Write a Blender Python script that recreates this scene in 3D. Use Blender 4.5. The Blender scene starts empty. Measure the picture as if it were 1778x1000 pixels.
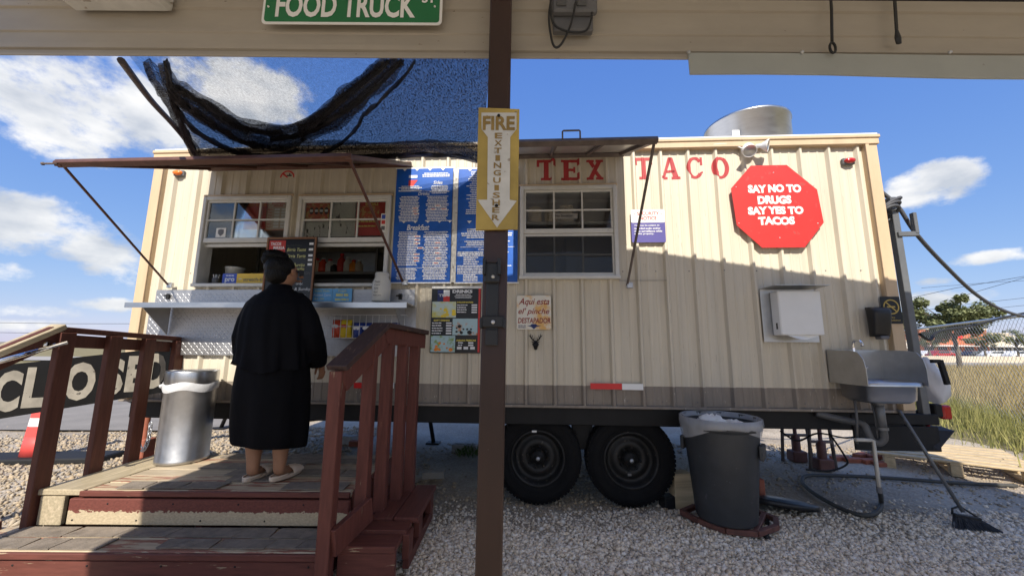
import bpy, math, random
import numpy as np
from mathutils import Vector, Matrix, noise as mnoise
random.seed(7); rng = np.random.default_rng(7)
scene = bpy.context.scene
COL = scene.collection
R_ = math.radians

# ------------------------------------------------------------------ camera
H = 1.28
FPX, PITCH, ROLL, YAW = 673.0, 0.15487, -0.006786, -0.05647     # focal in pixels of 1778, angles in radians
cd = bpy.data.cameras.new('camera'); cam = bpy.data.objects.new('camera', cd); COL.objects.link(cam)
cd.sensor_fit = 'HORIZONTAL'; cd.sensor_width = 36.0; cd.lens = 36.0*FPX/1778.0
cd.clip_start = 0.05; cd.clip_end = 5000.0
_U = Vector((0, -math.sin(PITCH), math.cos(PITCH))); _F = Vector((0, math.cos(PITCH), math.sin(PITCH))); _X = Vector((1, 0, 0))
_c, _s = math.cos(ROLL), math.sin(ROLL)
_right = _X*_c - _U*_s; _up = _X*_s + _U*_c
cam.matrix_world = Matrix.Translation((0, 0, H)) @ Matrix((_right, _up, -_F)).transposed().to_4x4()
scene.camera = cam

# ------------------------------------------------------------------ sun, sky, exposure
SUN_TRAVEL = Vector((0.05, 1.0, -0.88)).normalized()
SUN_ELEV = math.asin(-SUN_TRAVEL.z)
sd = bpy.data.lights.new('sun', 'SUN'); sun = bpy.data.objects.new('sun', sd); COL.objects.link(sun)
sd.energy = 2.05; sd.angle = R_(0.53); sd.color = (1.0, 0.93, 0.82)
sun.rotation_mode = 'QUATERNION'; sun.rotation_quaternion = SUN_TRAVEL.to_track_quat('-Z', 'Y'); sun.location = (0, -6, 9)
scene.view_settings.view_transform = 'Standard'; scene.view_settings.look = 'None'
scene.view_settings.exposure = 1.75; scene.view_settings.gamma = 1.0; scene.view_settings.use_curve_mapping = False
SKY_STRENGTH = 1.0; SKY_CURVE = ((0.84, 0.285), (0.61, 0.258), (0.25, 0.297)); CLOUD_STRENGTH = 0.32
scene.render.engine = 'CYCLES'
scene.cycles.max_bounces = 8; scene.cycles.transparent_max_bounces = 24

def ray(px, py):
    x = px-889.0; u = 500.0-py
    x2 = x*_c+u*_s; u2 = -x*_s+u*_c
    return Vector((x2, FPX*math.cos(PITCH)-u2*math.sin(PITCH), FPX*math.sin(PITCH)+u2*math.cos(PITCH)))
def AT(px, py, Y):                       # the point at distance Y seen at a photo pixel
    r = ray(px, py); r = r*(Y/r.y); return Vector((r.x, r.y, r.z+H))
def GZ(px, py, z=0.0):                   # the point at height z seen at a photo pixel
    r = ray(px, py); r = r*((z-H)/r.z); return Vector((r.x, r.y, z))
T0 = Vector((0, 3.4, 0))                 # trailer wall frame: x along the wall, -y towards the camera
TM = Matrix.Translation(T0) @ Matrix.Rotation(YAW, 4, 'Z'); TMI = TM.inverted()
def WL(px, py, off=0.0):                 # trailer-local point on the plane `off` in front of the wall
    o = TMI @ Vector((0, 0, H)); d = TMI.to_3x3() @ ray(px, py)
    k = (-off-o.y)/d.y; p = o+d*k; return p
def TW(x, y, z): return TM @ Vector((x, y, z))

# ------------------------------------------------------------------ world
w = bpy.data.worlds.new('World'); scene.world = w; w.use_nodes = True
nt = w.node_tree; nt.nodes.clear()
def wn(t, **k):
    n = nt.nodes.new(t)
    for a, b in k.items(): setattr(n, a, b)
    return n
def wl(a, b): nt.links.new(a, b)
def wmath(op, a, b=None, clamp=False):
    n = wn('ShaderNodeMath', operation=op, use_clamp=clamp)
    for i, q in enumerate((a, b)):
        if q is None: continue
        if isinstance(q, (int, float)): n.inputs[i].default_value = q
        else: wl(q, n.inputs[i])
    return n.outputs[0]
sky = wn('ShaderNodeTexSky', sky_type='NISHITA'); sky.sun_disc = False
sky.sun_elevation = SUN_ELEV; sky.sun_rotation = math.atan2(-SUN_TRAVEL.x, -SUN_TRAVEL.y)
sky.altitude = 0; sky.air_density = 1.0; sky.dust_density = 0.25; sky.ozone_density = 3.0
bg1 = wn('ShaderNodeBackground'); bg1.inputs[1].default_value = SKY_STRENGTH
vms = wn('ShaderNodeVectorMath', operation='SCALE'); vms.inputs['Scale'].default_value = 0.1; wl(sky.outputs[0], vms.inputs[0])
sepc = wn('ShaderNodeSeparateColor'); wl(vms.outputs[0], sepc.inputs[0]); comc = wn('ShaderNodeCombineColor')
for i_, (g_, a_) in enumerate(SKY_CURVE): wl(wmath('MULTIPLY', wmath('POWER', sepc.outputs[i_], g_), a_), comc.inputs[i_])      # soft tone curve, the same over the whole sky
wl(comc.outputs[0], bg1.inputs[0])
tc = wn('ShaderNodeTexCoord')
nz1 = wn('ShaderNodeTexNoise'); nz1.inputs['Scale'].default_value = 9.0; nz1.inputs['Detail'].default_value = 9.0; nz1.inputs['Roughness'].default_value = 0.60
mp = wn('ShaderNodeMapping'); mp.inputs['Scale'].default_value = (1, 1, 1.5); wl(tc.outputs['Generated'], mp.inputs['Vector']); wl(mp.outputs[0], nz1.inputs['Vector'])
sep = wn('ShaderNodeSeparateXYZ'); wl(tc.outputs['Generated'], sep.inputs[0])
az = wmath('ARCTAN2', sep.outputs[0], sep.outputs[1]); el = wmath('ARCSINE', sep.outputs[2])
nf = wmath('SUBTRACT', nz1.outputs['Fac'], 0.5)
clouds = [(100, 160, 300, 105, 0), (260, 200, 150, 90, 0.2), (430, 170, 150, 105, 0), (110, 420, 240, 62, 0.16), (20, 470, 70, 22, 0), (60, 540, 120, 17, 0), (175, 528, 80, 14, 0),
          (60, 566, 160, 18, 0), (1605, 325, 92, 36, 0), (1735, 446, 90, 15, 0), (1645, 518, 115, 16, 0), (1625, 488, 45, 9, 0), (1470, 300, 40, 20, 0),
          (-400, 300, 260, 60, 0), (2300, 360, 300, 50, 0), (-700, 520, 300, 30, 0), (2700, 500, 300, 25, 0)]
mask = None
blobs = []
for px, py, hw, hh, tilt in clouds:
    def ae(x, y):
        d = ray(x, y).normalized(); return math.atan2(d.x, d.y), math.asin(d.z)
    a0, e0 = ae(px, py); a1, _ = ae(px+hw, py); am, _ = ae(px-hw, py); _, e1 = ae(px, py-hh); _, e2 = ae(px, py+hh)
    wa = abs(a1-am)/2; we = abs(e1-e2)/2
    blobs.append((a0, e0, wa, we, tilt))
for k in range(15):                       # scattered cumulus added out of view behind, as neutral fill for the shade
    a0 = R_(80+k*13.5+7*math.sin(k*5.1)); a0 = a0-2*math.pi if a0 > math.pi else a0; blobs.append((a0, R_((14, 38, 24, 55, 18)[k % 5]), R_(16), R_((4, 9, 6, 12, 5)[k % 5]), 0))
for a0, e0, wa, we, tilt in blobs:
    da = wmath('SUBTRACT', az, a0); de = wmath('SUBTRACT', el, e0)
    if tilt: de = wmath('ADD', de, wmath('MULTIPLY', da, tilt))
    q = wmath('ADD', wmath('POWER', wmath('ABSOLUTE', wmath('DIVIDE', da, wa)), 2.0), wmath('POWER', wmath('ABSOLUTE', wmath('DIVIDE', de, we)), 2.0))
    m = wmath('SUBTRACT', 1.0, q)
    mask = m if mask is None else wmath('MAXIMUM', mask, m)
mask = wmath('MAXIMUM', mask, -1.5)
mr = wn('ShaderNodeMapRange', interpolation_type='SMOOTHSTEP'); mr.inputs['From Min'].default_value = -0.1; mr.inputs['From Max'].default_value = 0.9
wl(wmath('ADD', mask, wmath('MULTIPLY', nf, 5.2)), mr.inputs['Value'])
nz2 = wn('ShaderNodeTexNoise'); nz2.inputs['Scale'].default_value = 9.0; nz2.inputs['Detail'].default_value = 5.0
mp2 = wn('ShaderNodeMapping'); mp2.inputs['Scale'].default_value = (1, 1, 2.0); mp2.inputs['Location'].default_value = (3.1, 0.4, 0.05)
wl(tc.outputs['Generated'], mp2.inputs['Vector']); wl(mp2.outputs[0], nz2.inputs['Vector'])
cr = wn('ShaderNodeValToRGB'); cr.color_ramp.elements[0].position = 0.36; cr.color_ramp.elements[0].color = (0.58, 0.62, 0.68, 1)
cr.color_ramp.elements[1].position = 0.62; cr.color_ramp.elements[1].color = (1.0, 0.99, 0.97, 1); wl(nz2.outputs['Fac'], cr.inputs[0])
bg2 = wn('ShaderNodeBackground'); bg2.inputs[1].default_value = CLOUD_STRENGTH; wl(cr.outputs[0], bg2.inputs[0])
mxs = wn('ShaderNodeMixShader'); wl(wmath('MULTIPLY', mr.outputs[0], 0.93), mxs.inputs[0]); wl(bg1.outputs[0], mxs.inputs[1]); wl(bg2.outputs[0], mxs.inputs[2])
wo = wn('ShaderNodeOutputWorld'); wl(mxs.outputs[0], wo.inputs[0])

# ------------------------------------------------------------------ materials
MATS = {}
def mat(name, col, rough=0.6, metal=0.0, var=0.12, scale=6.0, bump=0.0, bscale=40.0, spec=0.4, stretch=(1, 1, 1), col2=None, cpos=(0.45, 0.6), alpha=1.0, rvar=0.0, coat=0.0, detail=5.0, trans=0.0, sheen=0.0, bstretch=None, speck=None):
    m = bpy.data.materials.new(name); m.use_nodes = True; t = m.node_tree; N = t.nodes; L = t.links
    b = N['Principled BSDF']; b.inputs['Roughness'].default_value = rough; b.inputs['Metallic'].default_value = metal
    b.inputs['Specular IOR Level'].default_value = spec; b.inputs['Alpha'].default_value = alpha
    b.inputs['Coat Weight'].default_value = coat; b.inputs['Transmission Weight'].default_value = trans; b.inputs['Sheen Weight'].default_value = sheen
    tcn = N.new('ShaderNodeTexCoord'); mpn = N.new('ShaderNodeMapping'); mpn.inputs['Scale'].default_value = stretch; L.new(tcn.outputs['Object'], mpn.inputs['Vector'])
    oi = N.new('ShaderNodeObjectInfo'); vm = N.new('ShaderNodeVectorMath'); vm.operation = 'ADD'
    L.new(mpn.outputs[0], vm.inputs[0]); ml = N.new('ShaderNodeMath'); ml.operation = 'MULTIPLY'; ml.inputs[1].default_value = 37.0; L.new(oi.outputs['Random'], ml.inputs[0]); L.new(ml.outputs[0], vm.inputs[1])
    nz = N.new('ShaderNodeTexNoise'); nz.inputs['Scale'].default_value = scale; nz.inputs['Detail'].default_value = detail; nz.inputs['Roughness'].default_value = 0.62; L.new(vm.outputs[0], nz.inputs['Vector'])
    ramp = N.new('ShaderNodeValToRGB'); L.new(nz.outputs['Fac'], ramp.inputs[0])
    e = ramp.color_ramp.elements
    if col2 is None:
        c1 = [max(0, c*(1-var)) for c in col[:3]]; c2 = [min(1, c*(1+var)) for c in col[:3]]
        e[0].position = 0.3; e[1].position = 0.7
    else:
        c1, c2 = col, col2; e[0].position, e[1].position = cpos
    e[0].color = (*c1[:3], 1); e[1].color = (*c2[:3], 1)
    out = ramp.outputs[0]
    if speck:                       # (colour, scale, threshold): small stains and chips
        v2 = N.new('ShaderNodeTexNoise'); v2.inputs['Scale'].default_value = speck[1]; v2.inputs['Detail'].default_value = 4; L.new(vm.outputs[0], v2.inputs['Vector'])
        r2 = N.new('ShaderNodeValToRGB'); r2.color_ramp.elements[0].position = speck[2]; r2.color_ramp.elements[1].position = speck[2]+0.03
        r2.color_ramp.elements[0].color = (0, 0, 0, 1); r2.color_ramp.elements[1].color = (1, 1, 1, 1); L.new(v2.outputs['Fac'], r2.inputs[0])
        mx = N.new('ShaderNodeMix'); mx.data_type = 'RGBA'; L.new(r2.outputs[0], mx.inputs[0]); L.new(out, mx.inputs[6]); mx.inputs[7].default_value = (*speck[0], 1); out = mx.outputs[2]
    L.new(out, b.inputs['Base Color'])
    if rvar:
        rm = N.new('ShaderNodeMapRange'); rm.inputs['To Min'].default_value = max(0.02, rough-rvar); rm.inputs['To Max'].default_value = min(1, rough+rvar)
        L.new(nz.outputs['Fac'], rm.inputs['Value']); L.new(rm.outputs[0], b.inputs['Roughness'])
    if bump:
        nb = N.new('ShaderNodeTexNoise'); nb.inputs['Scale'].default_value = bscale; nb.inputs['Detail'].default_value = 4
        if bstretch:
            mb = N.new('ShaderNodeMapping'); mb.inputs['Scale'].default_value = bstretch; L.new(tcn.outputs['Object'], mb.inputs['Vector']); L.new(mb.outputs[0], nb.inputs['Vector'])
        else: L.new(vm.outputs[0], nb.inputs['Vector'])
        bp = N.new('ShaderNodeBump'); bp.inputs['Strength'].default_value = bump; bp.inputs['Distance'].default_value = 0.01; L.new(nb.outputs['Fac'], bp.inputs['Height']); L.new(bp.outputs[0], b.inputs['Normal'])
    MATS[name] = m; return m

# ------------------------------------------------------------------ mesh builder
class MB:
    def __init__(s): s.v = []; s.f = []; s.sm = []
    def add(s, vs, fs, smooth=False):
        o = len(s.v); s.v += [tuple(p) for p in vs]; s.f += [tuple(i+o for i in f) for f in fs]; s.sm += [smooth]*len(fs); return s
    def box(s, c, d, rot=None):
        x, y, z = d[0]/2, d[1]/2, d[2]/2; c = Vector(c)
        vs = [Vector(p) for p in ((-x,-y,-z),(x,-y,-z),(x,y,-z),(-x,y,-z),(-x,-y,z),(x,-y,z),(x,y,z),(-x,y,z))]
        if rot is not None: vs = [rot @ p for p in vs]
        return s.add([c+p for p in vs], [(0,3,2,1),(4,5,6,7),(0,1,5,4),(1,2,6,5),(2,3,7,6),(3,0,4,7)])
    def bx(s, x0, x1, y0, y1, z0, z1): return s.box(((x0+x1)/2, (y0+y1)/2, (z0+z1)/2), (abs(x1-x0), abs(y1-y0), abs(z1-z0)))
    def cbox(s, c, d, ch=0.004, rot=None):      # box with chamfered edges
        x, y, z = d[0]/2, d[1]/2, d[2]/2; ch = min(ch, x*.45, y*.45, z*.45); c = Vector(c); vs = []; idx = {}
        for sx in (-1, 1):
            for sy in (-1, 1):
                for sz in (-1, 1):
                    for a in range(3):
                        p = [sx*(x-ch), sy*(y-ch), sz*(z-ch)]; p[a] = (sx*x, sy*y, sz*z)[a]
                        idx[(sx, sy, sz, a)] = len(vs); vs.append(Vector(p))
        fs = []
        for a in range(3):
            b, g = (a+1) % 3, (a+2) % 3
            for sg in (-1, 1):
                q = []
                for u, v in ((-1,-1),(1,-1),(1,1),(-1,1)):
                    k = [0, 0, 0]; k[a] = sg; k[b] = u; k[g] = v; q.append(idx[(*k, a)])
                fs.append(q if sg > 0 else q[::-1])
        for a in range(3):
            b, g = (a+1) % 3, (a+2) % 3
            for u in (-1, 1):
                for v in (-1, 1):
                    k0 = [0, 0, 0]; k0[a] = -1; k0[b] = u; k0[g] = v; k1 = list(k0); k1[a] = 1
                    q = [idx[(*k0, b)], idx[(*k1, b)], idx[(*k1, g)], idx[(*k0, g)]]; fs.append(q if u*v < 0 else q[::-1])
        for sx in (-1, 1):
            for sy in (-1, 1):
                for sz in (-1, 1):
                    q = [idx[(sx, sy, sz, a)] for a in range(3)]; fs.append(q if sx*sy*sz > 0 else q[::-1])
        if rot is not None: vs = [rot @ p for p in vs]
        return s.add([c+p for p in vs], fs)
    def cbx(s, x0, x1, y0, y1, z0, z1, ch=0.004): return s.cbox(((x0+x1)/2, (y0+y1)/2, (z0+z1)/2), (abs(x1-x0), abs(y1-y0), abs(z1-z0)), ch)
    def bar(s, a, b, wd, ht, up=(0, 0, 1), ch=0.003):
        a = Vector(a); b = Vector(b); d = b-a; L = d.length; d.normalize(); u = Vector(up); x = d.cross(u)
        if x.length < 1e-4: x = d.cross(Vector((0, 1, 0)))
        x.normalize(); u = x.cross(d); rot = Matrix((x, d, u)).transposed()
        return s.cbox((a+b)/2, (wd, L, ht), ch, rot)
    def tube(s, pts, r, n=8, cap=True, smooth=True):
        pts = [Vector(p) for p in pts]; rs = r if isinstance(r, (list, tuple)) else [r]*len(pts); vs = []; fs = []; prev = None
        for i, p in enumerate(pts):
            d = (pts[min(i+1, len(pts)-1)]-pts[max(i-1, 0)]).normalized()
            if prev is None:
                u = Vector((0, 0, 1)) if abs(d.z) < .9 else Vector((1, 0, 0)); x = d.cross(u).normalized()
            else: x = (prev-d*prev.dot(d)).normalized()
            prev = x; y = d.cross(x)
            for k in range(n):
                a = 2*math.pi*k/n; vs.append(p+(x*math.cos(a)+y*math.sin(a))*rs[i])
        for i in range(len(pts)-1):
            for k in range(n): fs.append((i*n+k, i*n+(k+1) % n, (i+1)*n+(k+1) % n, (i+1)*n+k))
        s.add(vs, fs, smooth)
        if cap:
            o = len(s.v)-len(vs); s.f.append(tuple(o+k for k in range(n))[::-1]); s.f.append(tuple(o+(len(pts)-1)*n+k for k in range(n))); s.sm += [False, False]
        return s
    def lathe(s, prof, n=24, M=None, smooth=True, sx=1.0, sy=1.0):      # prof: (r, z) list about z
        vs = []; fs = []
        for r, z in prof:
            for k in range(n):
                a = 2*math.pi*k/n; p = Vector((r*math.cos(a)*sx, r*math.sin(a)*sy, z)); vs.append(M @ p if M is not None else p)
        for i in range(len(prof)-1):
            for k in range(n): fs.append((i*n+k, i*n+(k+1) % n, (i+1)*n+(k+1) % n, (i+1)*n+k))
        return s.add(vs, fs, smooth)
    def prism(s, pts, y0, y1):          # 2D outline (x, z), front face at y0 (towards the camera), back at y1
        n = len(pts); vs = [(x, y0, z) for x, z in pts]+[(x, y1, z) for x, z in pts]
        fs = [tuple(range(n)), tuple(range(2*n-1, n-1, -1))]+[(i, i+n, (i+1) % n+n, (i+1) % n) for i in range(n)]
        return s.add(vs, fs)
    def rings(s, rings, smooth=True, cap=True):
        n = len(rings[0]); vs = [p for r in rings for p in r]; fs = []
        for i in range(len(rings)-1):
            for k in range(n): fs.append((i*n+k, i*n+(k+1) % n, (i+1)*n+(k+1) % n, (i+1)*n+k))
        s.add(vs, fs, smooth)
        if cap:
            o = len(s.v)-len(vs); s.f.append(tuple(o+k for k in range(n))[::-1]); s.f.append(tuple(o+(len(rings)-1)*n+k for k in range(n))); s.sm += [False, False]
        return s
    def quad(s, a, b, c, d): return s.add([a, b, c, d], [(0, 1, 2, 3)])
    def build(s, name, m, parent=None, world=False):
        me = bpy.data.meshes.new(name); me.from_pydata(s.v, [], s.f); me.polygons.foreach_set('use_smooth', s.sm); me.update()
        me.materials.append(MATS[m] if isinstance(m, str) else m)
        o = bpy.data.objects.new(name, me); COL.objects.link(o); setp(o, parent, world); return o
def setp(o, parent, world=False):
    if parent is not None:
        o.parent = parent
        if world: o.matrix_parent_inverse = world_of(parent).inverted()
def world_of(p):
    M = p.matrix_basis.copy(); q = p
    while q.parent is not None:
        M = q.parent.matrix_basis @ q.matrix_parent_inverse @ M if q.parent.parent is None else M; q = q.parent
    return M
def tag(o, label=None, cat=None, group=None, kind=None):
    if label: o['label'] = label
    if cat: o['category'] = cat
    if group: o['group'] = group
    if kind: o['kind'] = kind
    return o
def thing(name, label, cat, loc=(0, 0, 0), rz=0.0, group=None):
    o = bpy.data.objects.new(name, None); COL.objects.link(o); o.location = loc; o.rotation_euler = (0, 0, rz); o.empty_display_size = 0.1
    return tag(o, label, cat, group)
def wthing(name, label, cat, px, py, off=0.0, group=None):      # a thing fixed to the trailer wall at a photo pixel
    p = WL(px, py, off); return thing(name, label, cat, TM @ p, YAW, group)
def inst(o, name, loc, rot=(0, 0, 0), parent=None, scale=None):
    c = o.copy(); c.name = name; COL.objects.link(c); c.location = loc; c.rotation_euler = rot
    if scale: c.scale = scale
    c.parent = parent; return c
def text_mesh(s, bold=0.0, shear=0.0, extr=0.0, spacing=1.0, res=3):
    cu = bpy.data.curves.new('t', 'FONT'); cu.body = s; cu.offset = bold; cu.shear = shear; cu.extrude = extr; cu.space_character = spacing; cu.resolution_u = res; cu.fill_mode = 'BOTH'
    ob = bpy.data.objects.new('t', cu); me = bpy.data.meshes.new_from_object(ob)
    bpy.data.objects.remove(ob); bpy.data.curves.remove(cu); return me
def txt(s, x0, x1, z0, z1, y, parent, m, name='lettering', bold=0.0, shear=0.0, extr=0.0, warp=0.0, world=False, spacing=1.0):
    """lettering fitted to a rectangle in the x-z plane, facing -y"""
    me = text_mesh(s, bold, shear, extr, spacing); n = len(me.vertices); co = np.zeros(n*3); me.vertices.foreach_get('co', co); co = co.reshape(-1, 3)
    lo = co.min(0); hi = co.max(0); sp = np.maximum(hi-lo, 1e-6)
    X = x0+(co[:, 0]-lo[0])/sp[0]*(x1-x0); Z = z0+(co[:, 1]-lo[1])/sp[1]*(z1-z0)
    if warp: Z = Z+warp*np.sin((X-x0)/(x1-x0)*9.0+len(s))
    Y = y-(co[:, 2])*1.0
    out = np.stack([X, Y, Z], 1).ravel(); me.vertices.foreach_set('co', out); me.update(); me.name = name
    me.materials.clear(); me.materials.append(MATS[m]); o = bpy.data.objects.new(name, me); COL.objects.link(o); setp(o, parent, world); return o
def words(mb, x0, x1, z, h, y, fill=0.85, align='c', gap=0.35):      # an illegible line of small print: broken word blocks
    L = (x1-x0)*fill*random.uniform(.75, 1.0); x = {'c': (x0+x1)/2-L/2, 'l': x0, 'r': x1-L}[align]; e = x+L
    while x < e-h*.3:
        wd = min(h*random.uniform(.8, 3.6), e-x); mb.quad((x, y, z), (x+wd, y, z), (x+wd, y, z+h*random.uniform(.75, 1)), (x, y, z+h)); x += wd+h*gap
# ------------------------------------------------------------------ material library
mat('cream', (0.58, 0.522, 0.415), 0.45, var=0.11, scale=3.4, stretch=(5, 5, 0.22), bump=0.16, bscale=3.5, spec=0.4, speck=((0.30, 0.26, 0.2), 38, 0.70))
mat('tan_trim', (0.56, 0.42, 0.27), 0.5, var=0.08, scale=4, stretch=(2, 2, .5))
mat('brown_band', (0.235, 0.20, 0.165), 0.6, var=0.14, scale=5, stretch=(4, 4, .6), speck=((0.58, 0.54, 0.46), 26, 0.69))
mat('white_vinyl', (0.62, 0.61, 0.57), 0.45, var=0.08, scale=12, speck=((.3, .29, .27), 50, .72))
mat('roof_white', (0.72, 0.71, 0.68), 0.55, var=0.1, scale=5)
mat('black_steel', (0.006, 0.006, 0.0065), 0.65, var=0.35, scale=8, bump=.1)
mat('rust_steel', (0.13, 0.105, 0.095), 0.55, var=0.35, scale=10, bump=.08, col2=None)
mat('awning_brown', (0.10, 0.045, 0.032), 0.5, var=0.25, scale=9, bump=.06)
mat('stainless', (0.56, 0.565, 0.57), 0.32, 1.0, var=0.08, scale=5, rvar=0.12, stretch=(1, 1, 4))
mat('stainless_dull', (0.50, 0.50, 0.50), 0.38, 1.0, var=0.12, scale=7, rvar=0.12, bump=.22, bscale=9)
mat('diamond_plate', (0.46, 0.46, 0.47), 0.5, 1.0, var=0.1, scale=9, rvar=0.12)
mat('galvanised', (0.55, 0.56, 0.57), 0.45, 0.9, var=0.15, scale=14, rvar=.1)
mat('chrome', (0.8, 0.8, 0.8), 0.06, 1.0, var=0.02)
mat('tyre', (0.0065, 0.0065, 0.007), 0.85, var=0.35, scale=14, bump=.15, bscale=70, spec=.25, speck=((.022, .021, .019), 26, .68))
mat('rim', (0.018, 0.0175, 0.017), 0.5, 0.2, var=0.4, scale=16, speck=((.10, .085, .07), 30, .66))
mat('white_paint', (0.80, 0.79, 0.76), 0.5, var=0.04)
mat('white_plastic', (0.74, 0.74, 0.72), 0.35, var=0.04, scale=4)
mat('red_paint', (0.55, 0.030, 0.026), 0.42, var=0.10, scale=4, spec=.5, bump=.06, bscale=5, speck=((.42, .06, .05), 18, .66))
mat('red_letter', (0.40, 0.042, 0.045), 0.5, var=0.08, scale=20)
mat('red_bright', (0.65, 0.03, 0.03), 0.35, var=0.05)
mat('amber', (0.85, 0.20, 0.03), 0.2, var=0.05)
mat('red_lens', (0.45, 0.012, 0.015), 0.15, var=0.05, coat=.5)
mat('blue_board', (0.014, 0.10, 0.43), 0.4, var=0.15, scale=7, bump=.04, bscale=5)
mat('navy_board', (0.010, 0.022, 0.12), 0.4, var=0.1, scale=6)
mat('black_board', (0.007, 0.007, 0.0075), 0.3, var=0.3, scale=5)
mat('print_white', (0.78, 0.79, 0.80), 0.6, var=0.03)
mat('print_red', (0.60, 0.05, 0.045), 0.6, var=0.05)
mat('print_yellow', (0.75, 0.62, 0.12), 0.6, var=0.05)
mat('print_black', (0.02, 0.02, 0.02), 0.6, var=0.05)
mat('purple', (0.085, 0.075, 0.27), 0.5, var=0.05)
mat('gold_old', (0.42, 0.30, 0.075), 0.5, var=0.22, scale=5, speck=((.25, .2, .1), 25, .68))
mat('old_white', (0.58, 0.57, 0.53), 0.5, var=0.12, scale=9, speck=((.35, .31, .25), 24, .64))
mat('post_brown', (0.034, 0.015, 0.011), 0.38, var=0.3, scale=5, stretch=(1, 1, .4), bump=.05, bscale=20, speck=((.45, .42, .4), 55, .77))
mat('shelter_tan', (0.385, 0.34, 0.275), 0.5, var=0.08, scale=3, stretch=(.6, 1, 2), speck=((.10, .075, .05), 34, .735))
mat('shelter_grey', (0.36, 0.37, 0.335), 0.5, var=0.06, scale=4, speck=((.2, .18, .15), 26, .72))
mat('shelter_roof', (0.80, 0.79, 0.76), 0.5, var=0.1, scale=3)
mat('green_sign', (0.012, 0.16, 0.055), 0.4, var=0.07, scale=4)
mat('grey_plastic', (0.13, 0.13, 0.135), 0.5, var=0.1)
mat('dark_grey_plastic', (0.040, 0.044, 0.049), 0.48, var=0.2, scale=7, bump=.03, bscale=20, speck=((.09, .09, .11), 22, .70))
mat('black_rubber', (0.011, 0.011, 0.011), 0.7, var=0.2)
mat('black_plastic', (0.016, 0.016, 0.017), 0.4, var=0.2, scale=6)
mat('hose_rubber', (0.06, 0.058, 0.052), 0.7, var=0.2, scale=12)
mat('cable', (0.07, 0.072, 0.08), 0.6, var=0.1)
mat('pvc', (0.52, 0.50, 0.45), 0.5, var=0.12, scale=9)
mat('pvc_dark', (0.09, 0.09, 0.09), 0.5, var=0.15)
mat('interior_dark', (0.045, 0.043, 0.040), 0.7, var=0.2)
mat('interior_wall', (0.22, 0.21, 0.19), 0.6, var=0.1)
mat('cardboard', (0.38, 0.27, 0.16), 0.8, var=0.1)
mat('paper', (0.78, 0.77, 0.73), 0.8, var=0.05, bump=.1, bscale=12)
mat('cup_tan', (0.55, 0.44, 0.32), 0.7, var=0.06)
mat('jar_white', (0.60, 0.59, 0.54), 0.35, var=0.1, scale=7)
mat('skin', (0.32, 0.165, 0.095), 0.55, var=0.1, scale=9, spec=.35)
mat('hair', (0.0035, 0.0032, 0.0032), 0.5, var=0.4, scale=30, stretch=(1, 1, .3), bump=1.0, bscale=34, spec=.2, bstretch=(3, 3, .8))
mat('black_cloth', (0.0026, 0.0027, 0.0042), 0.8, var=0.25, scale=8, bump=.5, bscale=11, sheen=.0, spec=.13, bstretch=(1.6, 1.6, .5))
mat('cream_shoe', (0.62, 0.50, 0.38), 0.5, var=0.05)
mat('wood_frame', (0.23, 0.11, 0.055), 0.55, var=0.2, scale=8, stretch=(1, 1, .3))
mat('chalk_yellow', (0.72, 0.70, 0.30), 0.8, var=0.1)
mat('blue_card', (0.16, 0.42, 0.70), 0.6, var=0.2, scale=12)
mat('box_blue', (0.05, 0.10, 0.48), 0.4, var=0.05)
mat('box_yellow', (0.78, 0.52, 0.06), 0.4, var=0.05)
mat('chip_yellow', (0.80, 0.58, 0.03), 0.25, var=0.15, scale=14, bump=.35, bscale=25)
mat('chip_red', (0.62, 0.07, 0.03), 0.25, var=0.2, scale=14, bump=.35, bscale=25)
mat('chip_blue', (0.03, 0.06, 0.28), 0.25, var=0.25, scale=14, bump=.35, bscale=25)
mat('chip_orange', (0.75, 0.24, 0.03), 0.25, var=0.2, scale=14, bump=.35, bscale=25)
mat('concrete', (0.33, 0.31, 0.28), 0.85, var=0.15, scale=10, bump=.3, bscale=40)
mat('brick_red', (0.30, 0.10, 0.06), 0.85, var=0.2, scale=9, bump=.2)
mat('pallet_wood', (0.52, 0.40, 0.24), 0.75, var=0.22, scale=4, stretch=(.4, 6, 6), bump=.15, bscale=30)
mat('cone_red', (0.70, 0.085, 0.075), 0.5, var=0.08)
mat('foil_white', (0.82, 0.82, 0.80), 0.3, var=0.04)
mat('white_bag', (0.72, 0.73, 0.75), 0.35, var=0.06, scale=10, bump=.5, bscale=14, alpha=.85)
mat('clear_bag', (0.62, 0.64, 0.67), 0.18, var=0.1, scale=14, bump=.8, bscale=18, alpha=.46, stretch=(1, 1, .4))
mat('dust_pan_black', (0.018, 0.018, 0.02), 0.45, var=0.3, scale=8)
mat('broom_bristle', (0.055, 0.062, 0.08), 0.7, var=0.3)
mat('grey_metal_paint', (0.15, 0.155, 0.16), 0.4, .3, var=0.12)
mat('sign_cream', (0.74, 0.70, 0.60), 0.4, col2=(0.72, 0.42, 0.13), cpos=(0.5, 0.64), scale=7)
mat('script_red', (0.30, 0.045, 0.035), 0.5, var=0.1)
mat('leaf_green', (0.075, 0.13, 0.025), 0.6, var=0.3, scale=20)
mat('poster_yellow', (0.62, 0.58, 0.12), 0.5, col2=(0.55, 0.66, 0.62), cpos=(.42, .58), scale=14)
mat('poster_cyan', (0.42, 0.58, 0.62), 0.5, col2=(0.55, 0.25, 0.12), cpos=(.56, .66), scale=20)
mat('poster_green', (0.40, 0.56, 0.60), 0.5, col2=(0.22, 0.34, 0.08), cpos=(.5, .62), scale=18)
mat('poster_red', (0.50, 0.045, 0.035), 0.5, var=0.1, scale=6)
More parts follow.
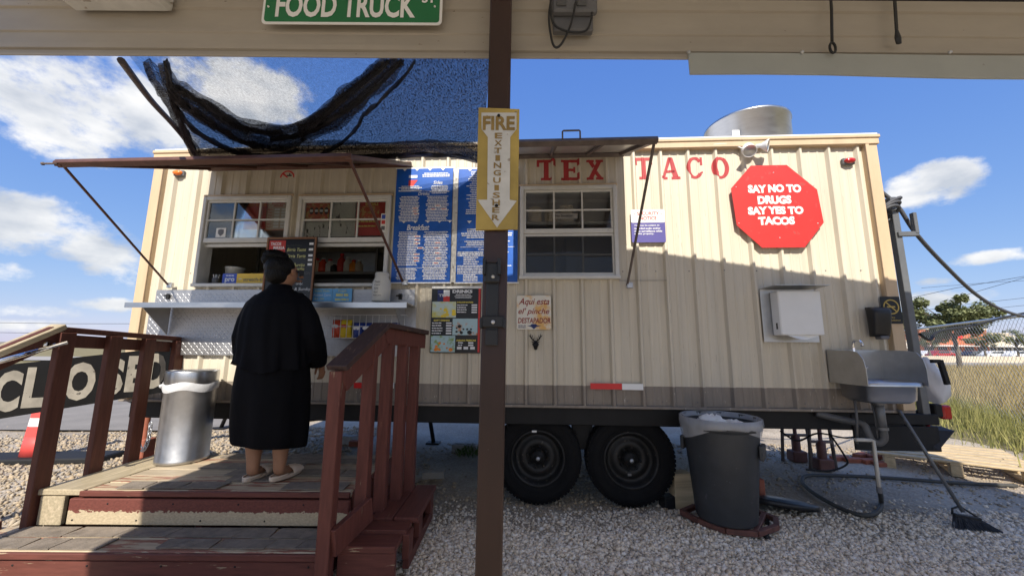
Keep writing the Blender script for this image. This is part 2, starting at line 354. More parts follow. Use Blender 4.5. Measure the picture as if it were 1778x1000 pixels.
mat('poster_food', (0.55, 0.10, 0.04), 0.5, col2=(0.55, 0.38, 0.12), cpos=(.5, .6), scale=24)
mat('marble_white', (0.52, 0.50, 0.44), 0.4, var=0.1, scale=8, speck=((.06, .06, .06), 9, .64), stretch=(3, 3, 1))
mat('tan_paper', (0.62, 0.50, 0.40), 0.6, var=0.06)
def glass_mat(name, tint, gloss, alpha_mix, rough=0.02):
    m = bpy.data.materials.new(name); m.use_nodes = True; t = m.node_tree; t.nodes.clear(); N = t.nodes
    o = N.new('ShaderNodeOutputMaterial'); tr = N.new('ShaderNodeBsdfTransparent'); tr.inputs[0].default_value = (*tint, 1)
    gl = N.new('ShaderNodeBsdfGlossy'); gl.inputs['Roughness'].default_value = rough; gl.inputs[0].default_value = (.9, .95, 1, 1)
    fr = N.new('ShaderNodeFresnel'); fr.inputs[0].default_value = 1.5; ad = N.new('ShaderNodeMath'); ad.operation = 'ADD'; ad.inputs[1].default_value = gloss; ad.use_clamp = True
    nzg = N.new('ShaderNodeTexNoise'); nzg.inputs['Scale'].default_value = 3.0; bpg = N.new('ShaderNodeBump'); bpg.inputs['Strength'].default_value = .03; t.links.new(nzg.outputs['Fac'], bpg.inputs['Height']); t.links.new(bpg.outputs[0], gl.inputs['Normal'])
    mx = N.new('ShaderNodeMixShader'); t.links.new(fr.outputs[0], ad.inputs[0]); t.links.new(ad.outputs[0], mx.inputs[0]); t.links.new(tr.outputs[0], mx.inputs[1]); t.links.new(gl.outputs[0], mx.inputs[2]); t.links.new(mx.outputs[0], o.inputs[0])
    MATS[name] = m
glass_mat('glass', (.95, .97, .97), .07, 0)
mat('glass_screen', (.035, .036, .038), .8, var=.1, alpha=.45)
def mesh_mat(name, dens, scale, amp):         # knitted shade cloth: black yarn with holes
    m = bpy.data.materials.new(name); m.use_nodes = True; t = m.node_tree; t.nodes.clear(); N = t.nodes; L = t.links
    o = N.new('ShaderNodeOutputMaterial'); tr = N.new('ShaderNodeBsdfTransparent'); df = N.new('ShaderNodeBsdfPrincipled'); df.inputs['Base Color'].default_value = (.012, .012, .014, 1); df.inputs['Roughness'].default_value = .6
    tcn = N.new('ShaderNodeTexCoord'); mpn = N.new('ShaderNodeMapping'); mpn.inputs['Scale'].default_value = (3.0, 1.0, 1.0); L.new(tcn.outputs['Object'], mpn.inputs[0])
    nz = N.new('ShaderNodeTexNoise'); nz.inputs['Scale'].default_value = scale; nz.inputs['Detail'].default_value = 3; L.new(mpn.outputs[0], nz.inputs['Vector'])
    r = N.new('ShaderNodeMapRange'); r.inputs['From Min'].default_value = .30; r.inputs['From Max'].default_value = .70; r.inputs['To Min'].default_value = dens-amp; r.inputs['To Max'].default_value = dens+amp; L.new(nz.outputs['Fac'], r.inputs[0])
    mx = N.new('ShaderNodeMixShader'); L.new(r.outputs[0], mx.inputs[0]); L.new(tr.outputs[0], mx.inputs[1]); L.new(df.outputs[0], mx.inputs[2]); L.new(mx.outputs[0], o.inputs[0]); MATS[name] = m
mesh_mat('shade_cloth', .30, 60.0, .17); mesh_mat('shade_cloth_thick', .68, 46.0, .30); mesh_mat('shade_cloth_roll', .74, 50.0, .22); mesh_mat('shade_cloth_crease', .92, 50.0, .08)
def wood_paint(name, paint, bare, wear, axis_stretch, zlo=None):
    """painted timber: paint worn to bare wood in ragged patches; zlo adds a worn strip at the foot of the board"""
    m = bpy.data.materials.new(name); m.use_nodes = True; t = m.node_tree; N = t.nodes; L = t.links; b = N['Principled BSDF']; b.inputs['Roughness'].default_value = .6; b.inputs['Specular IOR Level'].default_value = .3
    tcn = N.new('ShaderNodeTexCoord'); oi = N.new('ShaderNodeObjectInfo'); ml = N.new('ShaderNodeMath'); ml.operation = 'MULTIPLY'; ml.inputs[1].default_value = 23; L.new(oi.outputs['Random'], ml.inputs[0])
    vm = N.new('ShaderNodeVectorMath'); vm.operation = 'ADD'; L.new(tcn.outputs['Object'], vm.inputs[0]); L.new(ml.outputs[0], vm.inputs[1])
    mpn = N.new('ShaderNodeMapping'); mpn.inputs['Scale'].default_value = axis_stretch; L.new(vm.outputs[0], mpn.inputs[0])
    nz = N.new('ShaderNodeTexNoise'); nz.inputs['Scale'].default_value = 5; nz.inputs['Detail'].default_value = 8; nz.inputs['Roughness'].default_value = .65; L.new(mpn.outputs[0], nz.inputs['Vector'])
    val = nz.outputs['Fac']
    if zlo is not None:
        sp = N.new('ShaderNodeSeparateXYZ'); L.new(tcn.outputs['Object'], sp.inputs[0]); mrn = N.new('ShaderNodeMapRange'); mrn.inputs['From Min'].default_value = zlo; mrn.inputs['From Max'].default_value = zlo-.03; mrn.inputs['To Min'].default_value = 0; mrn.inputs['To Max'].default_value = .42
        L.new(sp.outputs[2], mrn.inputs[0]); ad = N.new('ShaderNodeMath'); ad.operation = 'ADD'; L.new(val, ad.inputs[0]); L.new(mrn.outputs[0], ad.inputs[1]); val = ad.outputs[0]
    rp = N.new('ShaderNodeValToRGB'); rp.color_ramp.elements[0].position = wear; rp.color_ramp.elements[1].position = wear+.025; rp.color_ramp.elements[0].color = (0, 0, 0, 1); rp.color_ramp.elements[1].color = (1, 1, 1, 1); L.new(val, rp.inputs[0])
    g = N.new('ShaderNodeTexNoise'); g.inputs['Scale'].default_value = 9; g.inputs['Detail'].default_value = 6; mp3 = N.new('ShaderNodeMapping'); mp3.inputs['Scale'].default_value = tuple(a*1.5 for a in axis_stretch); L.new(vm.outputs[0], mp3.inputs[0]); L.new(mp3.outputs[0], g.inputs['Vector'])
    c1 = N.new('ShaderNodeMix'); c1.data_type = 'RGBA'; c1.inputs[6].default_value = (*[q*.55 for q in paint], 1); c1.inputs[7].default_value = (*[min(1, q*1.5) for q in paint], 1); L.new(g.outputs['Fac'], c1.inputs[0])
    c2 = N.new('ShaderNodeMix'); c2.data_type = 'RGBA'; c2.inputs[6].default_value = (*[q*.55 for q in bare], 1); c2.inputs[7].default_value = (*[min(1, q*1.4) for q in bare], 1); L.new(g.outputs['Fac'], c2.inputs[0])
    mx = N.new('ShaderNodeMix'); mx.data_type = 'RGBA'; L.new(rp.outputs[0], mx.inputs[0]); L.new(c1.outputs[2], mx.inputs[6]); L.new(c2.outputs[2], mx.inputs[7]); L.new(mx.outputs[2], b.inputs['Base Color'])
    bp = N.new('ShaderNodeBump'); bp.inputs['Strength'].default_value = .25; bp.inputs['Distance'].default_value = .004; L.new(g.outputs['Fac'], bp.inputs['Height']); L.new(bp.outputs[0], b.inputs['Normal']); MATS[name] = m
RED = (0.122, 0.040, 0.030)
wood_paint('red_wood', RED, (.34, .26, .17), .67, (4, 4, .5))
wood_paint('red_wood_x', RED, (.36, .28, .18), .63, (.6, 5, 5))
wood_paint('red_riser', (0.135, 0.042, 0.032), (.44, .36, .24), .70, (5, 7, 8), zlo=.285)
wood_paint('bare_plank', (.36, .295, .21), (.50, .41, .28), .55, (.5, 6, 6))
wood_paint('mixed_plank', (.27, .12, .08), (.46, .37, .25), .47, (.6, 5, 5))
wood_paint('bare_plank_y', (.36, .30, .20), (.46, .38, .26), .55, (6, .5, 6))
wood_paint('red_plank_y', RED, (.22, .13, .08), .66, (6, .5, 6))
wood_paint('rail_cap', (.055, .032, .028), (.24, .16, .11), .60, (7, 1.2, 1.2))
wood_paint('dark_brown_wood', (.092, .032, .022), (.30, .2, .13), .74, (5, 5, .5))
mat('shingle', (0.205, 0.172, 0.138), 0.95, var=0.3, scale=14, bump=.4, bscale=160, detail=8)

# ------------------------------------------------------------------ ground
def ground_mat():
    m = bpy.data.materials.new('ground'); m.use_nodes = True; t = m.node_tree; N = t.nodes; L = t.links; b = N['Principled BSDF']; b.inputs['Roughness'].default_value = .9; b.inputs['Specular IOR Level'].default_value = .2
    tcn = N.new('ShaderNodeTexCoord'); P = tcn.outputs['Object']
    vo = N.new('ShaderNodeTexVoronoi'); vo.inputs['Scale'].default_value = 42; L.new(P, vo.inputs['Vector'])
    r1 = N.new('ShaderNodeValToRGB'); e = r1.color_ramp.elements; e[0].color = (.25, .215, .17, 1); e[1].color = (.56, .50, .41, 1); L.new(vo.outputs['Color'], r1.inputs[0])
    nz = N.new('ShaderNodeTexNoise'); nz.inputs['Scale'].default_value = .9; nz.inputs['Detail'].default_value = 6; L.new(P, nz.inputs['Vector'])
    r2 = N.new('ShaderNodeValToRGB'); e = r2.color_ramp.elements; e[0].position = .42; e[1].position = .62; e[0].color = (.27, .215, .155, 1); e[1].color = (.46, .39, .30, 1); L.new(nz.outputs['Fac'], r2.inputs[0])
    mx = N.new('ShaderNodeMix'); mx.data_type = 'RGBA'; mx.inputs[0].default_value = .6; L.new(r1.outputs[0], mx.inputs[6]); L.new(r2.outputs[0], mx.inputs[7]); L.new(mx.outputs[2], b.inputs['Base Color'])
    bp = N.new('ShaderNodeBump'); bp.inputs['Strength'].default_value = .8; bp.inputs['Distance'].default_value = .012; L.new(vo.outputs['Distance'], bp.inputs['Height']); L.new(bp.outputs[0], b.inputs['Normal']); MATS['ground'] = m
ground_mat()
mat('asphalt', (0.22, 0.20, 0.175), 0.85, var=0.15, scale=2.0, bump=.3, bscale=60, speck=((.3, .29, .27), 60, .66))
mat('road_far', (0.33, 0.31, 0.28), 0.9, var=0.1, scale=.3)
mat('field_soil', (0.20, 0.165, 0.075), 0.95, var=0.3, scale=.7, detail=9, bump=.5, bscale=8)
mat('gravel_a', (0.44, 0.42, 0.385), 0.85, var=0.45, scale=30, detail=2)
mat('dirt_bare', (0.20, 0.17, 0.13), .95, var=.25, scale=6, bump=.4, bscale=40)
def hgt(x, y):
    """gentle ground relief: loose gravel heaped before the wheels, bare hollow under the trailer"""
    h = 0.018*mnoise.noise((x*1.1, y*1.1, 3.0))+0.008*mnoise.noise((x*4, y*4, 1.0))
    h += 0.035*math.exp(-((x-.75)/.9)**2-((y-2.95)/.35)**2)
    h -= 0.03*math.exp(-((x-1.0)/2.2)**2-((y-4.2)/.7)**2)
    return h
def sheet(name, x0, x1, y0, y1, nx, ny, m, z=0.0, fn=None):
    mb = MB(); vs = []; fs = []
    for j in range(ny+1):
        for i in range(nx+1):
            x = x0+(x1-x0)*i/nx; y = y0+(y1-y0)*j/ny; vs.append((x, y, z+(fn(x, y) if fn else 0)))
    for j in range(ny):
        for i in range(nx): a = j*(nx+1)+i; fs.append((a, a+1, a+nx+2, a+nx+1))
    mb.add(vs, fs, True); return tag(mb.build(name, m), kind='structure')
sheet('ground', -1500, 1500, -600, 2500, 6, 6, 'field_soil', z=-.06)
sheet('gravel_yard', -30, 6.6, -8, 12, 183, 100, 'ground', fn=hgt)
# asphalt road seen on the left beyond the yard, with a kerbless edge
ro = MB(); ro.add([(-40, 5.75, .030), (-5.2, 6.1, .030), (-3.6, 6.9, .030), (-2.0, 8.6, .032), (-2.0, 11, .032), (-40, 11, .032)], [(0, 1, 2, 3, 4, 5)]); tag(ro.build('road', 'asphalt'), kind='structure')
sheet('highway', -300, 400, 34, 46, 8, 2, 'road_far', z=.02)
sheet('car_park', 20, 260, 62, 120, 4, 4, 'road_far', z=.02)
def stones(name, n, xr, yr, smin, smax, dens=None, m='gravel_a', avoid=None):
    pts = []
    while len(pts) < n:
        x = random.uniform(*xr); y = random.uniform(*yr)
        if dens and random.random() > dens(x, y): continue
        pts.append((x, y))
    base = np.array([(1,0,0),(-1,0,0),(0,1,0),(0,-1,0),(0,0,1),(0,0,-1)], float); tri = np.array([(0,2,4),(2,1,4),(1,3,4),(3,0,4),(2,0,5),(1,2,5),(3,1,5),(0,3,5)])
    V = np.zeros((n, 6, 3)); a = rng.uniform(0, 6.28, (n, 3)); s = rng.uniform(smin, smax, n)*rng.choice([.5, .7, .9, 1, 1.15, 1.6], n)
    j = base[None]*(1+rng.uniform(-.42, .35, (n, 6, 1)))+rng.uniform(-.28, .28, (n, 6, 3)); j *= s[:, None, None]*np.stack([rng.uniform(.8, 1.3, n), rng.uniform(.7, 1.1, n), rng.uniform(.5, .85, n)], 1)[:, None]
    ca, sa = np.cos(a[:, 0])[:, None], np.sin(a[:, 0])[:, None]; V[..., 0] = j[..., 0]*ca-j[..., 1]*sa; V[..., 1] = j[..., 0]*sa+j[..., 1]*ca; V[..., 2] = j[..., 2]
    ct, st = np.cos(a[:, 1]*.12)[:, None], np.sin(a[:, 1]*.12)[:, None]; y2 = V[..., 1]*ct-V[..., 2]*st; V[..., 2] = V[..., 1]*st+V[..., 2]*ct; V[..., 1] = y2
    P = np.array([(x, y, hgt(x, y)) for x, y in pts]); V += P[:, None]; V[..., 2] += (s*.25)[:, None]
    me = bpy.data.meshes.new(name); me.vertices.add(n*6); me.vertices.foreach_set('co', V.ravel()); F = (tri[None]+(np.arange(n)*6)[:, None, None]).reshape(-1, 3)
    me.loops.add(len(F)*3); me.loops.foreach_set('vertex_index', F.ravel()); me.polygons.add(len(F)); me.polygons.foreach_set('loop_start', np.arange(len(F))*3); me.polygons.foreach_set('loop_total', np.full(len(F), 3)); me.update(); me.validate()
    # per-stone tone so that the heap is not one grey
    ca = me.color_attributes.new('tone', 'FLOAT_COLOR', 'POINT'); tn = np.clip(rng.normal(.5, .19, n), 0.05, 1); cc = np.ones((n, 6, 4)); cc[..., 0] = tn[:, None]; cc[..., 1] = rng.uniform(0, 1, n)[:, None]; ca.data.foreach_set('color', cc.ravel())
    me.materials.append(MATS[m]); o = bpy.data.objects.new(name, me); COL.objects.link(o); return o
def stone_mat(nm, k):
    m = bpy.data.materials.new(nm); m.use_nodes = True; t = m.node_tree; N = t.nodes; L = t.links; b = N['Principled BSDF']; b.inputs['Roughness'].default_value = .85; b.inputs['Specular IOR Level'].default_value = .25
    at = N.new('ShaderNodeAttribute'); at.attribute_name = 'tone'; sp = N.new('ShaderNodeSeparateColor'); L.new(at.outputs['Color'], sp.inputs[0])
    r = N.new('ShaderNodeValToRGB'); e = r.color_ramp.elements; e[0].color = (.36*k[0], .34*k[1], .31*k[2], 1); e[1].color = (.92*k[0], .91*k[1], .88*k[2], 1); q = e.new(.45); q.color = (.78*k[0], .76*k[1], .72*k[2], 1); L.new(sp.outputs[0], r.inputs[0])
    hs = N.new('ShaderNodeMix'); hs.data_type = 'RGBA'; hs.blend_type = 'MULTIPLY'; hs.inputs[7].default_value = (1.0, .85, .66, 1); mrs = N.new('ShaderNodeMapRange'); mrs.inputs['To Min'].default_value = .45; L.new(sp.outputs[1], mrs.inputs[0]); L.new(mrs.outputs[0], hs.inputs[0]); L.new(r.outputs[0], hs.inputs[6])
    L.new(hs.outputs[2], b.inputs['Base Color']); MATS[nm] = m
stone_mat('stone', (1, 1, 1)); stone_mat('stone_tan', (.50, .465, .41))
def dens_near(x, y):
    d = 1.0 if y < 3.05 else max(.03, 1-(y-3.05)/.40)
    d *= .35+.65*min(1, max(0, .5+1.6*mnoise.noise((x*1.3, y*1.7, 8))))if y > 2.9 else 1
    return d
tag(stones('gravel', 68000, (-1.2, 5.2), (1.85, 3.6), .0075, .0145, dens_near, 'stone'), 'loose pale crushed stone gravel heaped before the trailer wheels', 'gravel', kind='stuff')
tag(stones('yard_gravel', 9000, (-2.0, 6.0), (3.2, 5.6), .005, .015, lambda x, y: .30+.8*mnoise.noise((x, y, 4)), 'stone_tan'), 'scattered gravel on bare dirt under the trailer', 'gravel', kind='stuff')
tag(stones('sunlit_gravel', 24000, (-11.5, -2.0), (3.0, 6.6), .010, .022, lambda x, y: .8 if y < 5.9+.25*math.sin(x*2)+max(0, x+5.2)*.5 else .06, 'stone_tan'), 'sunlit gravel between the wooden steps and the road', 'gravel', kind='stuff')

# ------------------------------------------------------------------ shelter the camera stands under
SY = 1.60                                   # gable wall distance
RX, RZ, SL = 0.96, 2.136+0.88*1.74, 0.203   # ridge position, height, roof slope
sh = thing('open_shelter', 'tan sheet metal gable shelter with brown steel post in the foreground', 'shelter', (RX, SY, 0))
def roofz(x): return RZ-SL*abs(x-RX)
xl, xr = -2.44, 4.50
zb = AT(400, 104, SY).z
# gable cladding: three horizontal sheets, ribbed, the lowest ending in a folded drip edge
prof = [(0, 0), (.025, 0), (.03, -.010), (.055, -.010), (.06, 0), (.115, 0), (.12, -.007), (.135, -.007), (.14, 0)]
def gable_sheet(x0, x1, nm):
    mb = MB(); z = zb; rows = [(zb, -.022), (zb+.012, -.022), (zb+.014, 0)]
    z = zb+.02
    while z < RZ:
        for dz, dy in prof: rows.append((z+dz, dy))
        z += .215
    n = 8; vs = []; fs = []
    for zz, dy in rows:
        for i in range(n+1):
            x = x0+(x1-x0)*i/n; zt = min(zz, roofz(x)); vs.append((x, SY+dy+.004*mnoise.noise((x*.8, zz*2, 5)), zt))
    for j in range(len(rows)-1):
        for i in range(n):
            a = j*(n+1)+i
            if abs(vs[a][2]-vs[a+n+1][2])+abs(vs[a+1][2]-vs[a+n+2][2]) > 1e-6: fs.append((a, a+1, a+n+2, a+n+1))
    mb.add(vs, fs); return mb.build(nm, 'shelter_tan', sh, True)
for k in range(4): gable_sheet(xl+k*1.75, xl+(k+1)*1.75+.0, 'wall_sheet')
# back of the cladding is hollow: a roof of two sheets over it
for sgn in (-1, 1):
    xe = RX+sgn*(xr-RX if sgn > 0 else RX-xl); ze = roofz(xe); mb = MB()
    mb.add([(RX, SY-.03, RZ+.02), (xe, SY-.03, ze+.02), (xe, -1.9, ze+.02), (RX, -1.9, RZ+.02), (RX, SY-.03, RZ+.05), (xe, SY-.03, ze+.05), (xe, -1.9, ze+.05), (RX, -1.9, RZ+.05)],
           [(0,1,2,3),(7,6,5,4),(0,4,5,1),(1,5,6,2),(2,6,7,3),(3,7,4,0)]); mb.build('roof_sheet', 'shelter_roof', sh, True)
g = MB(); a = AT(1195, 92, SY-.03); z0 = AT(1195, 130, SY-.03).z; z1 = a.z
vs = []; fs = []
for i in range(13):
    x = a.x+(xr-a.x)*i/12; dz = .006*math.sin(i*1.1)-.0015*i
    for y, z in ((SY-.034, z0+dz), (SY-.030, z1+dz*.3), (SY-.024, z1+dz*.3), (SY-.027, z0+dz)): vs.append((x, y, z))
for i in range(12):
    for k in range(4): fs.append((i*4+k, i*4+(k+1) % 4, i*4+4+(k+1) % 4, i*4+4+k))
fs += [(3,2,1,0), (48,49,50,51)]; g.add(vs, fs); g.build('flashing_sheet', 'shelter_grey', sh, True)['label'] = 'grey flashing sheet screwed below the tan cladding'
for px in (1196, 1393, 1650):
    p = AT(px, 91, SY-.036); s_ = MB(); s_.lathe([(0.0, -.006), (.006, -.005), (.008, 0), (.008, .004)], 8, Matrix.Translation(p) @ Matrix.Rotation(R_(-90), 4, 'X')); s_.build('screw', 'galvanised', sh, True)
pt = AT(868.5, 100, SY-.08); pb = AT(849, 1000, SY-.08); dv = (pt-pb)/(pt.z-pb.z); ptop = pb+dv*(3.3-pb.z); pbot = pb+dv*(-.1-pb.z); po = MB(); po.bar(pbot, ptop, .094, .094, (0, 1, 0), .006); po.build('post', 'post_brown', sh, True)['label'] = 'brown painted square steel post'
for x in (-2.42, 4.4): po = MB(); po.cbx(x-.05, x+.05, -1.85, -1.75, -.1, roofz(x), .004); po.build('post', 'post_brown', sh, True)
po = MB(); po.cbx(xr-.18, xr-.08, 1.45, 1.55, -.1, roofz(xr-.15), .004); po.build('post', 'post_brown', sh, True)
bm_ = MB(); q = AT(1200, 0, 1.0); bm_.cbx(q.x, q.x+1.15, .93, 1.02, q.z+.0, q.z+.10, .03); rbm = bm_.build('dark_bar', 'black_steel', sh, True)  # dark bar along the top edge, hung from two rods
for x in (q.x+.2, q.x+.95): po = MB(); po.tube([(x, .975, q.z+.09), (x, .975, roofz(x)+.01)], .008, 6); po.build('hanger_rod', 'galvanised', sh, True)
for k, (x, y0, y1, dx) in enumerate([(1440, 0, 85, 6), (1551, 0, 66, 8)]):      # two dark straps hanging down the cladding
    a = AT(x, -40, SY-.05); b = AT(x+dx, y1, SY-.05); mid = a.lerp(b, .6); s_ = MB()
    if k == 0:
        L0 = b+Vector((0, 0, .028)); pts = [a, a.lerp(L0, .5)+Vector((.004, 0, 0)), L0]; s_.tube(pts, .006, 6)
        c = b+Vector((0, 0, .004)); s_.tube([c+Vector((.013*math.sin(t), 0, .026*math.cos(t))) for t in np.linspace(0, 2*math.pi, 13)], .0055, 6)
        o = s_.build('hanging_strap', 'black_plastic'); tag(o, 'dark hanging strap with looped end on tan cladding', 'strap')
    else:
        s_.bar(a, b+Vector((0, 0, .04)), .014, .006, (0, 1, 0)); s_.lathe([(0, -.034), (.012, -.03), (.015, 0), (.009, .03), (.006, .05)], 10, Matrix.Translation(b), sy=.5)
        o = s_.build('hanging_strap', 'black_plastic'); tag(o, 'dark hanging strap with solid knob end on tan cladding', 'strap')
# fixtures on the gable
lf = thing('light_fixture', 'white light fixture mounted high on tan cladding', 'lamp', AT(200, 4, SY-.05)); mb = MB(); p0 = AT(112, 8, SY-.06); p1 = AT(288, 9, SY-.06)
mb.cbx(p0.x, p1.x, SY-.11, SY-.012, p0.z, p0.z+.09, .016); mb.build('housing', 'old_white', lf, True); mb = MB(); mb.cbx(p0.x+.05, p1.x-.05, SY-.125, SY-.11, p0.z+.02, p0.z+.09, .006); mb.build('lens', 'white_plastic', lf, True)
ob = thing('outlet_box', 'grey outdoor outlet box with hanging black cord', 'outlet', AT(992, 20, SY-.02)); p0 = AT(958, 46, SY-.07); p1 = AT(1036, 46, SY-.07)
mb = MB(); mb.cbx(p0.x+.01, p1.x-.01, SY-.05, SY-.012, p0.z, p0.z+.17, .006); mb.build('back_box', 'grey_plastic', ob, True)
mb = MB(); mb.cbx(p0.x+.002, p1.x+.004, SY-.085, SY-.05, p0.z+.065, p0.z+.20, .012); lid = mb.build('cover', 'grey_plastic', ob, True)
for px in (975, 1010):
    c = AT(px, 5, SY-.09); mb = MB(); mb.cbox(c, (.042, .008, .03), .004); mb.build('socket', 'pvc_dark', lid)
def cordpts(L, Y): return [AT(x, y, Y) for x, y in L]
def smooth_pts(P, n=6):
    P = [Vector(p) for p in P]; out = []
    for i in range(len(P)-1):
        a = P[max(i-1, 0)]; b = P[i]; c = P[i+1]; d = P[min(i+2, len(P)-1)]
        for k in range(n):
            t = k/n; out.append(.5*((2*b)+(-a+c)*t+(2*a-5*b+4*c-d)*t*t+(-a+3*b-3*c+d)*t**3))
    out.append(P[-1]); return out
for L in ([(958, -5), (953, 30), (958, 70), (966, 83), (978, 72), (992, 40), (1000, 2)], [(956, 0), (960, 40), (985, 55), (1015, 55), (1025, 40), (1028, 22)]):
    mb = MB(); mb.tube(smooth_pts(cordpts(L, SY-.095)), .0052, 6); mb.build('cord', 'black_plastic', ob, True)
# FOOD TRUCK street sign
fs_ = thing('street_sign', 'green street sign reading FOOD TRUCK with white border', 'sign', AT(610, 20, SY-.04)); Yg = SY-.045
a = AT(453, 42, Yg); b = AT(767, 38, Yg); top = a.z+.235
def rrect(x0, x1, z0, z1, r, n=4):
    pts = []
    for cx, cz, a0 in ((x1-r, z0+r, -90), (x1-r, z1-r, 0), (x0+r, z1-r, 90), (x0+r, z0+r, 180)):
        for k in range(n+1): t = R_(a0+90*k/n); pts.append((cx+r*math.cos(t), cz+r*math.sin(t)))
    return pts
def bowed(o, amp, x0, x1):
    for v_ in o.data.vertices: v_.co.y -= amp*math.sin(math.pi*(v_.co.x-x0)/(x1-x0))**2; v_.co.z += .010*math.sin(math.pi*(v_.co.x-x0)/(x1-x0))
def gridplate(x0, x1, z0, z1, y, th=.003, n=10):
    mb = MB()
    for i in range(n): mb.bx(x0+(x1-x0)*i/n, x0+(x1-x0)*(i+1)/n, y, y+th, z0, z1)
    return mb
mb = MB(); mb.prism(rrect(a.x, b.x, a.z, top, .02), Yg, Yg+.003); mb.build('border', 'white_paint', fs_, True)
mb = MB(); mb.prism(rrect(a.x+.012, b.x-.012, a.z+.012, top-.012, .014), Yg-.002, Yg); mb.build('plate', 'green_sign', fs_, True)
t0 = AT(478, 31, Yg).x; t1 = AT(721, 28, Yg).x; txt('FOOD TRUCK', t0, t1, a.z+.032, a.z+.032+.125, Yg-.004, fs_, 'white_paint', bold=.03, world=True)
txt('ST', AT(733, 0, Yg).x, AT(757, 0, Yg).x, AT(745, 7, Yg).z, AT(745, 7, Yg).z+.05, Yg-.004, fs_, 'white_paint', bold=.03, world=True)
for px in (466, 755):
    mb = MB(); mb.lathe([(0, -.004), (.004, -.003), (.005, .001)], 8, Matrix.Translation(AT(px, 12, Yg-.004)) @ Matrix.Rotation(R_(-90), 4, 'X')); mb.build('rivet', 'white_paint', fs_, True)
# FIRE EXTINGUISHER sign on the post
Yf = SY-.145; fe = thing('fire_sign', 'yellow fire extinguisher sign with white arrow on brown post', 'sign', AT(866, 300, Yf))
c0, c1, c2, c3 = AT(831, 187, Yf), AT(902, 190, Yf), AT(899, 398, Yf), AT(826, 399, Yf)
mb = MB(); q = [(c0.x, c0.z), (c1.x, c1.z), (c2.x, c2.z), (c3.x, c3.z)]; mb.prism(q[::-1], Yf, Yf+.012); mb.build('plate', 'gold_old', fe, True)
def fq(L): return [(AT(x, y, Yf-.003).x, AT(x, y, Yf-.003).z) for x, y in L]
mb = MB(); mb.prism(fq([(836, 196), (897, 196), (897, 224), (886, 238), (885, 347), (897, 349), (863, 395), (829, 347), (846, 347), (847, 238), (836, 224)])[::-1], Yf-.003, Yf); mb.build('arrow', 'old_white', fe, True)
def ftx(s, x0, x1, y0, y1, m='gold_letter', bold=.02): a = AT(x0, y1, Yf-.005); b = AT(x1, y0, Yf-.005); return txt(s, a.x, b.x, a.z, b.z, Yf-.005, fe, m, bold=bold, world=True)
mat('gold_letter', (.27, .175, .05), .55, var=.2, scale=9)
ftx('FIRE', 838, 894, 202, 226, bold=.035)
for i, ch in enumerate('EXTINGUISHER'): ftx(ch, 859+(2.5 if ch == 'I' else 0)-i*.45, 872-(2.5 if ch == 'I' else 0)-i*.45, 231+i*12.9, 231+i*12.9+9.6)
for px, py in ((866, 201), (862, 357)):
    mb = MB(); mb.lathe([(0, -.006), (.005, -.005), (.007, 0)], 8, Matrix.Translation(AT(px, py, Yf-.006)) @ Matrix.Rotation(R_(-90), 4, 'X')); mb.build('bolt', 'black_steel', fe, True)
# extinguisher bracket
Yb = SY-.14; br = thing('extinguisher_bracket', 'empty black extinguisher bracket strapped to brown post', 'bracket', AT(856, 600, Yb))
def bq(x0, x1, y0, y1, d0, d1, nm, ch=.004): a = AT(x0, y1, Yb); b = AT(x1, y0, Yb); mb = MB(); mb.cbx(a.x, b.x, Yb-d0, Yb-d1, a.z, b.z, ch); return mb.build(nm, 'black_plastic', br, True)
bq(843, 866, 455, 600, .0, -.012, 'back_plate'); bq(841, 868, 458, 492, .022, 0, 'cradle', .006); bq(839, 845, 452, 480, .045, 0, 'prong'); bq(864, 870, 452, 480, .045, 0, 'prong')
bq(836, 876, 549, 568, .014, 0, 'strap', .005); bq(833, 838, 552, 570, .02, -.06, 'strap_loop'); bq(873, 878, 552, 570, .02, -.06, 'strap_loop'); bq(843, 864, 572, 600, .012, 0, 'foot', .004)
for y in (480, 559): mb = MB(); mb.lathe([(0, -.006), (.006, -.005), (.008, 0)], 8, Matrix.Translation(AT(856, y, Yb-.024)) @ Matrix.Rotation(R_(-90), 4, 'X')); mb.build('bolt', 'galvanised', br, True)
# ------------------------------------------------------------------ food trailer (local frame: x along the wall, y into the trailer)
tr = thing('food_trailer', 'cream ribbed sheet metal food trailer with two wheels and serving windows', 'trailer', T0, YAW)
XL = WL(258, 400).x; XR = WL(1537, 400).x; ZB = WL(880, 701).z; ZT = WL(1161, 262).z; TD = 2.35
ZBAND = WL(1000, 669).z
def wr(x0, y0, x1, y1, off=0.0):        # photo rectangle -> wall rectangle (x0, x1, z0, z1)
    a = WL(x0, y0, off); b = WL(x1, y1, off); return min(a.x, b.x), max(a.x, b.x), min(a.z, b.z), max(a.z, b.z)
WA = (WL(354, 400).x, WL(506, 400).x, WL(430, 499).z, WL(430, 344).z)
WB = (WL(519, 400).x, WL(679, 400).x, WL(600, 499).z, WL(600, 343).z)
WC = (WL(903, 400).x, WL(1071, 400).x, WL(980, 486).z, WL(980, 326).z)
HOLES = [(a+.03, b-.03, c+.03, d-.03) for a, b, c, d in (WA, WB, WC)]
PITCH_R = .2445; RIB0 = WL(1012, 570).x
def rib_depth(x):
    u = (x-RIB0) % PITCH_R
    if u > PITCH_R/2: u -= PITCH_R
    u = abs(u)
    if u < .009: return .030
    if u < .024: return .030*(.024-u)/.015
    v = abs(u-.085)
    if v < .006: return .004
    if v < .012: return .004*(.012-v)/.006
    return 0.0
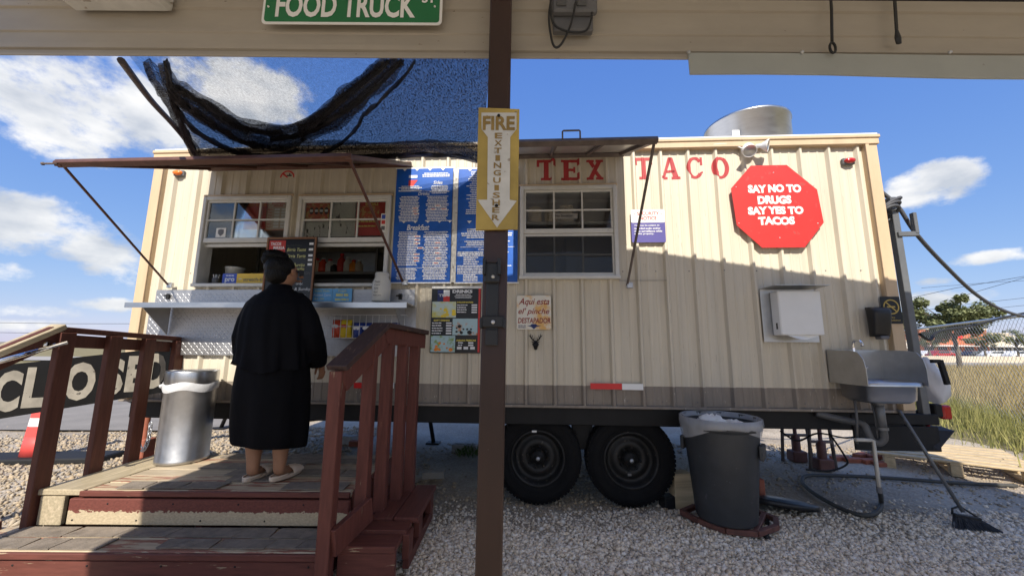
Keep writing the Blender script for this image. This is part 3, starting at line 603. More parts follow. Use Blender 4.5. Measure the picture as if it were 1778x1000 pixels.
def wall_panel(x0, x1, z0, z1, m, nm, holes=True, par=None):
    bp_ = {x0, x1}
    k0 = math.floor((x0-RIB0)/PITCH_R)-1
    for k in range(k0, k0+int((x1-x0)/PITCH_R)+4):
        c = RIB0+k*PITCH_R
        for d in (-.097, -.091, -.079, -.073, -.024, -.009, .009, .024, .073, .079, .091, .097):
            if x0 < c+d < x1: bp_.add(c+d)
    hs = [h for h in HOLES if h[1] > x0 and h[0] < x1 and h[3] > z0 and h[2] < z1] if holes else []
    for h in hs:
        for x in h[:2]:
            if x0 < x < x1: bp_.add(x)
    xs = sorted(bp_); zs = sorted({z0, z1, *[z for h in hs for z in h[2:] if z0 < z < z1]}); mb = MB()
    for i in range(len(xs)-1):
        a, b = xs[i], xs[i+1]
        if b-a < 1e-5: continue
        for j in range(len(zs)-1):
            c, d = zs[j], zs[j+1]; mx_, mz_ = (a+b)/2, (c+d)/2
            if any(h[0] < mx_ < h[1] and h[2] < mz_ < h[3] for h in hs): continue
            ya, yb = -rib_depth(a+1e-6), -rib_depth(b-1e-6); mb.quad((a, ya, c), (b, yb, c), (b, yb, d), (a, ya, d))
    return mb.build(nm, m, par or tr)
npan = 9; edges = [XL+.10]
while edges[-1] < XR-.12:
    nx_ = RIB0+(math.ceil((edges[-1]-RIB0+.6)/PITCH_R))*PITCH_R+.0; edges.append(min(nx_, XR-.10))
for a, b in zip(edges[:-1], edges[1:]):
    if b-a > .02: wall_panel(a, b, ZBAND, ZT, 'cream', 'wall_panel'); wall_panel(a, b, ZB, ZBAND, 'brown_band', 'skirt_panel')
# box shell behind the cladding: roof, floor, back and end walls
mb = MB(); mb.bx(XL, XR, .02, TD, ZT+.02, ZT+.07); mb.build('roof', 'roof_white', tr)
mb = MB(); mb.bx(XL+.02, XR-.02, .03, TD, ZB+.005, ZB+.06); mb.build('floor', 'interior_dark', tr)
mb = MB(); mb.bx(XL+.02, XR-.02, TD-.06, TD, ZB+.06, ZT+.02); mb.build('back_wall', 'cream', tr)
for x in (XL+.02, XR-.07): mb = MB(); mb.bx(x, x+.05, .04, TD-.06, ZB+.06, ZT+.02); mb.build('end_wall', 'cream', tr)
# corner trims, cornice, drip rail
for x0, x1, s in ((XL, XL+.105, 1), (XR-.105, XR, -1)):
    mb = MB(); mb.cbx(x0, x1, -.042, .03, ZB+.0, ZT, .004); mb.cbx(x0+(.075 if s > 0 else .0), x0+(.105 if s > 0 else .03), -.052, -.042, ZB, ZT, .003); mb.build('corner_trim', 'tan_trim', tr)
mb = MB(); cz0, cz1 = ZT-.002, WL(1161, 247).z; mb.cbx(XL-.01, XR+.012, -.055, .02, cz0, cz0+(cz1-cz0)*.62, .004); mb.cbx(XL-.018, XR+.02, -.066, .02, cz0+(cz1-cz0)*.62, cz1, .006); mb.build('cornice', 'tan_trim', tr)
mb = MB(); mb.bx(XL+.0, XR+.0, -.058, .25, cz1, cz1+.012); mb.build('roof_edge', 'roof_white', tr)
mb = MB(); mb.cbx(XL, XR, -.035, .03, ZB-.022, ZB-.001, .003); mb.build('bottom_rail', 'brown_band', tr)
# painted letters TEX TACO
import bmesh
def paint_on_ribs(o):                    # let the paint follow the ribs of the siding
    bm = bmesh.new(); bm.from_mesh(o.data); xs_ = [v_.co.x for v_ in bm.verts]
    k0 = math.floor((min(xs_)-RIB0)/PITCH_R)-1
    for k in range(k0, k0+5):
        for d in (-.024, -.009, .009, .024, .073, .079, .091, .097, -.073, -.079, -.091, -.097): bmesh.ops.bisect_plane(bm, geom=bm.verts[:]+bm.edges[:]+bm.faces[:], plane_co=(RIB0+k*PITCH_R+d, 0, 0), plane_no=(1, 0, 0))
    for v_ in bm.verts: v_.co.y = -rib_depth(v_.co.x)-.0025
    bm.to_mesh(o.data); bm.free()
def slab(mb, L, x0, x1, z0, z1, y):
    w_ = x1-x0; h_ = z1-z0; st = w_*.27; sf = h_*.13
    R = lambda a, b, c, d: mb.quad((x0+a*w_, y, z0+c*h_), (x0+b*w_, y, z0+c*h_), (x0+b*w_, y, z0+d*h_), (x0+a*w_, y, z0+d*h_))
    P = lambda L_: mb.add([(x0+a*w_, y, z0+b*h_) for a, b in L_], [tuple(range(len(L_)))])
    if L == 'T': R(0, 1, .86, 1); R(0, .13, .66, .86); R(.87, 1, .66, .86); R(.37, .63, .12, .86); R(.22, .78, 0, .12)
    if L == 'E': R(.0, .18, 0, .12); R(0, .18, .88, 1); R(.14, .42, .0, 1.0); R(.42, 1, .86, 1); R(.42, 1, 0, .14); R(.88, 1, .68, .86); R(.88, 1, .14, .33); R(.42, .68, .44, .57); R(.68, .78, .36, .65)
    if L == 'X': P([(.12, .1), (.40, .1), (.90, .9), (.62, .9)]); P([(.10, .9), (.36, .58), (.52, .70), (.38, .9)]); P([(.49, .32), (.64, .12), (.92, .12), (.64, .44)]); R(0, .45, .88, 1); R(.55, 1, .88, 1); R(0, .42, 0, .12); R(.56, 1, 0, .12)
    if L == 'A': P([(.08, .1), (.22, .1), (.58, 1.0), (.40, 1.0)]); P([(.62, .1), (.90, .1), (.64, 1.0), (.44, 1.0)]); R(.28, .72, .30, .41); R(0, .34, 0, .11); R(.54, 1, 0, .11)
    if L in 'CO':
        n = 28; o_ = []; i_ = []
        a0, a1 = (R_(38), R_(322)) if L == 'C' else (0, 2*math.pi)
        for k in range(n+1):
            t = a0+(a1-a0)*k/n; o_.append((.5+.5*math.cos(t), .5+.5*math.sin(t))); i_.append((.5+.25*math.cos(t), .5+.38*math.sin(t)))
        for k in range(n): P([i_[k], o_[k], o_[k+1], i_[k+1]])
        if L == 'C': R(.82, .95, .62, .98); P([(.80, .20), (.96, .26), (.94, .34), (.78, .28)])
for L, x0, x1, y0, y1 in (('T', 932, 965, 278, 313), ('E', 974, 1006, 278, 313), ('X', 1018, 1048, 278, 312), ('T', 1102, 1134, 274, 311), ('A', 1146, 1182, 274, 311), ('C', 1190, 1223, 273, 310), ('O', 1234, 1268, 273, 310)):
    r = wr(x0, y0, x1, y1, .006); mb = MB(); slab(mb, L, r[0], r[1], r[2], r[3], -.006)
    o = mb.build('painted_letter', 'red_letter', tr); o['label'] = 'red slab serif letter '+L+' painted on cream siding'
    paint_on_ribs(o)
# reflective tape
for x0, x1, y0, y1, m in ((615, 645, 664, 674, 'red_bright'), (672, 684, 664, 674, 'foil_white'), (1025, 1080, 665, 676, 'red_bright'), (1080, 1117, 666, 677, 'foil_white')):
    r = wr(x0, y0, x1, y1, .032); mb = MB(); mb.bx(r[0], r[1], -.0345, -.0315, r[2], r[3]); mb.build('reflector_tape', m, tr)
for px, py, m in ((310, 301, 'amber'), (1474, 280, 'red_lens')):
    c = WL(px, py, .03); mb = MB(); mb.cbx(c.x-.052, c.x+.052, -.035, .0, c.z-.03, c.z+.03, .01); bs = mb.build('marker_base', 'grey_plastic', tr)
    mb = MB(); mb.lathe([(.046, 0), (.046, -.012), (.036, -.024), (0, -.028)], 16, Matrix.Translation((c.x, -.035, c.z)) @ Matrix.Rotation(R_(-90), 4, 'X'), sy=.5); mb.build('marker_lens', m, bs)
for k in range(46):                       # cladding screws along the rail lines
    x = XL+.2+(k % 23)*.285; z = ZB+.035 if k < 23 else WL(1400, 470).z
    if any(h[0]-.05 < x < h[1]+.05 and h[2] < z < h[3] for h in HOLES): continue
    mb = MB(); y = -rib_depth(x); mb.lathe([(0, -.005), (.004, -.004), (.006, .001)], 6, Matrix.Translation((x, y, z)) @ Matrix.Rotation(R_(-90), 4, 'X')); mb.build('screw', 'grey_metal_paint', tr)
mb = MB(); mb.bx(WL(1073, 487).x, WL(1156, 487).x, -.0315, -.0285, WL(1110, 488).z-.002, WL(1110, 488).z+.002); mb.build('lap_seam', 'brown_band', tr)
# ---- windows
def window(rc, lower_open, cols, nm, glass='glass'):
    x0, x1, z0, z1 = rc; zm = z0+(z1-z0)*(.485 if lower_open else .485); fw = .034
    f = MB(); D0, D1 = -.052, .035
    f.cbx(x0, x0+fw, D0, D1, z0, z1); f.cbx(x1-fw, x1, D0, D1, z0, z1); f.cbx(x0+fw, x1-fw, D0, D1, z1-fw, z1); f.cbx(x0-.006, x1+.006, D0-.012, D1, z0, z0+.030)
    root = f.build('window', 'white_vinyl', tr); root['label'] = nm
    mb = MB(); mb.cbx(x0-.012, x1+.012, D0+.010, -.004, z1+.001, z1+.022); mb.build('head_flashing', 'tan_trim', root)
    # upper sash
    s = MB(); a, b = x0+fw, x1-fw; c, d = zm, z1-fw; s.cbx(a, b, -.036, -.004, c, c+.044); s.cbx(a, a+.02, -.034, -.004, c+.044, d-.02); s.cbx(b-.02, b, -.034, -.004, c+.044, d-.02); s.cbx(a, b, -.034, -.004, d-.02, d); s.build('sash', 'white_vinyl', root)
    def muntins(a, b, c, d, y):
        for k in range(1, cols): x = a+(b-a)*k/cols; m_ = MB(); m_.bx(x-.007, x+.007, y-.012, y-.001, c, d); m_.build('muntin', 'white_vinyl', root)
        z = (c+d)/2; m_ = MB(); m_.bx(a, b, y-.011, y-.0015, z-.007, z+.007); m_.build('muntin', 'white_vinyl', root)
    g = MB(); g.bx(a+.02, b-.02, -.019, -.016, c+.044, d-.02); g.build('pane', 'glass', root); muntins(a+.02, b-.02, c+.044, d-.02, -.019)
    if lower_open:
        s = MB(); s.cbx(a, b, .000, .028, zm-.034, zm-.002); s.build('sash', 'white_vinyl', root)      # raised lower sash behind the upper one
        g = MB(); g.bx(a+.02, b-.02, .010, .013, zm, d-.03); g.build('pane', 'glass', root)
    else:
        c, d = z0+.03, zm; s = MB(); s.cbx(a, b, -.030, -.002, d-.028, d-.002); s.cbx(a, b, -.030, -.002, c, c+.03); s.cbx(a, a+.02, -.029, -.002, c+.03, d-.028); s.cbx(b-.02, b, -.029, -.002, c+.03, d-.028); s.build('sash', 'white_vinyl', root)
        g = MB(); g.bx(a+.02, b-.02, -.012, -.009, c+.03, d-.028); g.build('pane', 'glass', root); muntins(a+.02, b-.02, c+.03, d-.028, -.0125)
        g = MB(); g.bx(a+.02, b-.02, -.032, -.0305, c+.03, d-.028); g.build('insect_screen', 'glass_screen', root)
    for (p, q) in (((x0, z0), (x0, z1)), ((x1, z0), (x1, z1)), ((x0, z0), (x1, z0)), ((x0, z1), (x1, z1))):      # jamb liner
        pass
    j = MB(); j.bx(x0+.02, x0+.03, D1, .09, z0+.02, z1-.02); j.bx(x1-.03, x1-.02, D1, .09, z0+.02, z1-.02); j.bx(x0+.03, x1-.03, D1, .09, z1-.03, z1-.02); j.bx(x0+.03, x1-.03, D1, .09, z0+.02, z0+.03); j.build('jamb', 'white_vinyl', root)
    return root
window(WA, True, 3, 'left serving window with raised lower sash'); window(WB, True, 3, 'middle serving window with raised lower sash'); window(WC, False, 3, 'closed white grid window under the small hatch')
# trim between/around the serving windows
# ---- diamond tread plate: plates with raised lozenges
def lozenges(mb, x0, x1, z0, z1, y):
    p = .027; n = int((x1-x0)/p); m_ = int((z1-z0)/p)
    for i in range(n):
        for j in range(m_):
            cx = x0+(i+.5)*p; cz = z0+(j+.5)*p; t = R_(45 if (i+j) % 2 else -45); c, s_ = math.cos(t), math.sin(t); L, W_ = .0155, .0046
            pts = [(cx+c*L, cz+s_*L), (cx-s_*W_, cz+c*W_), (cx-c*L, cz-s_*L), (cx+s_*W_, cz-c*W_)]
            mb.add([(a, y, b) for a, b in pts]+[(cx+c*L*.4, y-.0015, cz+s_*L*.4), (cx-c*L*.4, y-.0015, cz-s_*L*.4)], [(0,1,4),(1,5,4),(1,2,5),(2,3,5),(3,4,5),(3,0,4)])
def tread_plate(x0, x1, z0, z1, y, nm='tread_plate'):
    mb = MB(); mb.bx(x0, x1, y, y+.003, z0, z1); o = mb.build(nm, 'diamond_plate', tr); mb = MB(); lozenges(mb, x0+.006, x1-.006, z0+.006, z1-.006, y); mb.build('tread_pattern', 'diamond_plate', o); return o
PX0 = WL(276, 515).x; PX1 = WL(724, 520).x
zc = WL(450, 530, .05).z
tread_plate(PX0+.005, PX1-.01, WL(450, 530, .036).z, WL(450, 503, .036).z, -.036)
zl1 = WL(450, 590, .036).z; zl0 = WL(450, 617, .04).z
tread_plate(WL(263, 560).x, PX1+.01, zl1, zc-.02, -.036); tread_plate(WL(306, 600).x, PX1, zl0, zl1+.004, -.041)
# ---- counter shelf
OFF = .36; a = WL(213, 524, OFF); b = WL(706, 529, OFF); zc1 = WL(450, 525, OFF).z; zc0 = WL(450, 534, OFF).z
sx0, sx1 = a.x+.02, b.x
mb = MB(); mb.add([(sx0, -OFF, zc1), (sx1, -OFF, zc1), (PX1-.0, -.04, zc1+.004), (sx0+.06, -.04, zc1+.004), (sx0, -OFF, zc0), (sx1, -OFF, zc0), (sx1, -OFF+.012, zc0), (sx0+.02, -OFF+.012, zc0), (sx1, -OFF+.012, zc1-.008), (sx0+.02, -OFF+.012, zc1-.008), (PX1, -.04, zc1-.006), (sx0+.06, -.04, zc1-.006)],
       [(0,1,2,3),(4,5,1,0),(7,6,5,4),(9,8,6,7),(11,10,8,9),(0,3,11,9,7,4),(1,5,6,8,10,2),(3,2,10,11)]); cs = mb.build('serving_shelf', 'stainless', tr)
for x, sg in ((sx0+.10, 1), (PX1-.09, -1), (WL(470, 560).x, 1)):
    mb = MB(); pts = [(-.045, zc1-.012), (-OFF+.03, zc1-.012), (-.045, zc1-.26)]
    vs = [(x-.002, y, z) for y, z in pts]+[(x+.002, y, z) for y, z in pts]; mb.add(vs, [(0,1,2),(5,4,3),(0,3,4,1),(1,4,5,2),(2,5,3,0)]); mb.build('shelf_bracket', 'stainless_dull', tr)
for px in (292, 520, 695):
    c = WL(px, 515, .045); mb = MB(); mb.cbox((c.x, -.05, c.z), (.03, .016, .05), .004); mb.cbox((c.x-.02, -.052, c.z+.008), (.03, .014, .012), .003); mb.build('latch', 'black_steel', tr)
# ---- awning over the serving windows
def hatch(x0, x1, zh, depth, drop, nm, m, struts, handle=None, ribs=4, th=.03, skew=0):
    def P(x, t, dz=0): return (x+skew*t, -.035-depth*t, zh-drop*t+dz)
    fr = MB(); up = Vector((0, drop, depth)).normalized()
    for t in (0.01, .985): fr.bar(P(x0, t), P(x1, t), .045, th, up)
    for x in (x0+.02, x1-.02): fr.bar(P(x, .0), P(x, 1.0), .045, th, up)
    root = fr.build(nm, m, tr)
    for k in range(1, ribs): x = x0+(x1-x0)*k/ribs; r = MB(); r.bar(P(x, .03), P(x, .97), .025, th*.7, up); r.build('rib', m, root)
    s = MB(); o_ = up*(th*.5+.004); s.add([Vector(P(x, t))+o_*q for q in (1, 1.25) for x, t in ((x0, 0), (x1, 0), (x1, 1), (x0, 1))], [(3,2,1,0),(4,5,6,7),(0,1,5,4),(1,2,6,5),(2,3,7,6),(3,0,4,7)]); s.build('skin', 'hatch_skin' if nm == 'window_hatch' else 'awning_skin', root)
    for xf_, x, zb_ in struts:
        t_ = MB(); e = Vector(P(xf_, .97, -.02)); f = Vector((x, -.045, zb_)); t_.bar(f, e, .019, .014, (0, 1, 0)); st = t_.build('strut', m, root)
        t_ = MB(); t_.cbox((x+.02, -.05, zb_), (.05, .03, .05), .004); t_.build('strut_bracket', 'galvanised', st)
    return root
mat('hatch_skin', (0.42, 0.40, 0.39), 0.35, .35, var=0.12, scale=6)
mat('awning_skin', (0.055, 0.030, 0.026), 0.5, var=0.3, scale=6)
aw0 = WL(299, 495).x; aw1 = WL(703, 492).x; zh = WL(705, 289).z
fl = TMI @ AT(92, 281, 2.38); fr_ = TMI @ AT(616, 273, 2.27)
dep = -(fr_.y)-.035
awf = fl.x; hatch(awf, aw1+.02, zh, dep, zh-fr_.z, 'awning', 'awning_brown', [(awf+.03, aw0+.01, WL(299, 497).z), (aw1, aw1, WL(703, 492).z)], ribs=4, th=.034)
mb = MB(); q0 = Vector((awf, -.035-dep, fr_.z)); mb.tube([q0+Vector((.03, 0, 0)), q0-Vector((.075, 0, 0))], .007, 8); mb.lathe([(0, -.006), (.011, -.004), (.011, .004), (0, .006)], 8, Matrix.Translation(q0-Vector((.075, 0, 0))) @ Matrix.Rotation(R_(90), 4, 'Y')); mb.build('awning_pin', 'rust_steel', tr)
fr2 = TMI @ AT(1158, 243, 2.38); hx1 = WL(1091, 498).x; hz = WL(1085, 271).z; dep2 = -fr2.y-.035
ht = hatch(WL(893, 400).x, hx1, hz, dep2, hz-fr2.z, 'window_hatch', 'rust_steel', [(hx1-.02, hx1-.02, WL(1091, 497).z)], ribs=3, th=.03)
c = Vector((WL(893, 400).x+.52, -.035-dep2, fr2.z)); mb = MB(); hp = TMI @ AT(992, 236, 2.38)
mb.tube([(hp.x-.058, hp.y, fr2.z+.0), (hp.x-.058, hp.y, fr2.z+.055), (hp.x-.052, hp.y, fr2.z+.061), (hp.x+.052, hp.y, fr2.z+.061), (hp.x+.058, hp.y, fr2.z+.055), (hp.x+.058, hp.y, fr2.z)], .006, 6); mb.build('handle', 'rust_steel', ht)
# ---- exhaust fan on the roof
fc = WL(1299, 238); base = TMI @ AT(1296, 240, 3.92); fx, fy = base.x, base.y; fz = ZT+.07
ef = MB(); ef.lathe([(.44, fz), (.44, fz+.10), (.40, fz+.12), (.405, fz+.125), (.405, fz+.50), (.415, fz+.505), (.415, fz+.525), (.39, fz+.525), (.385, fz+.30)], 48, Matrix.Translation((fx, fy, 0))); ef.build('exhaust_fan', 'stainless', tr)
mb = MB(); mb.cbx(fx-.36, fx-.29, fy-.405, fy-.395, fz+.2, fz+.27, .002); mb.build('fan_label', 'white_paint', tr)
# ---- chassis
mb = MB(); mb.cbx(XL+.05, XR-.05, .03, .11, ZB-.17, ZB-.024, .006); mb.build('chassis_beam', 'black_steel', tr)
mb = MB(); mb.cbx(XL+.05, XR-.05, TD-.15, TD-.07, ZB-.17, ZB-.0, .006); mb.build('chassis_beam', 'black_steel', tr)
for k in range(8): x = XL+.3+k*.85; mb = MB(); mb.bx(x-.03, x+.03, .11, TD-.15, ZB-.10, ZB-.004); mb.build('cross_member', 'black_steel', tr)
# tongue at the left end
mb = MB(); mb.bar((XL+.1, .3, ZB-.12), (XL-1.1, 1.1, ZB-.12), .07, .12); mb.bar((XL+.1, 2.0, ZB-.12), (XL-1.1, 1.2, ZB-.12), .07, .12); mb.build('tongue', 'black_steel', tr)
# wheels
def tyre_prof(R, W_): return [(R*.60, -W_*.40), (R*.66, -W_*.47), (R*.80, -W_*.5), (R*.90, -W_*.48), (R*.955, -W_*.43), (R*.985, -W_*.36), (R, -W_*.26), (R, W_*.26), (R*.97, W_*.42), (R*.85, W_*.5), (R*.62, W_*.42)]
def wheel(cx, cz, Rw, yf):
    W_ = .225; cy = yf+W_*.5; M = Matrix.Translation((cx, cy, cz)) @ Matrix.Rotation(R_(-90), 4, 'X')
    w_ = MB(); w_.lathe(tyre_prof(Rw, W_), 56, M)
    for rr in (.70, .875): w_.lathe([(Rw*(rr-.008), -W_*.492), (Rw*rr, -W_*.512), (Rw*(rr+.008), -W_*.492)], 56, M)
    root = w_.build('wheel', 'tyre', tr)
    # tread blocks at the shoulder
    tb = MB()
    for k in range(64):
        a = 2*math.pi*k/64; rm = Matrix.Rotation(a, 4, 'Z')
        for zz, ww in ((-W_*.34, .030), (-W_*.1, .034), (W_*.14, .034)):
            r3 = (M @ rm).to_3x3(); cc = M @ (rm @ Vector((Rw*(.985 if zz < -.06 else 1.0), 0, zz))); tb.box(cc, (.012, .024, ww), r3)
    tb.build('tread_blocks', 'tyre', root)
    rim = MB(); rim.lathe([(Rw*.63, -W_*.40), (Rw*.62, -W_*.46), (Rw*.585, -W_*.46), (Rw*.565, -W_*.38), (Rw*.53, -W_*.30), (Rw*.525, -W_*.12), (Rw*.45, -W_*.10), (Rw*.40, -W_*.20), (Rw*.34, -W_*.24), (Rw*.25, -W_*.22), (Rw*.22, -W_*.12), (0, -W_*.12)], 40, M); ri = rim.build('rim', 'rim', root)
    hb = MB(); hb.lathe([(.062, -W_*.10), (.060, -W_*.30), (.045, -W_*.40), (.028, -W_*.43), (.026, -W_*.50), (0, -W_*.52)], 20, M); hb.build('hub_cap', 'rim', root)
    g_ = MB(); g_.lathe([(.018, -W_*.50), (.016, -W_*.54), (0, -W_*.55)], 10, M); g_.build('grease_cap', 'galvanised', root)
    for k in range(8):
        a = 2*math.pi*k/8+.2; n_ = MB(); c = Vector((.088*math.cos(a), .088*math.sin(a), -W_*.20)); n_.lathe([(0, -.022), (.010, -.020), (.011, .008)], 6, M @ Matrix.Translation(c)); n_.build('lug_nut', 'rim', ri)
    return root
wy = .06
for px in (934, 1097):
    c = WL(px, 799, -wy); wheel(c.x, .365, .368, wy)
mb = MB(); c1, c2 = WL(934, 799, -wy).x, WL(1097, 799, -wy).x
for x in (c1, c2): mb.tube([(x, .15, .365), (x, TD-.15, .365)], .038, 10)
mb.build('axle', 'black_steel', tr)
mb = MB(); xm = (c1+c2)/2; mb.bar((xm-.62, .20, .46), (xm-.05, .20, .56), .06, .05, (0, 0, 1)); mb.bar((xm+.05, .20, .56), (xm+.62, .20, .46), .06, .05); mb.cbx(xm-.09, xm+.09, .17, .24, .42, ZB-.15, .006); mb.build('leaf_spring', 'black_steel', tr)
mb = MB(); mb.cbx(c1-.05, c1-.01, wy-.012, wy-.010, .58, .595, .001); mb.build('tyre_tag', 'white_paint', tr)
mb = MB(); p = WL(1105, 840, -wy+.02); mb.cbox((p.x-.05, wy-.012, .26), (.03, .004, .018), .002); mb.build('wheel_weight', 'grey_metal_paint', tr)
# rear bumper with a perforated step and a red tail lamp
zb2 = ZB-.02; q0 = WL(1548, 720); mb = MB(); mb.cbx(XR-.45, XR+.22, .02, .10, zb2-.10, zb2-.015, .006)
mb.cbx(XR-.45, XR+.20, .015, .035, zb2-.30, zb2-.11, .004); mb.build('rear_bumper', 'black_steel', tr)
t0 = TMI @ AT(1640, 715, 3.25); mb = MB(); mb.cbox((t0.x, t0.y, t0.z), (.07, .06, .11), .012); mb.build('tail_lamp', 'red_lens', tr); mb = MB(); mb.cbox((t0.x-.06, t0.y+.01, t0.z+.012), (.06, .07, .10), .008); mb.build('lamp_housing', 'black_steel', tr)
mb = MB(); bt = TMI @ AT(1632, 627, 3.3); mb.bar((bt.x-.07, bt.y, bt.z), (bt.x, bt.y, bt.z), .03, .03); mb.bar((bt.x, bt.y, bt.z+.01), (bt.x+.03, bt.y, bt.z-.19), .035, .03, (0, 1, 0)); mb.build('rear_hook', 'black_steel', tr)
# upright pole at the rear corner with hook bracket
pu = TMI @ AT(1546, 345, 3.27); pl = TMI @ AT(1590, 612, 3.27); mb = MB(); mb.bar((pu.x, pu.y, 2.62), (pu.x+.01, pu.y, ZB-.05), .055, .055, (0, 1, 0)); upo = mb.build('rear_upright', 'grey_metal_paint', tr)
mb = MB(); h0 = TMI @ AT(1558, 407, 3.24); h1 = TMI @ AT(1593, 406, 3.24); h2 = TMI @ AT(1585, 370, 3.24); mb.bar(h0, h1, .03, .04); mb.bar(h1+Vector((-.012, 0, -.0)), Vector((h1.x-.012, h1.y, h2.z)), .03, .04, (0, 1, 0)); mb.build('hook_bracket', 'grey_metal_paint', upo)
# jack stands under the trailer
def jack(x, y, nm='jack_leg', foot=True, lean=0): mb = MB(); mb.tube([(x, y, ZB-.1), (x+lean, y, .02)], .028, 8); mb.cbox((x+lean, y, .014), (.18, .14, .02), .004); return mb.build(nm, 'black_steel', tr)
p = TMI @ GZ(745, 770); jack(p.x-.08, p.y, lean=.14)
p = TMI @ GZ(410, 745); jack(p.x, p.y, lean=-.25)
# ---- interior: shelves, goods, ceiling lamp strip (unlit), counter
mb = MB(); mb.bx(XL+.07, XR-.07, .10, .75, zc1-.06, zc1-.03); mb.build('inner_counter', 'stainless_dull', tr)
# shelf with bottles opposite the middle window
shz = WL(600, 473, -1.0).z; sa, sb = WL(540, 470, -1.0).x, WL(645, 470, -1.0).x
mb = MB(); mb.bx(sa-.7, sb+.06, .95, 1.25, shz-.03, shz); mb.bx(sa-.7, sb+.06, .95, 1.25, shz+.42, shz+.45)
for x in (sa-.68, sb+.05): mb.bx(x-.012, x+.012, 1.0, 1.03, ZB+.06, shz+.9)
mb.build('inner_shelf', 'interior_wall', tr)
mb = MB(); sh2 = WL(980, 440, -.9).z; mb.bx(WL(905, 440, -.1).x, WL(1080, 440, -.1).x, .095, .36, WL(980, 391, -.2).z-.03, WL(980, 391, -.2).z); mb.build('cup_shelf', 'interior_wall', tr)
mb = MB(); mb.bx(XL+.2, XR-.2, 1.1, 1.25, ZT-.06, ZT-.02); mb.build('ceiling_lamp', 'white_plastic', tr)
mb = MB(); mb.cbx(.6, 2.6, 1.55, TD-.07, ZB+.9, ZT-.35, .02); mb.build('hood', 'stainless_dull', tr)
mb = MB(); mb.cbx(-2.9, -1.9, 1.6, TD-.07, ZB+.06, ZB+1.75, .02); mb.build('fridge', 'stainless_dull', tr)
# ------------------------------------------------------------------ signs and fittings on the trailer wall
class WS:
    """a flat sign on the wall: local coordinates centred on its own middle, drawn from photo pixels"""
    def __init__(s, name, label, cat, x0, y0, x1, y1, off, m, th=.004, rounded=0.0, outline=None, partname='panel'):
        s.off = off; c = WL((x0+x1)/2, (y0+y1)/2, off); s.c = c; s.root = thing(name, label, cat, TM @ c, YAW)
        a = WL(x0, (y0+y1)/2, off).x-c.x; b = WL(x1, (y0+y1)/2, off).x-c.x; lo = WL((x0+x1)/2, y1, off).z-c.z; hi = WL((x0+x1)/2, y0, off).z-c.z
        s.x0, s.x1, s.z0, s.z1 = a, b, lo, hi; mb = MB(); s.y = 0
        if outline: mb.prism(outline(s), 0, th)
        elif rounded: mb.prism(rrect(a, b, lo, hi, rounded), 0, th)
        else: mb.bx(a, b, 0, th, lo, hi)
        s.panel = mb.build(partname, m, s.root)
    def L(s, px, py): p = WL(px, py, s.off)-s.c; return p.x, p.z
    def U(s, u, v): return s.x0+(s.x1-s.x0)*u, s.z1-(s.z1-s.z0)*v           # u right, v down, 0..1
    def rect(s, u0, v0, u1, v1, m, nm='print', d=.0012, par=None):
        a = s.U(u0, v1); b = s.U(u1, v0); mb = MB(); mb.bx(a[0], b[0], -d, -d+.0008, a[1], b[1]); return mb.build(nm, m, par or s.root)
    def text(s, t, u0, v0, u1, v1, m, bold=.0, shear=0, d=.0022, nm='lettering', warp=0): a = s.U(u0, v1); b = s.U(u1, v0); return txt(t, a[0], b[0], a[1], b[1], -d, s.root, m, nm, bold, shear, warp=warp)
    def lines(s, specs, m, d=.002, nm='small_print'):
        mb = MB()
        for u0, u1, v, h, al in specs:
            a = s.U(u0, v); b = s.U(u1, v); words(mb, a[0], b[0], a[1], h*(s.z1-s.z0), -d, .92, al)
        o = mb.build(nm, m, s.root); o['kind'] = 'stuff'; return o
# octagon
oc = WS('octagon_sign', 'red octagon sign reading SAY NO TO DRUGS SAY YES TO TACOS', 'sign', 1272, 287, 1427, 430, .05, 'red_paint',
        outline=lambda s: [(s.x0+(s.x1-s.x0)*u, s.z0+(s.z1-s.z0)*v) for u, v in ((.29, 0), (.76, 0), (1.0, .29), (.97, .69), (.66, 1), (.25, 1), (0, .72), (.03, .27))])
for t, x0, x1, y0, y1 in (('SAY NO TO', 1299, 1390, 320, 335.5), ('DRUGS', 1316, 1373, 339.5, 355), ('SAY YES TO', 1299, 1394, 358, 373), ('TACOS', 1317, 1379, 376, 391)):
    a = oc.L(x0, y1); b = oc.L(x1, y0); txt(t, a[0], b[0], a[1], b[1], -.002, oc.root, 'white_paint', bold=.06, warp=.0022)
for px, py in ((1278, 325), (1413, 322), (1283, 388), (1420, 388), (1343, 300), (1354, 413)):
    p = oc.L(px, py); mb = MB(); mb.lathe([(0, -.004), (.005, -.003), (.006, .001)], 8, Matrix.Translation((p[0], 0, p[1])) @ Matrix.Rotation(R_(-90), 4, 'X')); mb.build('screw', 'galvanised', oc.root)
# security notice
sn = WS('security_notice', 'white and purple SECURITY NOTICE sign beside the grid window', 'sign', 1096, 364, 1155, 421, .036, 'purple', rounded=.014)
a = sn.U(0, .40); mb = MB(); mb.prism(rrect(sn.x0, sn.x1, a[1], sn.z1, .014), -.001, .0); mb.build('header', 'white_paint', sn.root)
sn.text('- SECURITY -', .10, .07, .92, .17, 'print_red', .015); sn.text('NOTICE', .26, .21, .76, .32, 'print_red', .02)
for i, t in enumerate(('You may be subject to', 'recorded audio and/or', 'video surveillance while', 'on this property.')): sn.text(t, .08, .46+i*.085, (.83, .86, .90, .66)[i], .52+i*.085, 'print_white', .02)
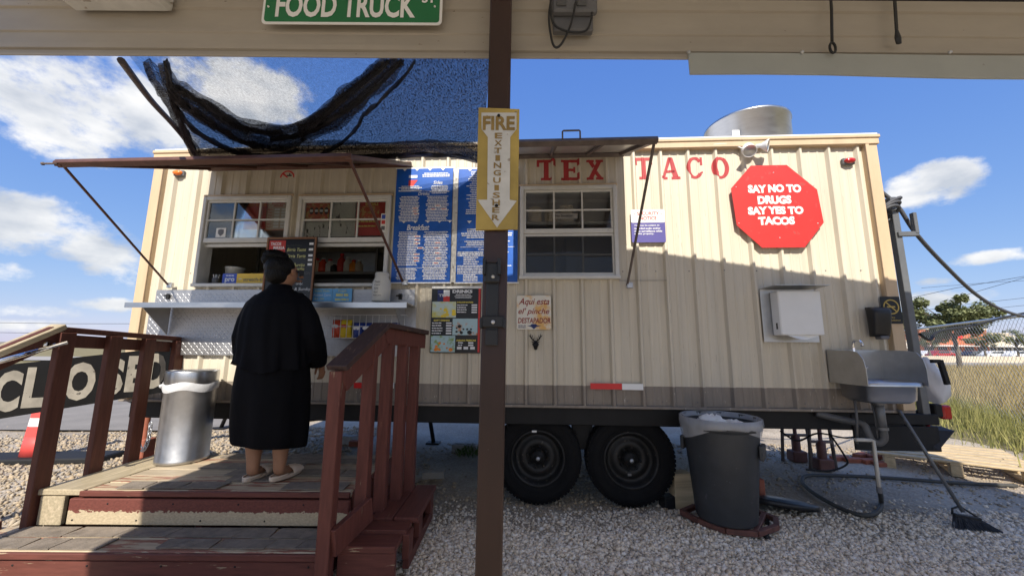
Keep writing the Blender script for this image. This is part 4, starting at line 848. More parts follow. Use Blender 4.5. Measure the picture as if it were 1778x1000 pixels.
# Aqui esta sign + deer opener
aq = WS('painted_sign', 'cream hand painted sign reading Aqui esta el pinche DESTAPADOR', 'sign', 897, 513, 957, 572, .036, 'sign_cream', rounded=.02)
aq.text('Aqui esta', .06, .08, .95, .33, 'script_red', .012, .35); aq.text("el' pinche", .05, .37, .95, .60, 'script_red', .012, .3); aq.text('DESTAPADOR', .04, .66, .98, .82, 'script_red', .02, .15)
mb = MB(); mb.prism([(aq.U(u, v)) for u, v in ((.50, .99), (.58, .92), (.72, .89), (.60, .88), (.56, .84), (.44, .84), (.40, .88), (.30, .89), (.42, .92))], -.002, -.0005); mb.build('star', 'navy_board', aq.root)
aq.lines([(.05, .36, .90, .025, 'l'), (.05, .34, .955, .025, 'l')], 'navy_board')
dh = wthing('bottle_opener', 'black stag head bottle opener below the hand painted sign', 'bottle opener', 930, 595, .03); mb = MB()
mb.lathe([(0, -.062), (.012, -.056), (.020, -.03), (.030, -.012), (.018, .0), (.012, .014), (0, .02)], 12, sy=.7); mb.cbox((0, -.02, -.022), (.046, .03, .012), .004)
for s in (-1, 1):
    mb.tube([(s*.008, 0, .012), (s*.028, -.006, .028), (s*.044, -.008, .052), (s*.040, -.006, .076)], [.006, .0055, .005, .002], 6)
    for t, e in (((.018, .02), (.012, .046)), ((.032, .034), (.026, .064)), ((.042, .046), (.058, .066))): mb.tube([(s*t[0], -.005, t[1]), (s*e[0], -.01, e[1])], [.004, .0018], 5)
    mb.tube([(s*.012, 0, .0), (s*.036, 0, .012)], [.007, .002], 6)
mb.build('stag_head', 'black_steel', dh)
# DRINKS menu
dr = WS('drinks_menu', 'black DRINKS menu poster with fruit pictures under the blue boards', 'menu', 748, 497, 835, 613, .036, 'black_board'); dr.text('DRINKS', .42, .055, .82, .105, 'print_white', .05)
dr.rect(.0, 0, 1.0, .035, 'white_paint', 'border'); dr.rect(.945, .035, .985, .985, 'print_red', 'edge_stripe')
dr.rect(.12, .06, .24, .235, 'navy_board', 'logo_blue'); dr.rect(.24, .06, .365, .15, 'print_white', 'logo_white'); dr.rect(.24, .15, .365, .235, 'print_red', 'logo_red'); dr.text('TEX', .14, .12, .36, .16, 'print_white', .03, d=.003)
for v0, v1, u0, u1, m in ((.235, .475, .02, .50, 'poster_yellow'), (.49, .735, .44, .935, 'poster_cyan'), (.745, .985, .015, .50, 'poster_green')):
    pc = dr.rect(u0, v0, u1, v1, m, 'picture'); mb = MB()
    for k in range(9):
        cx, cz = dr.U(random.uniform(u0+.04, u1-.04), random.uniform(v0+(v1-v0)*.45, v1-.02)); rr = random.uniform(.008, .022); mb.prism([(cx+rr*math.cos(t), cz+rr*.85*math.sin(t)) for t in np.linspace(0, 6.28, 9)[:-1]], -.0022-.0002*k, -.0015)
    mb.build('fruit', {'poster_yellow': 'chip_yellow', 'poster_cyan': 'print_black', 'poster_green': 'chip_orange'}[m], pc)
dr.text('MILKSHAKES', .52, .235, .84, .255, 'print_yellow', .05); dr.text('SOFT DRINKS', .06, .505, .38, .53, 'print_yellow', .05); dr.text('AGUAS FRESCAS', .52, .80, .91, .825, 'print_yellow', .05)
dr.lines([(.42, .85, .135, .012, 'c'), (.42, .86, .16, .010, 'c'), (.42, .86, .18, .010, 'c')]+[(.52, .75, .295+.035*k, .016, 'l') for k in range(4)]+[(.03, .28, .565+.038*k, .016, 'l') for k in range(5)]+[(.56, .68, .855+.035*k, .016, 'l') for k in range(2)], 'print_white')
for k in range(4): dr.rect(.81, .277+.036*k, .92, .298+.036*k, 'print_white', 'price')
for k in range(5): dr.rect(.31, .548+.038*k, .42, .568+.038*k, 'print_white', 'price')
for k in range(2): dr.rect(.76, .838+.035*k, .86, .86+.035*k, 'print_white', 'price')
for k in range(3): dr.rect(.54+.13*k, .905, .63+.13*k, .945, 'print_white', 'price')
# blue menu boards
def menu_board(x0, x1, label, left):
    b = WS('menu_board', label, 'menu', x0, 293, x1, 490, .040, 'blue_board'); mbw = []; pr = []
    if left:
        b.text('Breakfast', .23, .505, .62, .555, 'print_white', .02, .2); b.text('Drinks', .40, .215, .60, .245, 'print_white', .015, .2); b.text('Sides', .66, .115, .82, .145, 'print_white', .015, .2)
        mb = MB(); q = [b.U(u, v) for u, v in ((.22, .16), (.22, .105), (.30, .105), (.38, .105), (.30, .16))]; mb.prism([q[0], q[4], q[3], q[1]], -.002, -.0008); mb.build('logo_red', 'print_red', b.root); b.rect(.22, .06, .37, .085, 'print_white', 'logo_white')
        for k in range(3): mbw += [(.42+.0*k, .98, .05+.014*k, .009, 'c')]
        for k in range(4): mbw.append((.03, .48, .165+.013*k, .008, 'c'))
        for k in range(6): mbw.append((.58, .96, .165+.013*k, .008, 'c'))
        for k in range(17): mbw += [(.05, .45, .26+.0135*k, .008, 'c'), (.52, .96, .26+.0135*k, .008, 'c')]
        for k in range(21): mbw += [(.05, .46, .575+.0142*k, .008, 'c')]
        for k in range(23): mbw += [(.50, .98, .575+.0142*k, .008, 'c')]
        for k in range(8): mbw += [(.05, .46, .89+.0125*k, .008, 'c'), (.5, .97, .89+.0125*k, .008, 'c')]
        pr = [(.30, .352), (.30, .378), (.32, .40), (.62, .36), (.80, .36), (.70, .33), (.36, .60), (.36, .63), (.36, .66), (.42, .70), (.36, .755), (.36, .785), (.36, .81), (.72, .655), (.70, .70), (.72, .745), (.74, .79), (.70, .83)]
        b.rect(.05, .205, .95, .2075, 'print_white', 'rule'); b.rect(.05, .878, .95, .8805, 'print_white', 'rule')
        for k, u in enumerate((.14, .38, .62, .86)): pass
        tri = [(.13, .47), (.33, .47), (.55, .47), (.75, .47), (.93, .47), (.10, .0), (.32, 0), (.55, 0), (.78, 0)]
    else:
        b.text('Catering', .36, .71, .60, .735, 'print_white', .015, .2)
        for k in range(24): mbw.append((.10, .92, .03+.0165*k, .008, 'c'))
        for k in range(5): mbw.append((.03, .95, .55+.018*k, .010, 'c'))
        for k in range(3): mbw += [(.05, .95, .655+.016*k, .009, 'c'), (.02, .98, .75+.014*k, .010, 'l')]
        for k in range(6): mbw.append((.02, .98, .865+.013*k, .008, 'l'))
        for k in range(4): mbw += [(.12, .40, .795+.018*k, .010, 'l'), (.12, .40, .945+.015*k, .010, 'l')]
        b.lines([(.48, .85, .945+.015*k, .010, 'l') for k in range(3)], 'print_red', nm='red_print')
        pr = [(.48, .79), (.48, .81), (.48, .83), (.66, .65)]; tri = [(.16, .47), (.40, .47), (.65, .47), (.15, 0), (.40, 0), (.65, 0)]
        b.rect(.06, .698, .95, .7015, 'print_white', 'rule')
    b.lines(mbw, 'print_white')
    for u, v in pr:
        o = b.rect(u, v, u+.11, v+.017, 'print_white', 'price'); b.lines([(u+.01, u+.10, v+.012, .007, 'c')], 'print_red', d=.0028, nm='price_print')
    for u, v in tri: mb = MB(); mb.prism([b.U(u+.04, v+.022), b.U(u+.08, v), b.U(u, v)], -.002, -.0008); mb.build('pennant', 'print_white', b.root)
    mb = MB(); mb.bx(b.x0-.012, b.x1+.012, -.0005, .006, b.z1, b.z1+.012); mb.build('edge_trim', 'white_paint', b.root); mb = MB(); mb.bx(b.x0-.012, b.x1+.012, -.0005, .006, b.z0-.012, b.z0); mb.build('edge_trim', 'white_paint', b.root)
    return b
m1 = menu_board(684, 784, 'blue Breakfast menu board next to the serving windows', True); m2 = menu_board(794, 899, 'blue Catering menu board half hidden behind the brown post', False)
st = WS('divider_strip', 'white vertical strip between the two blue menu boards', 'trim', 785, 293, 793.5, 490, .038, 'old_white')
# no-smoking signs
ns = WS('no_smoking_sign', 'small round red no smoking sticker above the serving windows', 'sign', 484, 291, 516, 309, .012, 'cream'); mb = MB(); cx, cz = ns.U(.5, 1.0)
rr = (ns.x1-ns.x0)*.40
mb = MB()
for k in range(16):
    t0_, t1_ = math.pi*k/16, math.pi*(k+1)/16; pts = [(cx+r_*math.cos(t), cz+r_*math.sin(t)) for r_, t in ((rr*.80, t0_), (rr, t0_), (rr, t1_), (rr*.80, t1_))]; mb.add([(x, -.002, z) for x, z in pts], [(0, 1, 2, 3)])
mb.add([(x, -.0025, z) for x, z in ((cx-rr*.75, cz+rr*.52), (cx-.1*rr, cz), (cx+.15*rr, cz), (cx-rr*.55, cz+rr*.72))], [(0, 1, 2, 3)]); mb.build('ring', 'print_red', ns.root)
mb = MB(); mb.bx(cx-rr*.1, cx+rr*.55, -.0018, -.001, cz+rr*.22, cz+rr*.38); mb.bx(cx+rr*.2, cx+rr*.35, -.0018, -.001, cz+rr*.4, cz+rr*.6); mb.build('cigarette', 'print_black', ns.root)
n2 = WS('no_smoking_sign', 'black and gold no smoking sign on the right corner trim', 'sign', 1531, 515, 1565, 562, .056, 'black_board', rounded=.006); mb = MB(); cx, cz = n2.U(.5, .38); rr = .062
for k in range(24):
    t0_, t1_ = 2*math.pi*k/24, 2*math.pi*(k+1)/24; mb.add([(cx+r_*math.cos(t), -.002, cz+r_*math.sin(t)) for r_, t in ((rr*.84, t0_), (rr, t0_), (rr, t1_), (rr*.84, t1_))], [(0, 1, 2, 3)])
mb.add([(cx-rr*.7, -.002, cz+rr*.6), (cx-rr*.6, -.002, cz+rr*.72), (cx+rr*.7, -.002, cz-rr*.6), (cx+rr*.6, -.002, cz-rr*.72)], [(0, 3, 2, 1)]); mb.bx(cx-rr*.55, cx+rr*.5, -.0018, -.001, cz-.006, cz+.006); mb.build('symbol', 'gold_old', n2.root)
n2.text('No', .38, .74, .62, .80, 'gold_old', .02); n2.text('Smoking', .14, .84, .88, .92, 'gold_old', .02)
# floodlight with two lamp heads
fl_ = wthing('floodlight', 'twin head white floodlight above the octagon sign', 'lamp', 1297, 262, .03); mb = MB(); mb.lathe([(.055, .0), (.055, -.04), (.04, -.05), (0, -.052)], 20, Matrix.Rotation(R_(-90), 4, 'X')); mb.build('base', 'white_plastic', fl_)
for p, d in (((-.020, -.05, -.005), Vector((-.22, -.70, -.66))), ((.060, -.05, .015), Vector((.80, -.55, -.25)))):
    d.normalize(); q = d.to_track_quat('-Z', 'Y').to_matrix().to_4x4(); M = Matrix.Translation(p) @ q
    mb = MB(); mb.lathe([(0, .01), (.018, .008), (.020, -.030), (.034, -.050), (.052, -.075), (.056, -.086), (.052, -.086), (.036, -.060), (.012, -.045), (0, -.044)], 24, M); hd = mb.build('lamp_head', 'white_plastic', fl_)
    mb = MB(); mb.lathe([(.051, -.083), (.03, -.072), (0, -.066)], 20, M); mb.build('lens', 'stainless', hd)
mb = MB(); mb.tube(smooth_pts([(-.05, -.02, .01), (-.12, -.015, .05), (-.2, -.02, .06), (-.30, -.02, .055)]), .006, 6); mb.build('cable', 'white_plastic', fl_)
# paper towel dispenser on steel backplate
pd = WS('paper_towel_dispenser', 'white paper towel dispenser in a steel hood on the wall', 'dispenser', 1323, 502, 1418, 594, .034, 'stainless_dull', partname='back_plate'); w_ = pd.x1-pd.x0
mb = MB(); mb.add([(pd.x0-.005, 0, pd.z1), (pd.x1+.005, 0, pd.z1), (pd.x1+.02, -.16, pd.z1+.012), (pd.x0+.03, -.16, pd.z1+.012), (pd.x0-.005, 0, pd.z1-.004), (pd.x1+.005, 0, pd.z1-.004), (pd.x1+.02, -.16, pd.z1+.008), (pd.x0+.03, -.16, pd.z1+.008)], [(0,1,2,3),(7,6,5,4),(0,4,5,1),(1,5,6,2),(2,6,7,3),(3,7,4,0)]); mb.build('hood', 'stainless_dull', pd.root)
mb = MB(); bx0, bx1 = pd.x0+w_*.17, pd.x0+w_*.93; bz0, bz1 = pd.z0+(pd.z1-pd.z0)*.12, pd.z1-.03; mb.cbx(bx0, bx1, -.115, -.003, bz0, bz1, .008); bo = mb.build('cabinet', 'white_plastic', pd.root)
mb = MB(); mb.bx(bx0-.001, bx0+.0005, -.075, -.055, bz0+.05, bz0+.10); mb.build('slot', 'print_black', bo)
mb = MB(); vs = []; fs = []
for i in range(11):
    u = i/10; x = bx0+.05+(bx1-bx0-.1)*u; dz = -.030*math.sin(math.pi*u)
    vs += [(x, -.10, bz0+.002), (x, -.118-.01*math.sin(6*u), bz0-.004+dz)]
for i in range(10): fs.append((i*2, i*2+1, i*2+3, i*2+2))
mb.add(vs, fs); o = mb.build('paper', 'paper', pd.root); so = o.modifiers.new('t', 'SOLIDIFY'); so.thickness = .002
# soap dispenser
sp_ = wthing('soap_dispenser', 'dark soap dispenser above the hand sink', 'dispenser', 1518, 560, .03); z1_, z0_ = WL(1518, 533, .1).z-WL(1518, 560, .03).z, WL(1518, 584, .1).z-WL(1518, 560, .03).z
mb = MB(); rg = []
for t in np.linspace(0, 1, 9):
    z = z0_+(z1_-z0_)*t; d = .105*(1-.35*(1-t)**2)*(1 if t < .85 else 1-.35*((t-.85)/.15)**2); hw = .072-.010*(1-t)
    rg.append([(hw*math.copysign(abs(math.cos(a))**.4, math.cos(a)), -d/2+d/2*math.copysign(abs(math.sin(a))**.4, math.sin(a)), z) for a in np.linspace(0, 2*math.pi, 25)[:-1]])
mb.rings(rg); mb.build('body', 'black_plastic', sp_); mb = MB(); mb.cbx(-.03, .035, -.085, -.02, z0_-.022, z0_+.004, .006); mb.build('nozzle', 'grey_plastic', sp_)
# hand sink
so_ = .40; sk = wthing('hand_sink', 'stainless hand sink with side splashes on the trailer wall', 'sink', 1520, 690, .0); c = WL(1520, 690, .0)
def SK(px, py, off): p = WL(px, py, off)-c; return p
fl0 = SK(1508, 672, so_); fr0 = SK(1614, 672, so_); zr = SK(1560, 664, so_).z; xs0, xs1 = fl0.x, fr0.x; zt_ = SK(1445, 607, .03).z
mb = MB()   # rim and bowl
nn = 28; outer = []; 
def sq(a, hx, hy, p=.35): return math.copysign(abs(math.cos(a))**p, math.cos(a))*hx, math.copysign(abs(math.sin(a))**p, math.sin(a))*hy
cx, cy = (xs0+xs1)/2, -.035-(so_-.035)/2; hx, hy = (xs1-xs0)/2, (so_-.035)/2
mb.rings([[(cx+sq(a, k*hx, k2*hy)[0], cy+sq(a, k*hx, k2*hy)[1], zr+dz) for a in np.linspace(0, 2*math.pi, nn+1)[:-1]] for k, k2, dz in ((1, 1, -.03), (1, 1, .0), (.86, .80, .0), (.80, .74, -.05), (.72, .62, -.13), (.08, .08, -.14))], cap=False)
mb.rings([[(cx+sq(a, k*hx, k2*hy)[0], cy+sq(a, k*hx, k2*hy)[1], zr+dz) for a in np.linspace(0, 2*math.pi, nn+1)[:-1]] for k, k2, dz in ((.06, .06, -.16), (.70, .66, -.155), (.86, .82, -.13), (.90, .86, -.035), (1, 1, -.03))], cap=False)
mb.build('basin', 'stainless', sk)
mb = MB(); mb.cbx(xs0, xs1, -.036, -.031, zr-.03, zt_, .001); mb.build('back_splash', 'stainless_dull', sk)
for x in (xs0, xs1):
    mb = MB(); pts = [(-.033, zr-.03), (-.033, zt_), (-so_+.12, zt_-.006), (-so_+.055, zt_-.02), (-so_+.015, zt_-.065), (-so_, zt_-.13), (-so_, zr-.025)]
    n_ = len(pts); vs = [(x-.002, y, z) for y, z in pts]+[(x+.002, y, z) for y, z in pts]; mb.add(vs, [tuple(range(n_))[::-1], tuple(range(n_, 2*n_))]+[(i, (i+1) % n_, (i+1) % n_+n_, i+n_) for i in range(n_)]); mb.build('side_splash', 'stainless_dull', sk)
mb = MB(); fx_ = cx-.02; mb.tube(smooth_pts([(fx_, -.07, zt_-.03), (fx_, -.07, zt_+.04), (fx_, -.09, zt_+.075), (fx_, -.14, zt_+.07), (fx_, -.16, zt_+.03)]), .011, 10); mb.lathe([(.022, zt_-.05), (.022, zt_-.03), (.013, zt_-.02)], 12, Matrix.Translation((fx_, -.07, 0))); fo = mb.build('faucet', 'chrome', sk)
for dx in (-.07, .07): mb = MB(); mb.cbox((fx_+dx, -.055, zr+.09), (.05, .035, .016), .006); mb.tube([(fx_+dx, -.036, zr+.09), (fx_+dx, -.06, zr+.09)], .014, 10); mb.build('tap_handle', 'chrome', fo)
mb = MB(); mb.tube([(cx, cy, zr-.15), (cx, cy, zr-.36)], .028, 12); mb.lathe([(.036, zr-.18), (.036, zr-.165)], 12, Matrix.Translation((cx, cy, 0))); mb.lathe([(.036, zr-.36), (.036, zr-.34)], 12, Matrix.Translation((cx, cy, 0)))
mb.build('drain_pipe', 'grey_metal_paint', sk)
mb = MB(); mb.tube(smooth_pts([(cx, cy, zr-.36), (cx, cy, zr-.42), (cx-.03, cy+.01, zr-.455), (cx-.075, cy+.02, zr-.44), (cx-.09, cy+.03, zr-.38), (cx-.10, cy+.06, zr-.33), (cx-.2, cy+.16, zr-.31), (cx-.32, cy+.22, zr-.28)]), .027, 10); mb.build('drain_trap', 'pvc_dark', sk)
for px0, px1, y1_ in ((1483, 1488, 770), (1511, 1525, 770)):
    mb = MB(); a = SK(px0, 682, .18); b = SK(px1, y1_, .20); mb.tube([a, a.lerp(b, .5)+Vector((.01, 0, 0)), b], .009, 6); mb.build('supply_line', 'pvc_dark', sk)
# window 'No Smoking' text and items
# floor drain pipe + hose
dp = thing('drain_standpipe', 'pale vertical drain pipe below the hand sink', 'pipe', GZ(1525, 850)); mb = MB(); a = AT(1485, 763, 3.02); b = AT(1516, 764, 3.02); e = AT(1527, 850, 3.0); mb.tube([a, a.lerp(b, .9)], .013, 8); mb.tube([b+Vector((-.02, 0, 0)), b, e], .013, 8); mb.build('pipe', 'pvc', dp, True)
mb = MB(); mb.lathe([(.018, -.02), (.018, .02)], 10, Matrix.Translation(e)); mb.build('coupling', 'grey_plastic', dp, True)
hs_ = MB(); hpts = [AT(1527, 848, 3.0)]+[GZ(x, y, .02) for x, y in ((1530, 870), (1526, 886), (1508, 894), (1480, 890), (1440, 872), (1405, 850), (1393, 835), (1400, 826), (1430, 825), (1500, 827), (1580, 832), (1660, 838), (1765, 843))]
hs_.tube(smooth_pts(hpts), .017, 8); tag(hs_.build('drain_hose', 'hose_rubber'), 'grey drain hose looping over the gravel below the sink', 'hose')

# ------------------------------------------------------------------ goods in the serving windows
zcnt = zc1+.004
def on_sill(px, py, off): return TM @ WL(px, py, off)
def wbox(name, label, cat, x0, y0, x1, y1, off, depth, m, ch=.003):
    s = WS(name, label, cat, x0, y0, x1, y1, off, m, th=depth); return s
bxp = WS('wrap_box', 'blue and yellow food wrap box on the window sill', 'box', 386, 475, 466, 495, -.04, 'box_yellow', th=.09)
bxp.rect(.0, 0, .31, 1, 'box_blue', 'end_panel'); bxp.text('pro', .06, .38, .27, .82, 'print_white', .03); bxp.text('stretch-tite', .46, .36, .97, .66, 'grey_plastic', .01); bxp.lines([(.04, .28, .22, .09, 'c'), (.06, .27, .95, .08, 'c'), (.36, .44, .5, .08, 'l')], 'print_white')
def jar(name, label, cat, px, py, off, prof, m, sub=None):
    p = WL(px, py, off); t = thing(name, label, cat, TM @ p, YAW); mb = MB(); mb.lathe(prof, 20); mb.build('body', m, t)
    for nm, pr, mm in (sub or []): mb = MB(); mb.lathe(pr, 20); mb.build(nm, mm, t)
    return t
tj = jar('tip_jar', 'white plastic tip jar with handwriting on the steel shelf', 'jar', 661, 524, .16, [(0, 0), (.070, 0), (.077, .010), (.079, .12), (.076, .168), (.058, .206), (.055, .226)], 'jar_white', [('lid', [(.060, .223), (.060, .246), (.054, .252), (0, .252)], 'jar_white')])
for i, (t, x0, x1) in enumerate((('Thanks', -.030, .018), ('4 your', -.032, .02), ('TIPS', -.032, .005), ('God', -.034, .0), ('bless you', -.034, .03))): txt(t, x0, x1, .154-i*.029, .171-i*.029, -.0805, tj, 'print_black', 'handwriting', .0, .2)
bc = WS('blue_card', 'blue chalk card on the steel shelf left of the tip jar', 'card', 543, 501, 577, 523, .05, 'blue_card', th=.003); bc.text('Ranch Made', .1, .1, .85, .26, 'chalk_yellow'); bc.text('Pickled Corn', .06, .42, .92, .60, 'print_white'); bc.text('$2.00', .1, .75, .6, .9, 'chalk_yellow')
bc2 = WS('blue_card', 'blue chalk card with yellow writing, nearest the tip jar', 'card', 577.5, 501, 611, 524, .05, 'blue_card', th=.003); bc2.text('Fresh', .3, .08, .7, .26, 'chalk_yellow'); bc2.lines([(.05, .95, .58, .2, 'c'), (.1, .9, .9, .16, 'c')], 'chalk_yellow')
# birria chalkboard leaning on the counter
cb = WS('chalkboard', 'wood framed black chalkboard listing birria dishes on the shelf', 'chalkboard', 459, 412, 546, 523, .10, 'black_board', th=.012); fw_ = .018
for x0, x1, z0, z1 in ((cb.x0, cb.x0+fw_, cb.z0, cb.z1), (cb.x1-fw_, cb.x1, cb.z0, cb.z1), (cb.x0+fw_, cb.x1-fw_, cb.z1-fw_, cb.z1), (cb.x0+fw_, cb.x1-fw_, cb.z0, cb.z0+fw_)): mb = MB(); mb.cbx(x0, x1, -.008, .014, z0, z1, .003); mb.build('frame', 'wood_frame', cb.root)
cb.rect(.05, .05, .38, .30, 'poster_red', 'picture'); cb.text('TACOS', .08, .08, .29, .13, 'print_white', .03); cb.text('BIRRIA', .14, .145, .37, .195, 'print_white', .03); cb.rect(.06, .21, .36, .30, 'poster_food', 'picture')
for i, (t, u0, u1, v) in enumerate((('Quesabirria', .42, .80, .08), ('Birria Tacos', .42, .80, .175), ('Birria Torta', .42, .80, .275), ('- Quesadilla', .55, .82, .345), ('Burrito', .58, .80, .415), ('ramolito', .60, .80, .475))): cb.text(t, u0, v, u1, v+.052, 'chalk_yellow', .004, .25, warp=.001)
for v in (.09, .18, .275, .345, .415): cb.rect(.855, v, .94, v+.035, 'print_white', 'price')
cb.text('only:', .66, .71, .80, .76, 'print_white', .004, .2); cb.text('Friday & Sunday', .40, .79, .97, .85, 'print_white', .004, .2); cb.text('NOM', .76, .55, .93, .59, 'grey_plastic', 0, .2); cb.rect(.74, .90, .86, .93, 'print_white', 'price')
# posters behind the upper panes
ps = WS('red_poster', 'red CASH IS KING poster behind the left window pane', 'poster', 425, 349, 462, 398, -.004, 'poster_red', th=.002); ps.text('CASH IS KING', .06, .06, .96, .20, 'chip_orange', .02)
ps = WS('hours_poster', 'tan BUSINESS HOURS poster behind the left window', 'poster', 463, 349, 500, 400, -.004, 'poster_food', th=.002); ps.rect(.03, .02, .97, .98, 'tan_paper'); ps.text('BUSINESS', .2, .05, .8, .12, 'print_red', .03); ps.text('HOURS', .3, .14, .72, .20, 'print_red', .03)
for k in range(7):
    v = .27+k*.098; ps.text(('Mon.', 'Tues.', 'Wed.', 'Thur.', 'Fri.', 'Sat.', 'Sun.')[k], .06, v, .26, v+.05, 'print_red', .01)
    for u in (.36, .68): ps.rect(u, v-.008, u+.24, v+.055, 'print_white', 'price', d=.002)
ps = WS('food_poster', 'food picture poster behind the upper middle window, left pane', 'poster', 529, 349, 572, 384, -.004, 'poster_food', th=.002)
mb = MB()
for k in range(4): cx, cz = ps.U(.28+k*.2, .5); mb.prism([(cx+.02*math.cos(t), cz+.035*math.sin(t)) for t in np.linspace(0, 6.28, 13)[:-1]], -.002, -.0005)
mb.build('bottle_picture', 'print_black', ps.root)
mb = MB()
for k in range(4): cx, cz = ps.U(.28+k*.2, .5); mb.bx(cx-.014, cx+.014, -.0032, -.0022, cz-.010, cz+.012)
mb.build('bottle_label', 'white_paint', ps.root)
ps = WS('white_panel', 'white stained board behind the middle window panes', 'board', 527, 385, 617, 411, -.0045, 'marble_white', th=.003)
ps = WS('white_panel', 'white board with black drips behind the middle window', 'board', 578, 347, 617, 384, -.0045, 'marble_white', th=.003)
ps = WS('red_menu_poster', 'red menu poster behind the right panes of the middle window', 'poster', 618, 349, 668, 409, -.004, 'poster_red', th=.002); ps.rect(.1, .15, .8, .5, 'poster_food', 'picture'); ps.text('SPECIALS', .3, .05, .75, .14, 'print_yellow', .03); ps.lines([(.08, .9, .62, .05, 'l'), (.08, .8, .75, .04, 'l')], 'print_yellow')
ps = WS('payment_sticker', 'small white payment sticker on the middle window frame', 'sticker', 661, 371, 670, 404, .040, 'white_paint', th=.001); ps.rect(.15, .06, .85, .28, 'box_blue'); ps.rect(.15, .36, .85, .55, 'print_red'); ps.rect(.15, .66, .85, .86, 'grey_plastic')
ps = WS('shield_sticker', 'white sticker with grey shield on the left window pane', 'sticker', 375, 396, 392, 412, .022, 'white_paint', th=.001); mb = MB(); mb.prism([ps.U(u, v) for u, v in ((.5, .9), (.78, .6), (.78, .2), (.5, .12), (.22, .2), (.22, .6))], -.002, -.0005); mb.build('shield', 'grey_plastic', ps.root)
ps = WS('no_smoking_strip', 'No Smoking strip sticker on the closed grid window', 'sticker', 963, 371, 1003, 380, .021, 'interior_wall', th=.001); ps.text('No Smoking', .04, .2, .78, .8, 'print_black', .02)
# things standing inside
cups = thing('cup_stand', 'grey cup of straws and spoons on the window sill', 'cup', TM @ WL(374, 495, -.06), YAW); mb = MB(); mb.lathe([(0, 0), (.028, 0), (.034, .065), (.031, .065), (.026, .01)], 16); mb.build('cup', 'grey_plastic', cups)
for k in range(6): a = k*1.05; mb = MB(); mb.tube([(.01*math.cos(a), .01*math.sin(a), .02), (.026*math.cos(a), .026*math.sin(a), .10)], .004, 5); mb.build('spoon', 'white_plastic', cups)
jar('tub', 'round pale tub behind the wrap box', 'tub', 407, 478, -.25, [(0, -.02), (.075, -.02), (.082, .06), (.086, .065), (.086, .075), (0, .08)], 'jar_white')
bcol = ['cup_tan', 'chip_red', 'jar_white', 'rim', 'poster_red', 'jar_white', 'chip_orange', 'cup_tan']
lab = ['green tinted', 'orange spice', 'white sauce', 'small dark', 'tall red sauce', 'white labelled', 'orange topped', 'tan']
for k, px in enumerate((549, 560, 572, 580, 592, 603, 613, 623)):
    h = (.16, .17, .15, .10, .22, .18, .14, .14)[k]
    jar('sauce_bottle', lab[k]+' bottle on the shelf inside, number %d from the left' % (k+1), 'bottle', px, 472, -1.03, [(0, 0), (.045, 0), (.048, .01), (.048, h*.62), (.022, h*.78), (.020, h*.9), (0, h*.9)], bcol[k], [('cap', [(.024, h*.88), (.024, h), (0, h)], ('red_bright', 'white_plastic')[k % 2])])
for k, (px, n) in enumerate(((929, 7), (957, 5), (984, 8))):     # stacks of foam/paper cups behind the grid window
    p = WL(px, 391, -.20); t = thing('cup_stack', ('left', 'middle', 'right')[k]+' stack of tan paper bowls behind the grid window', 'cups', TM @ p, YAW, 'bowl stacks in the grid window'); 
    for j in range(n): mb = MB(); mb.lathe([(0, .0), (.062, .0), (.088, .05), (.092, .052), (.092, .057), (.06, .012)], 20, Matrix.Translation((0, 0, .0+j*.020)) @ Matrix.Scale(.72, 4)); mb.build('bowl', 'cup_tan', t)
# ---- chip rack below the shelf
rk = thing('chip_rack', 'white wire rack holding snack bags under the steel shelf', 'rack', TM @ WL(640, 590, .05), YAW); c = WL(640, 590, .05)
x0, x1 = WL(572, 570, .12).x-c.x, WL(704, 570, .12).x-c.x; z1 = WL(640, 547, .14).z-c.z; z0 = WL(640, 587, .14).z-c.z; mb = MB()
for z in (z0, (z0+z1)/2, z1): mb.tube([(x0, .0, z), (x0, -.10, z), (x1, -.10, z), (x1, .0, z)], .0028, 5)
nw = 12
for k in range(nw+1): x = x0+(x1-x0)*k/nw; mb.tube([(x, -.10, z1), (x, -.10, z0), (x, .0, z0)], .0024, 5)
mb.build('wires', 'white_plastic', rk)
bags = [(-.0, 'chip_red', 'red and white snack bag at the left end of the wire rack'), (.13, 'chip_yellow', 'bright yellow snack bag in the wire rack'), (.31, 'chip_blue', 'dark blue snack bag in the middle of the rack'), (.45, 'chip_blue', 'dark blue snack bag right of the middle in the rack'), (.60, 'chip_orange', 'orange snack bag in the wire rack'), (.74, 'chip_yellow', 'yellow green snack bag near the right end of the rack'), (.86, 'chip_blue', 'blue striped snack bag at the right end of the rack')]
for k, (u, m, lb) in enumerate(bags):
    bw = .105 if k == 1 else .088; p = Vector((c.x+x0+.06+(x1-x0-.06)*u, -.05-.05, c.z+z0+.004)); t = thing('snack_bag', lb, 'snack bag', TM @ p, YAW+random.uniform(-.1, .1), 'snack bags in the wire rack'); mb = MB(); rg = []
    hh = .155 if k < 2 else .13
    for tt in np.linspace(0, 1, 9):
        d = .042*math.sin(math.pi*tt)**.6+.001; wv = bw/2*(1-.10*math.sin(math.pi*tt)); z = tt*hh
        rg.append([(wv*math.cos(a)*(1+.03*math.sin(3*a+tt*5)), d*math.sin(a)*(1+.2*math.sin(5*a+tt*7)), z) for a in np.linspace(0, 2*math.pi, 17)[:-1]])
    mb.rings(rg); mb.build('bag', m, t)
    mb = MB(); mb.prism([(.030*math.cos(a), hh*.62+.016*math.sin(a)) for a in np.linspace(0, 2*math.pi, 13)[:-1]], -.045, -.036); mb.build('emblem', 'print_red' if m == 'chip_yellow' else 'print_white', t)
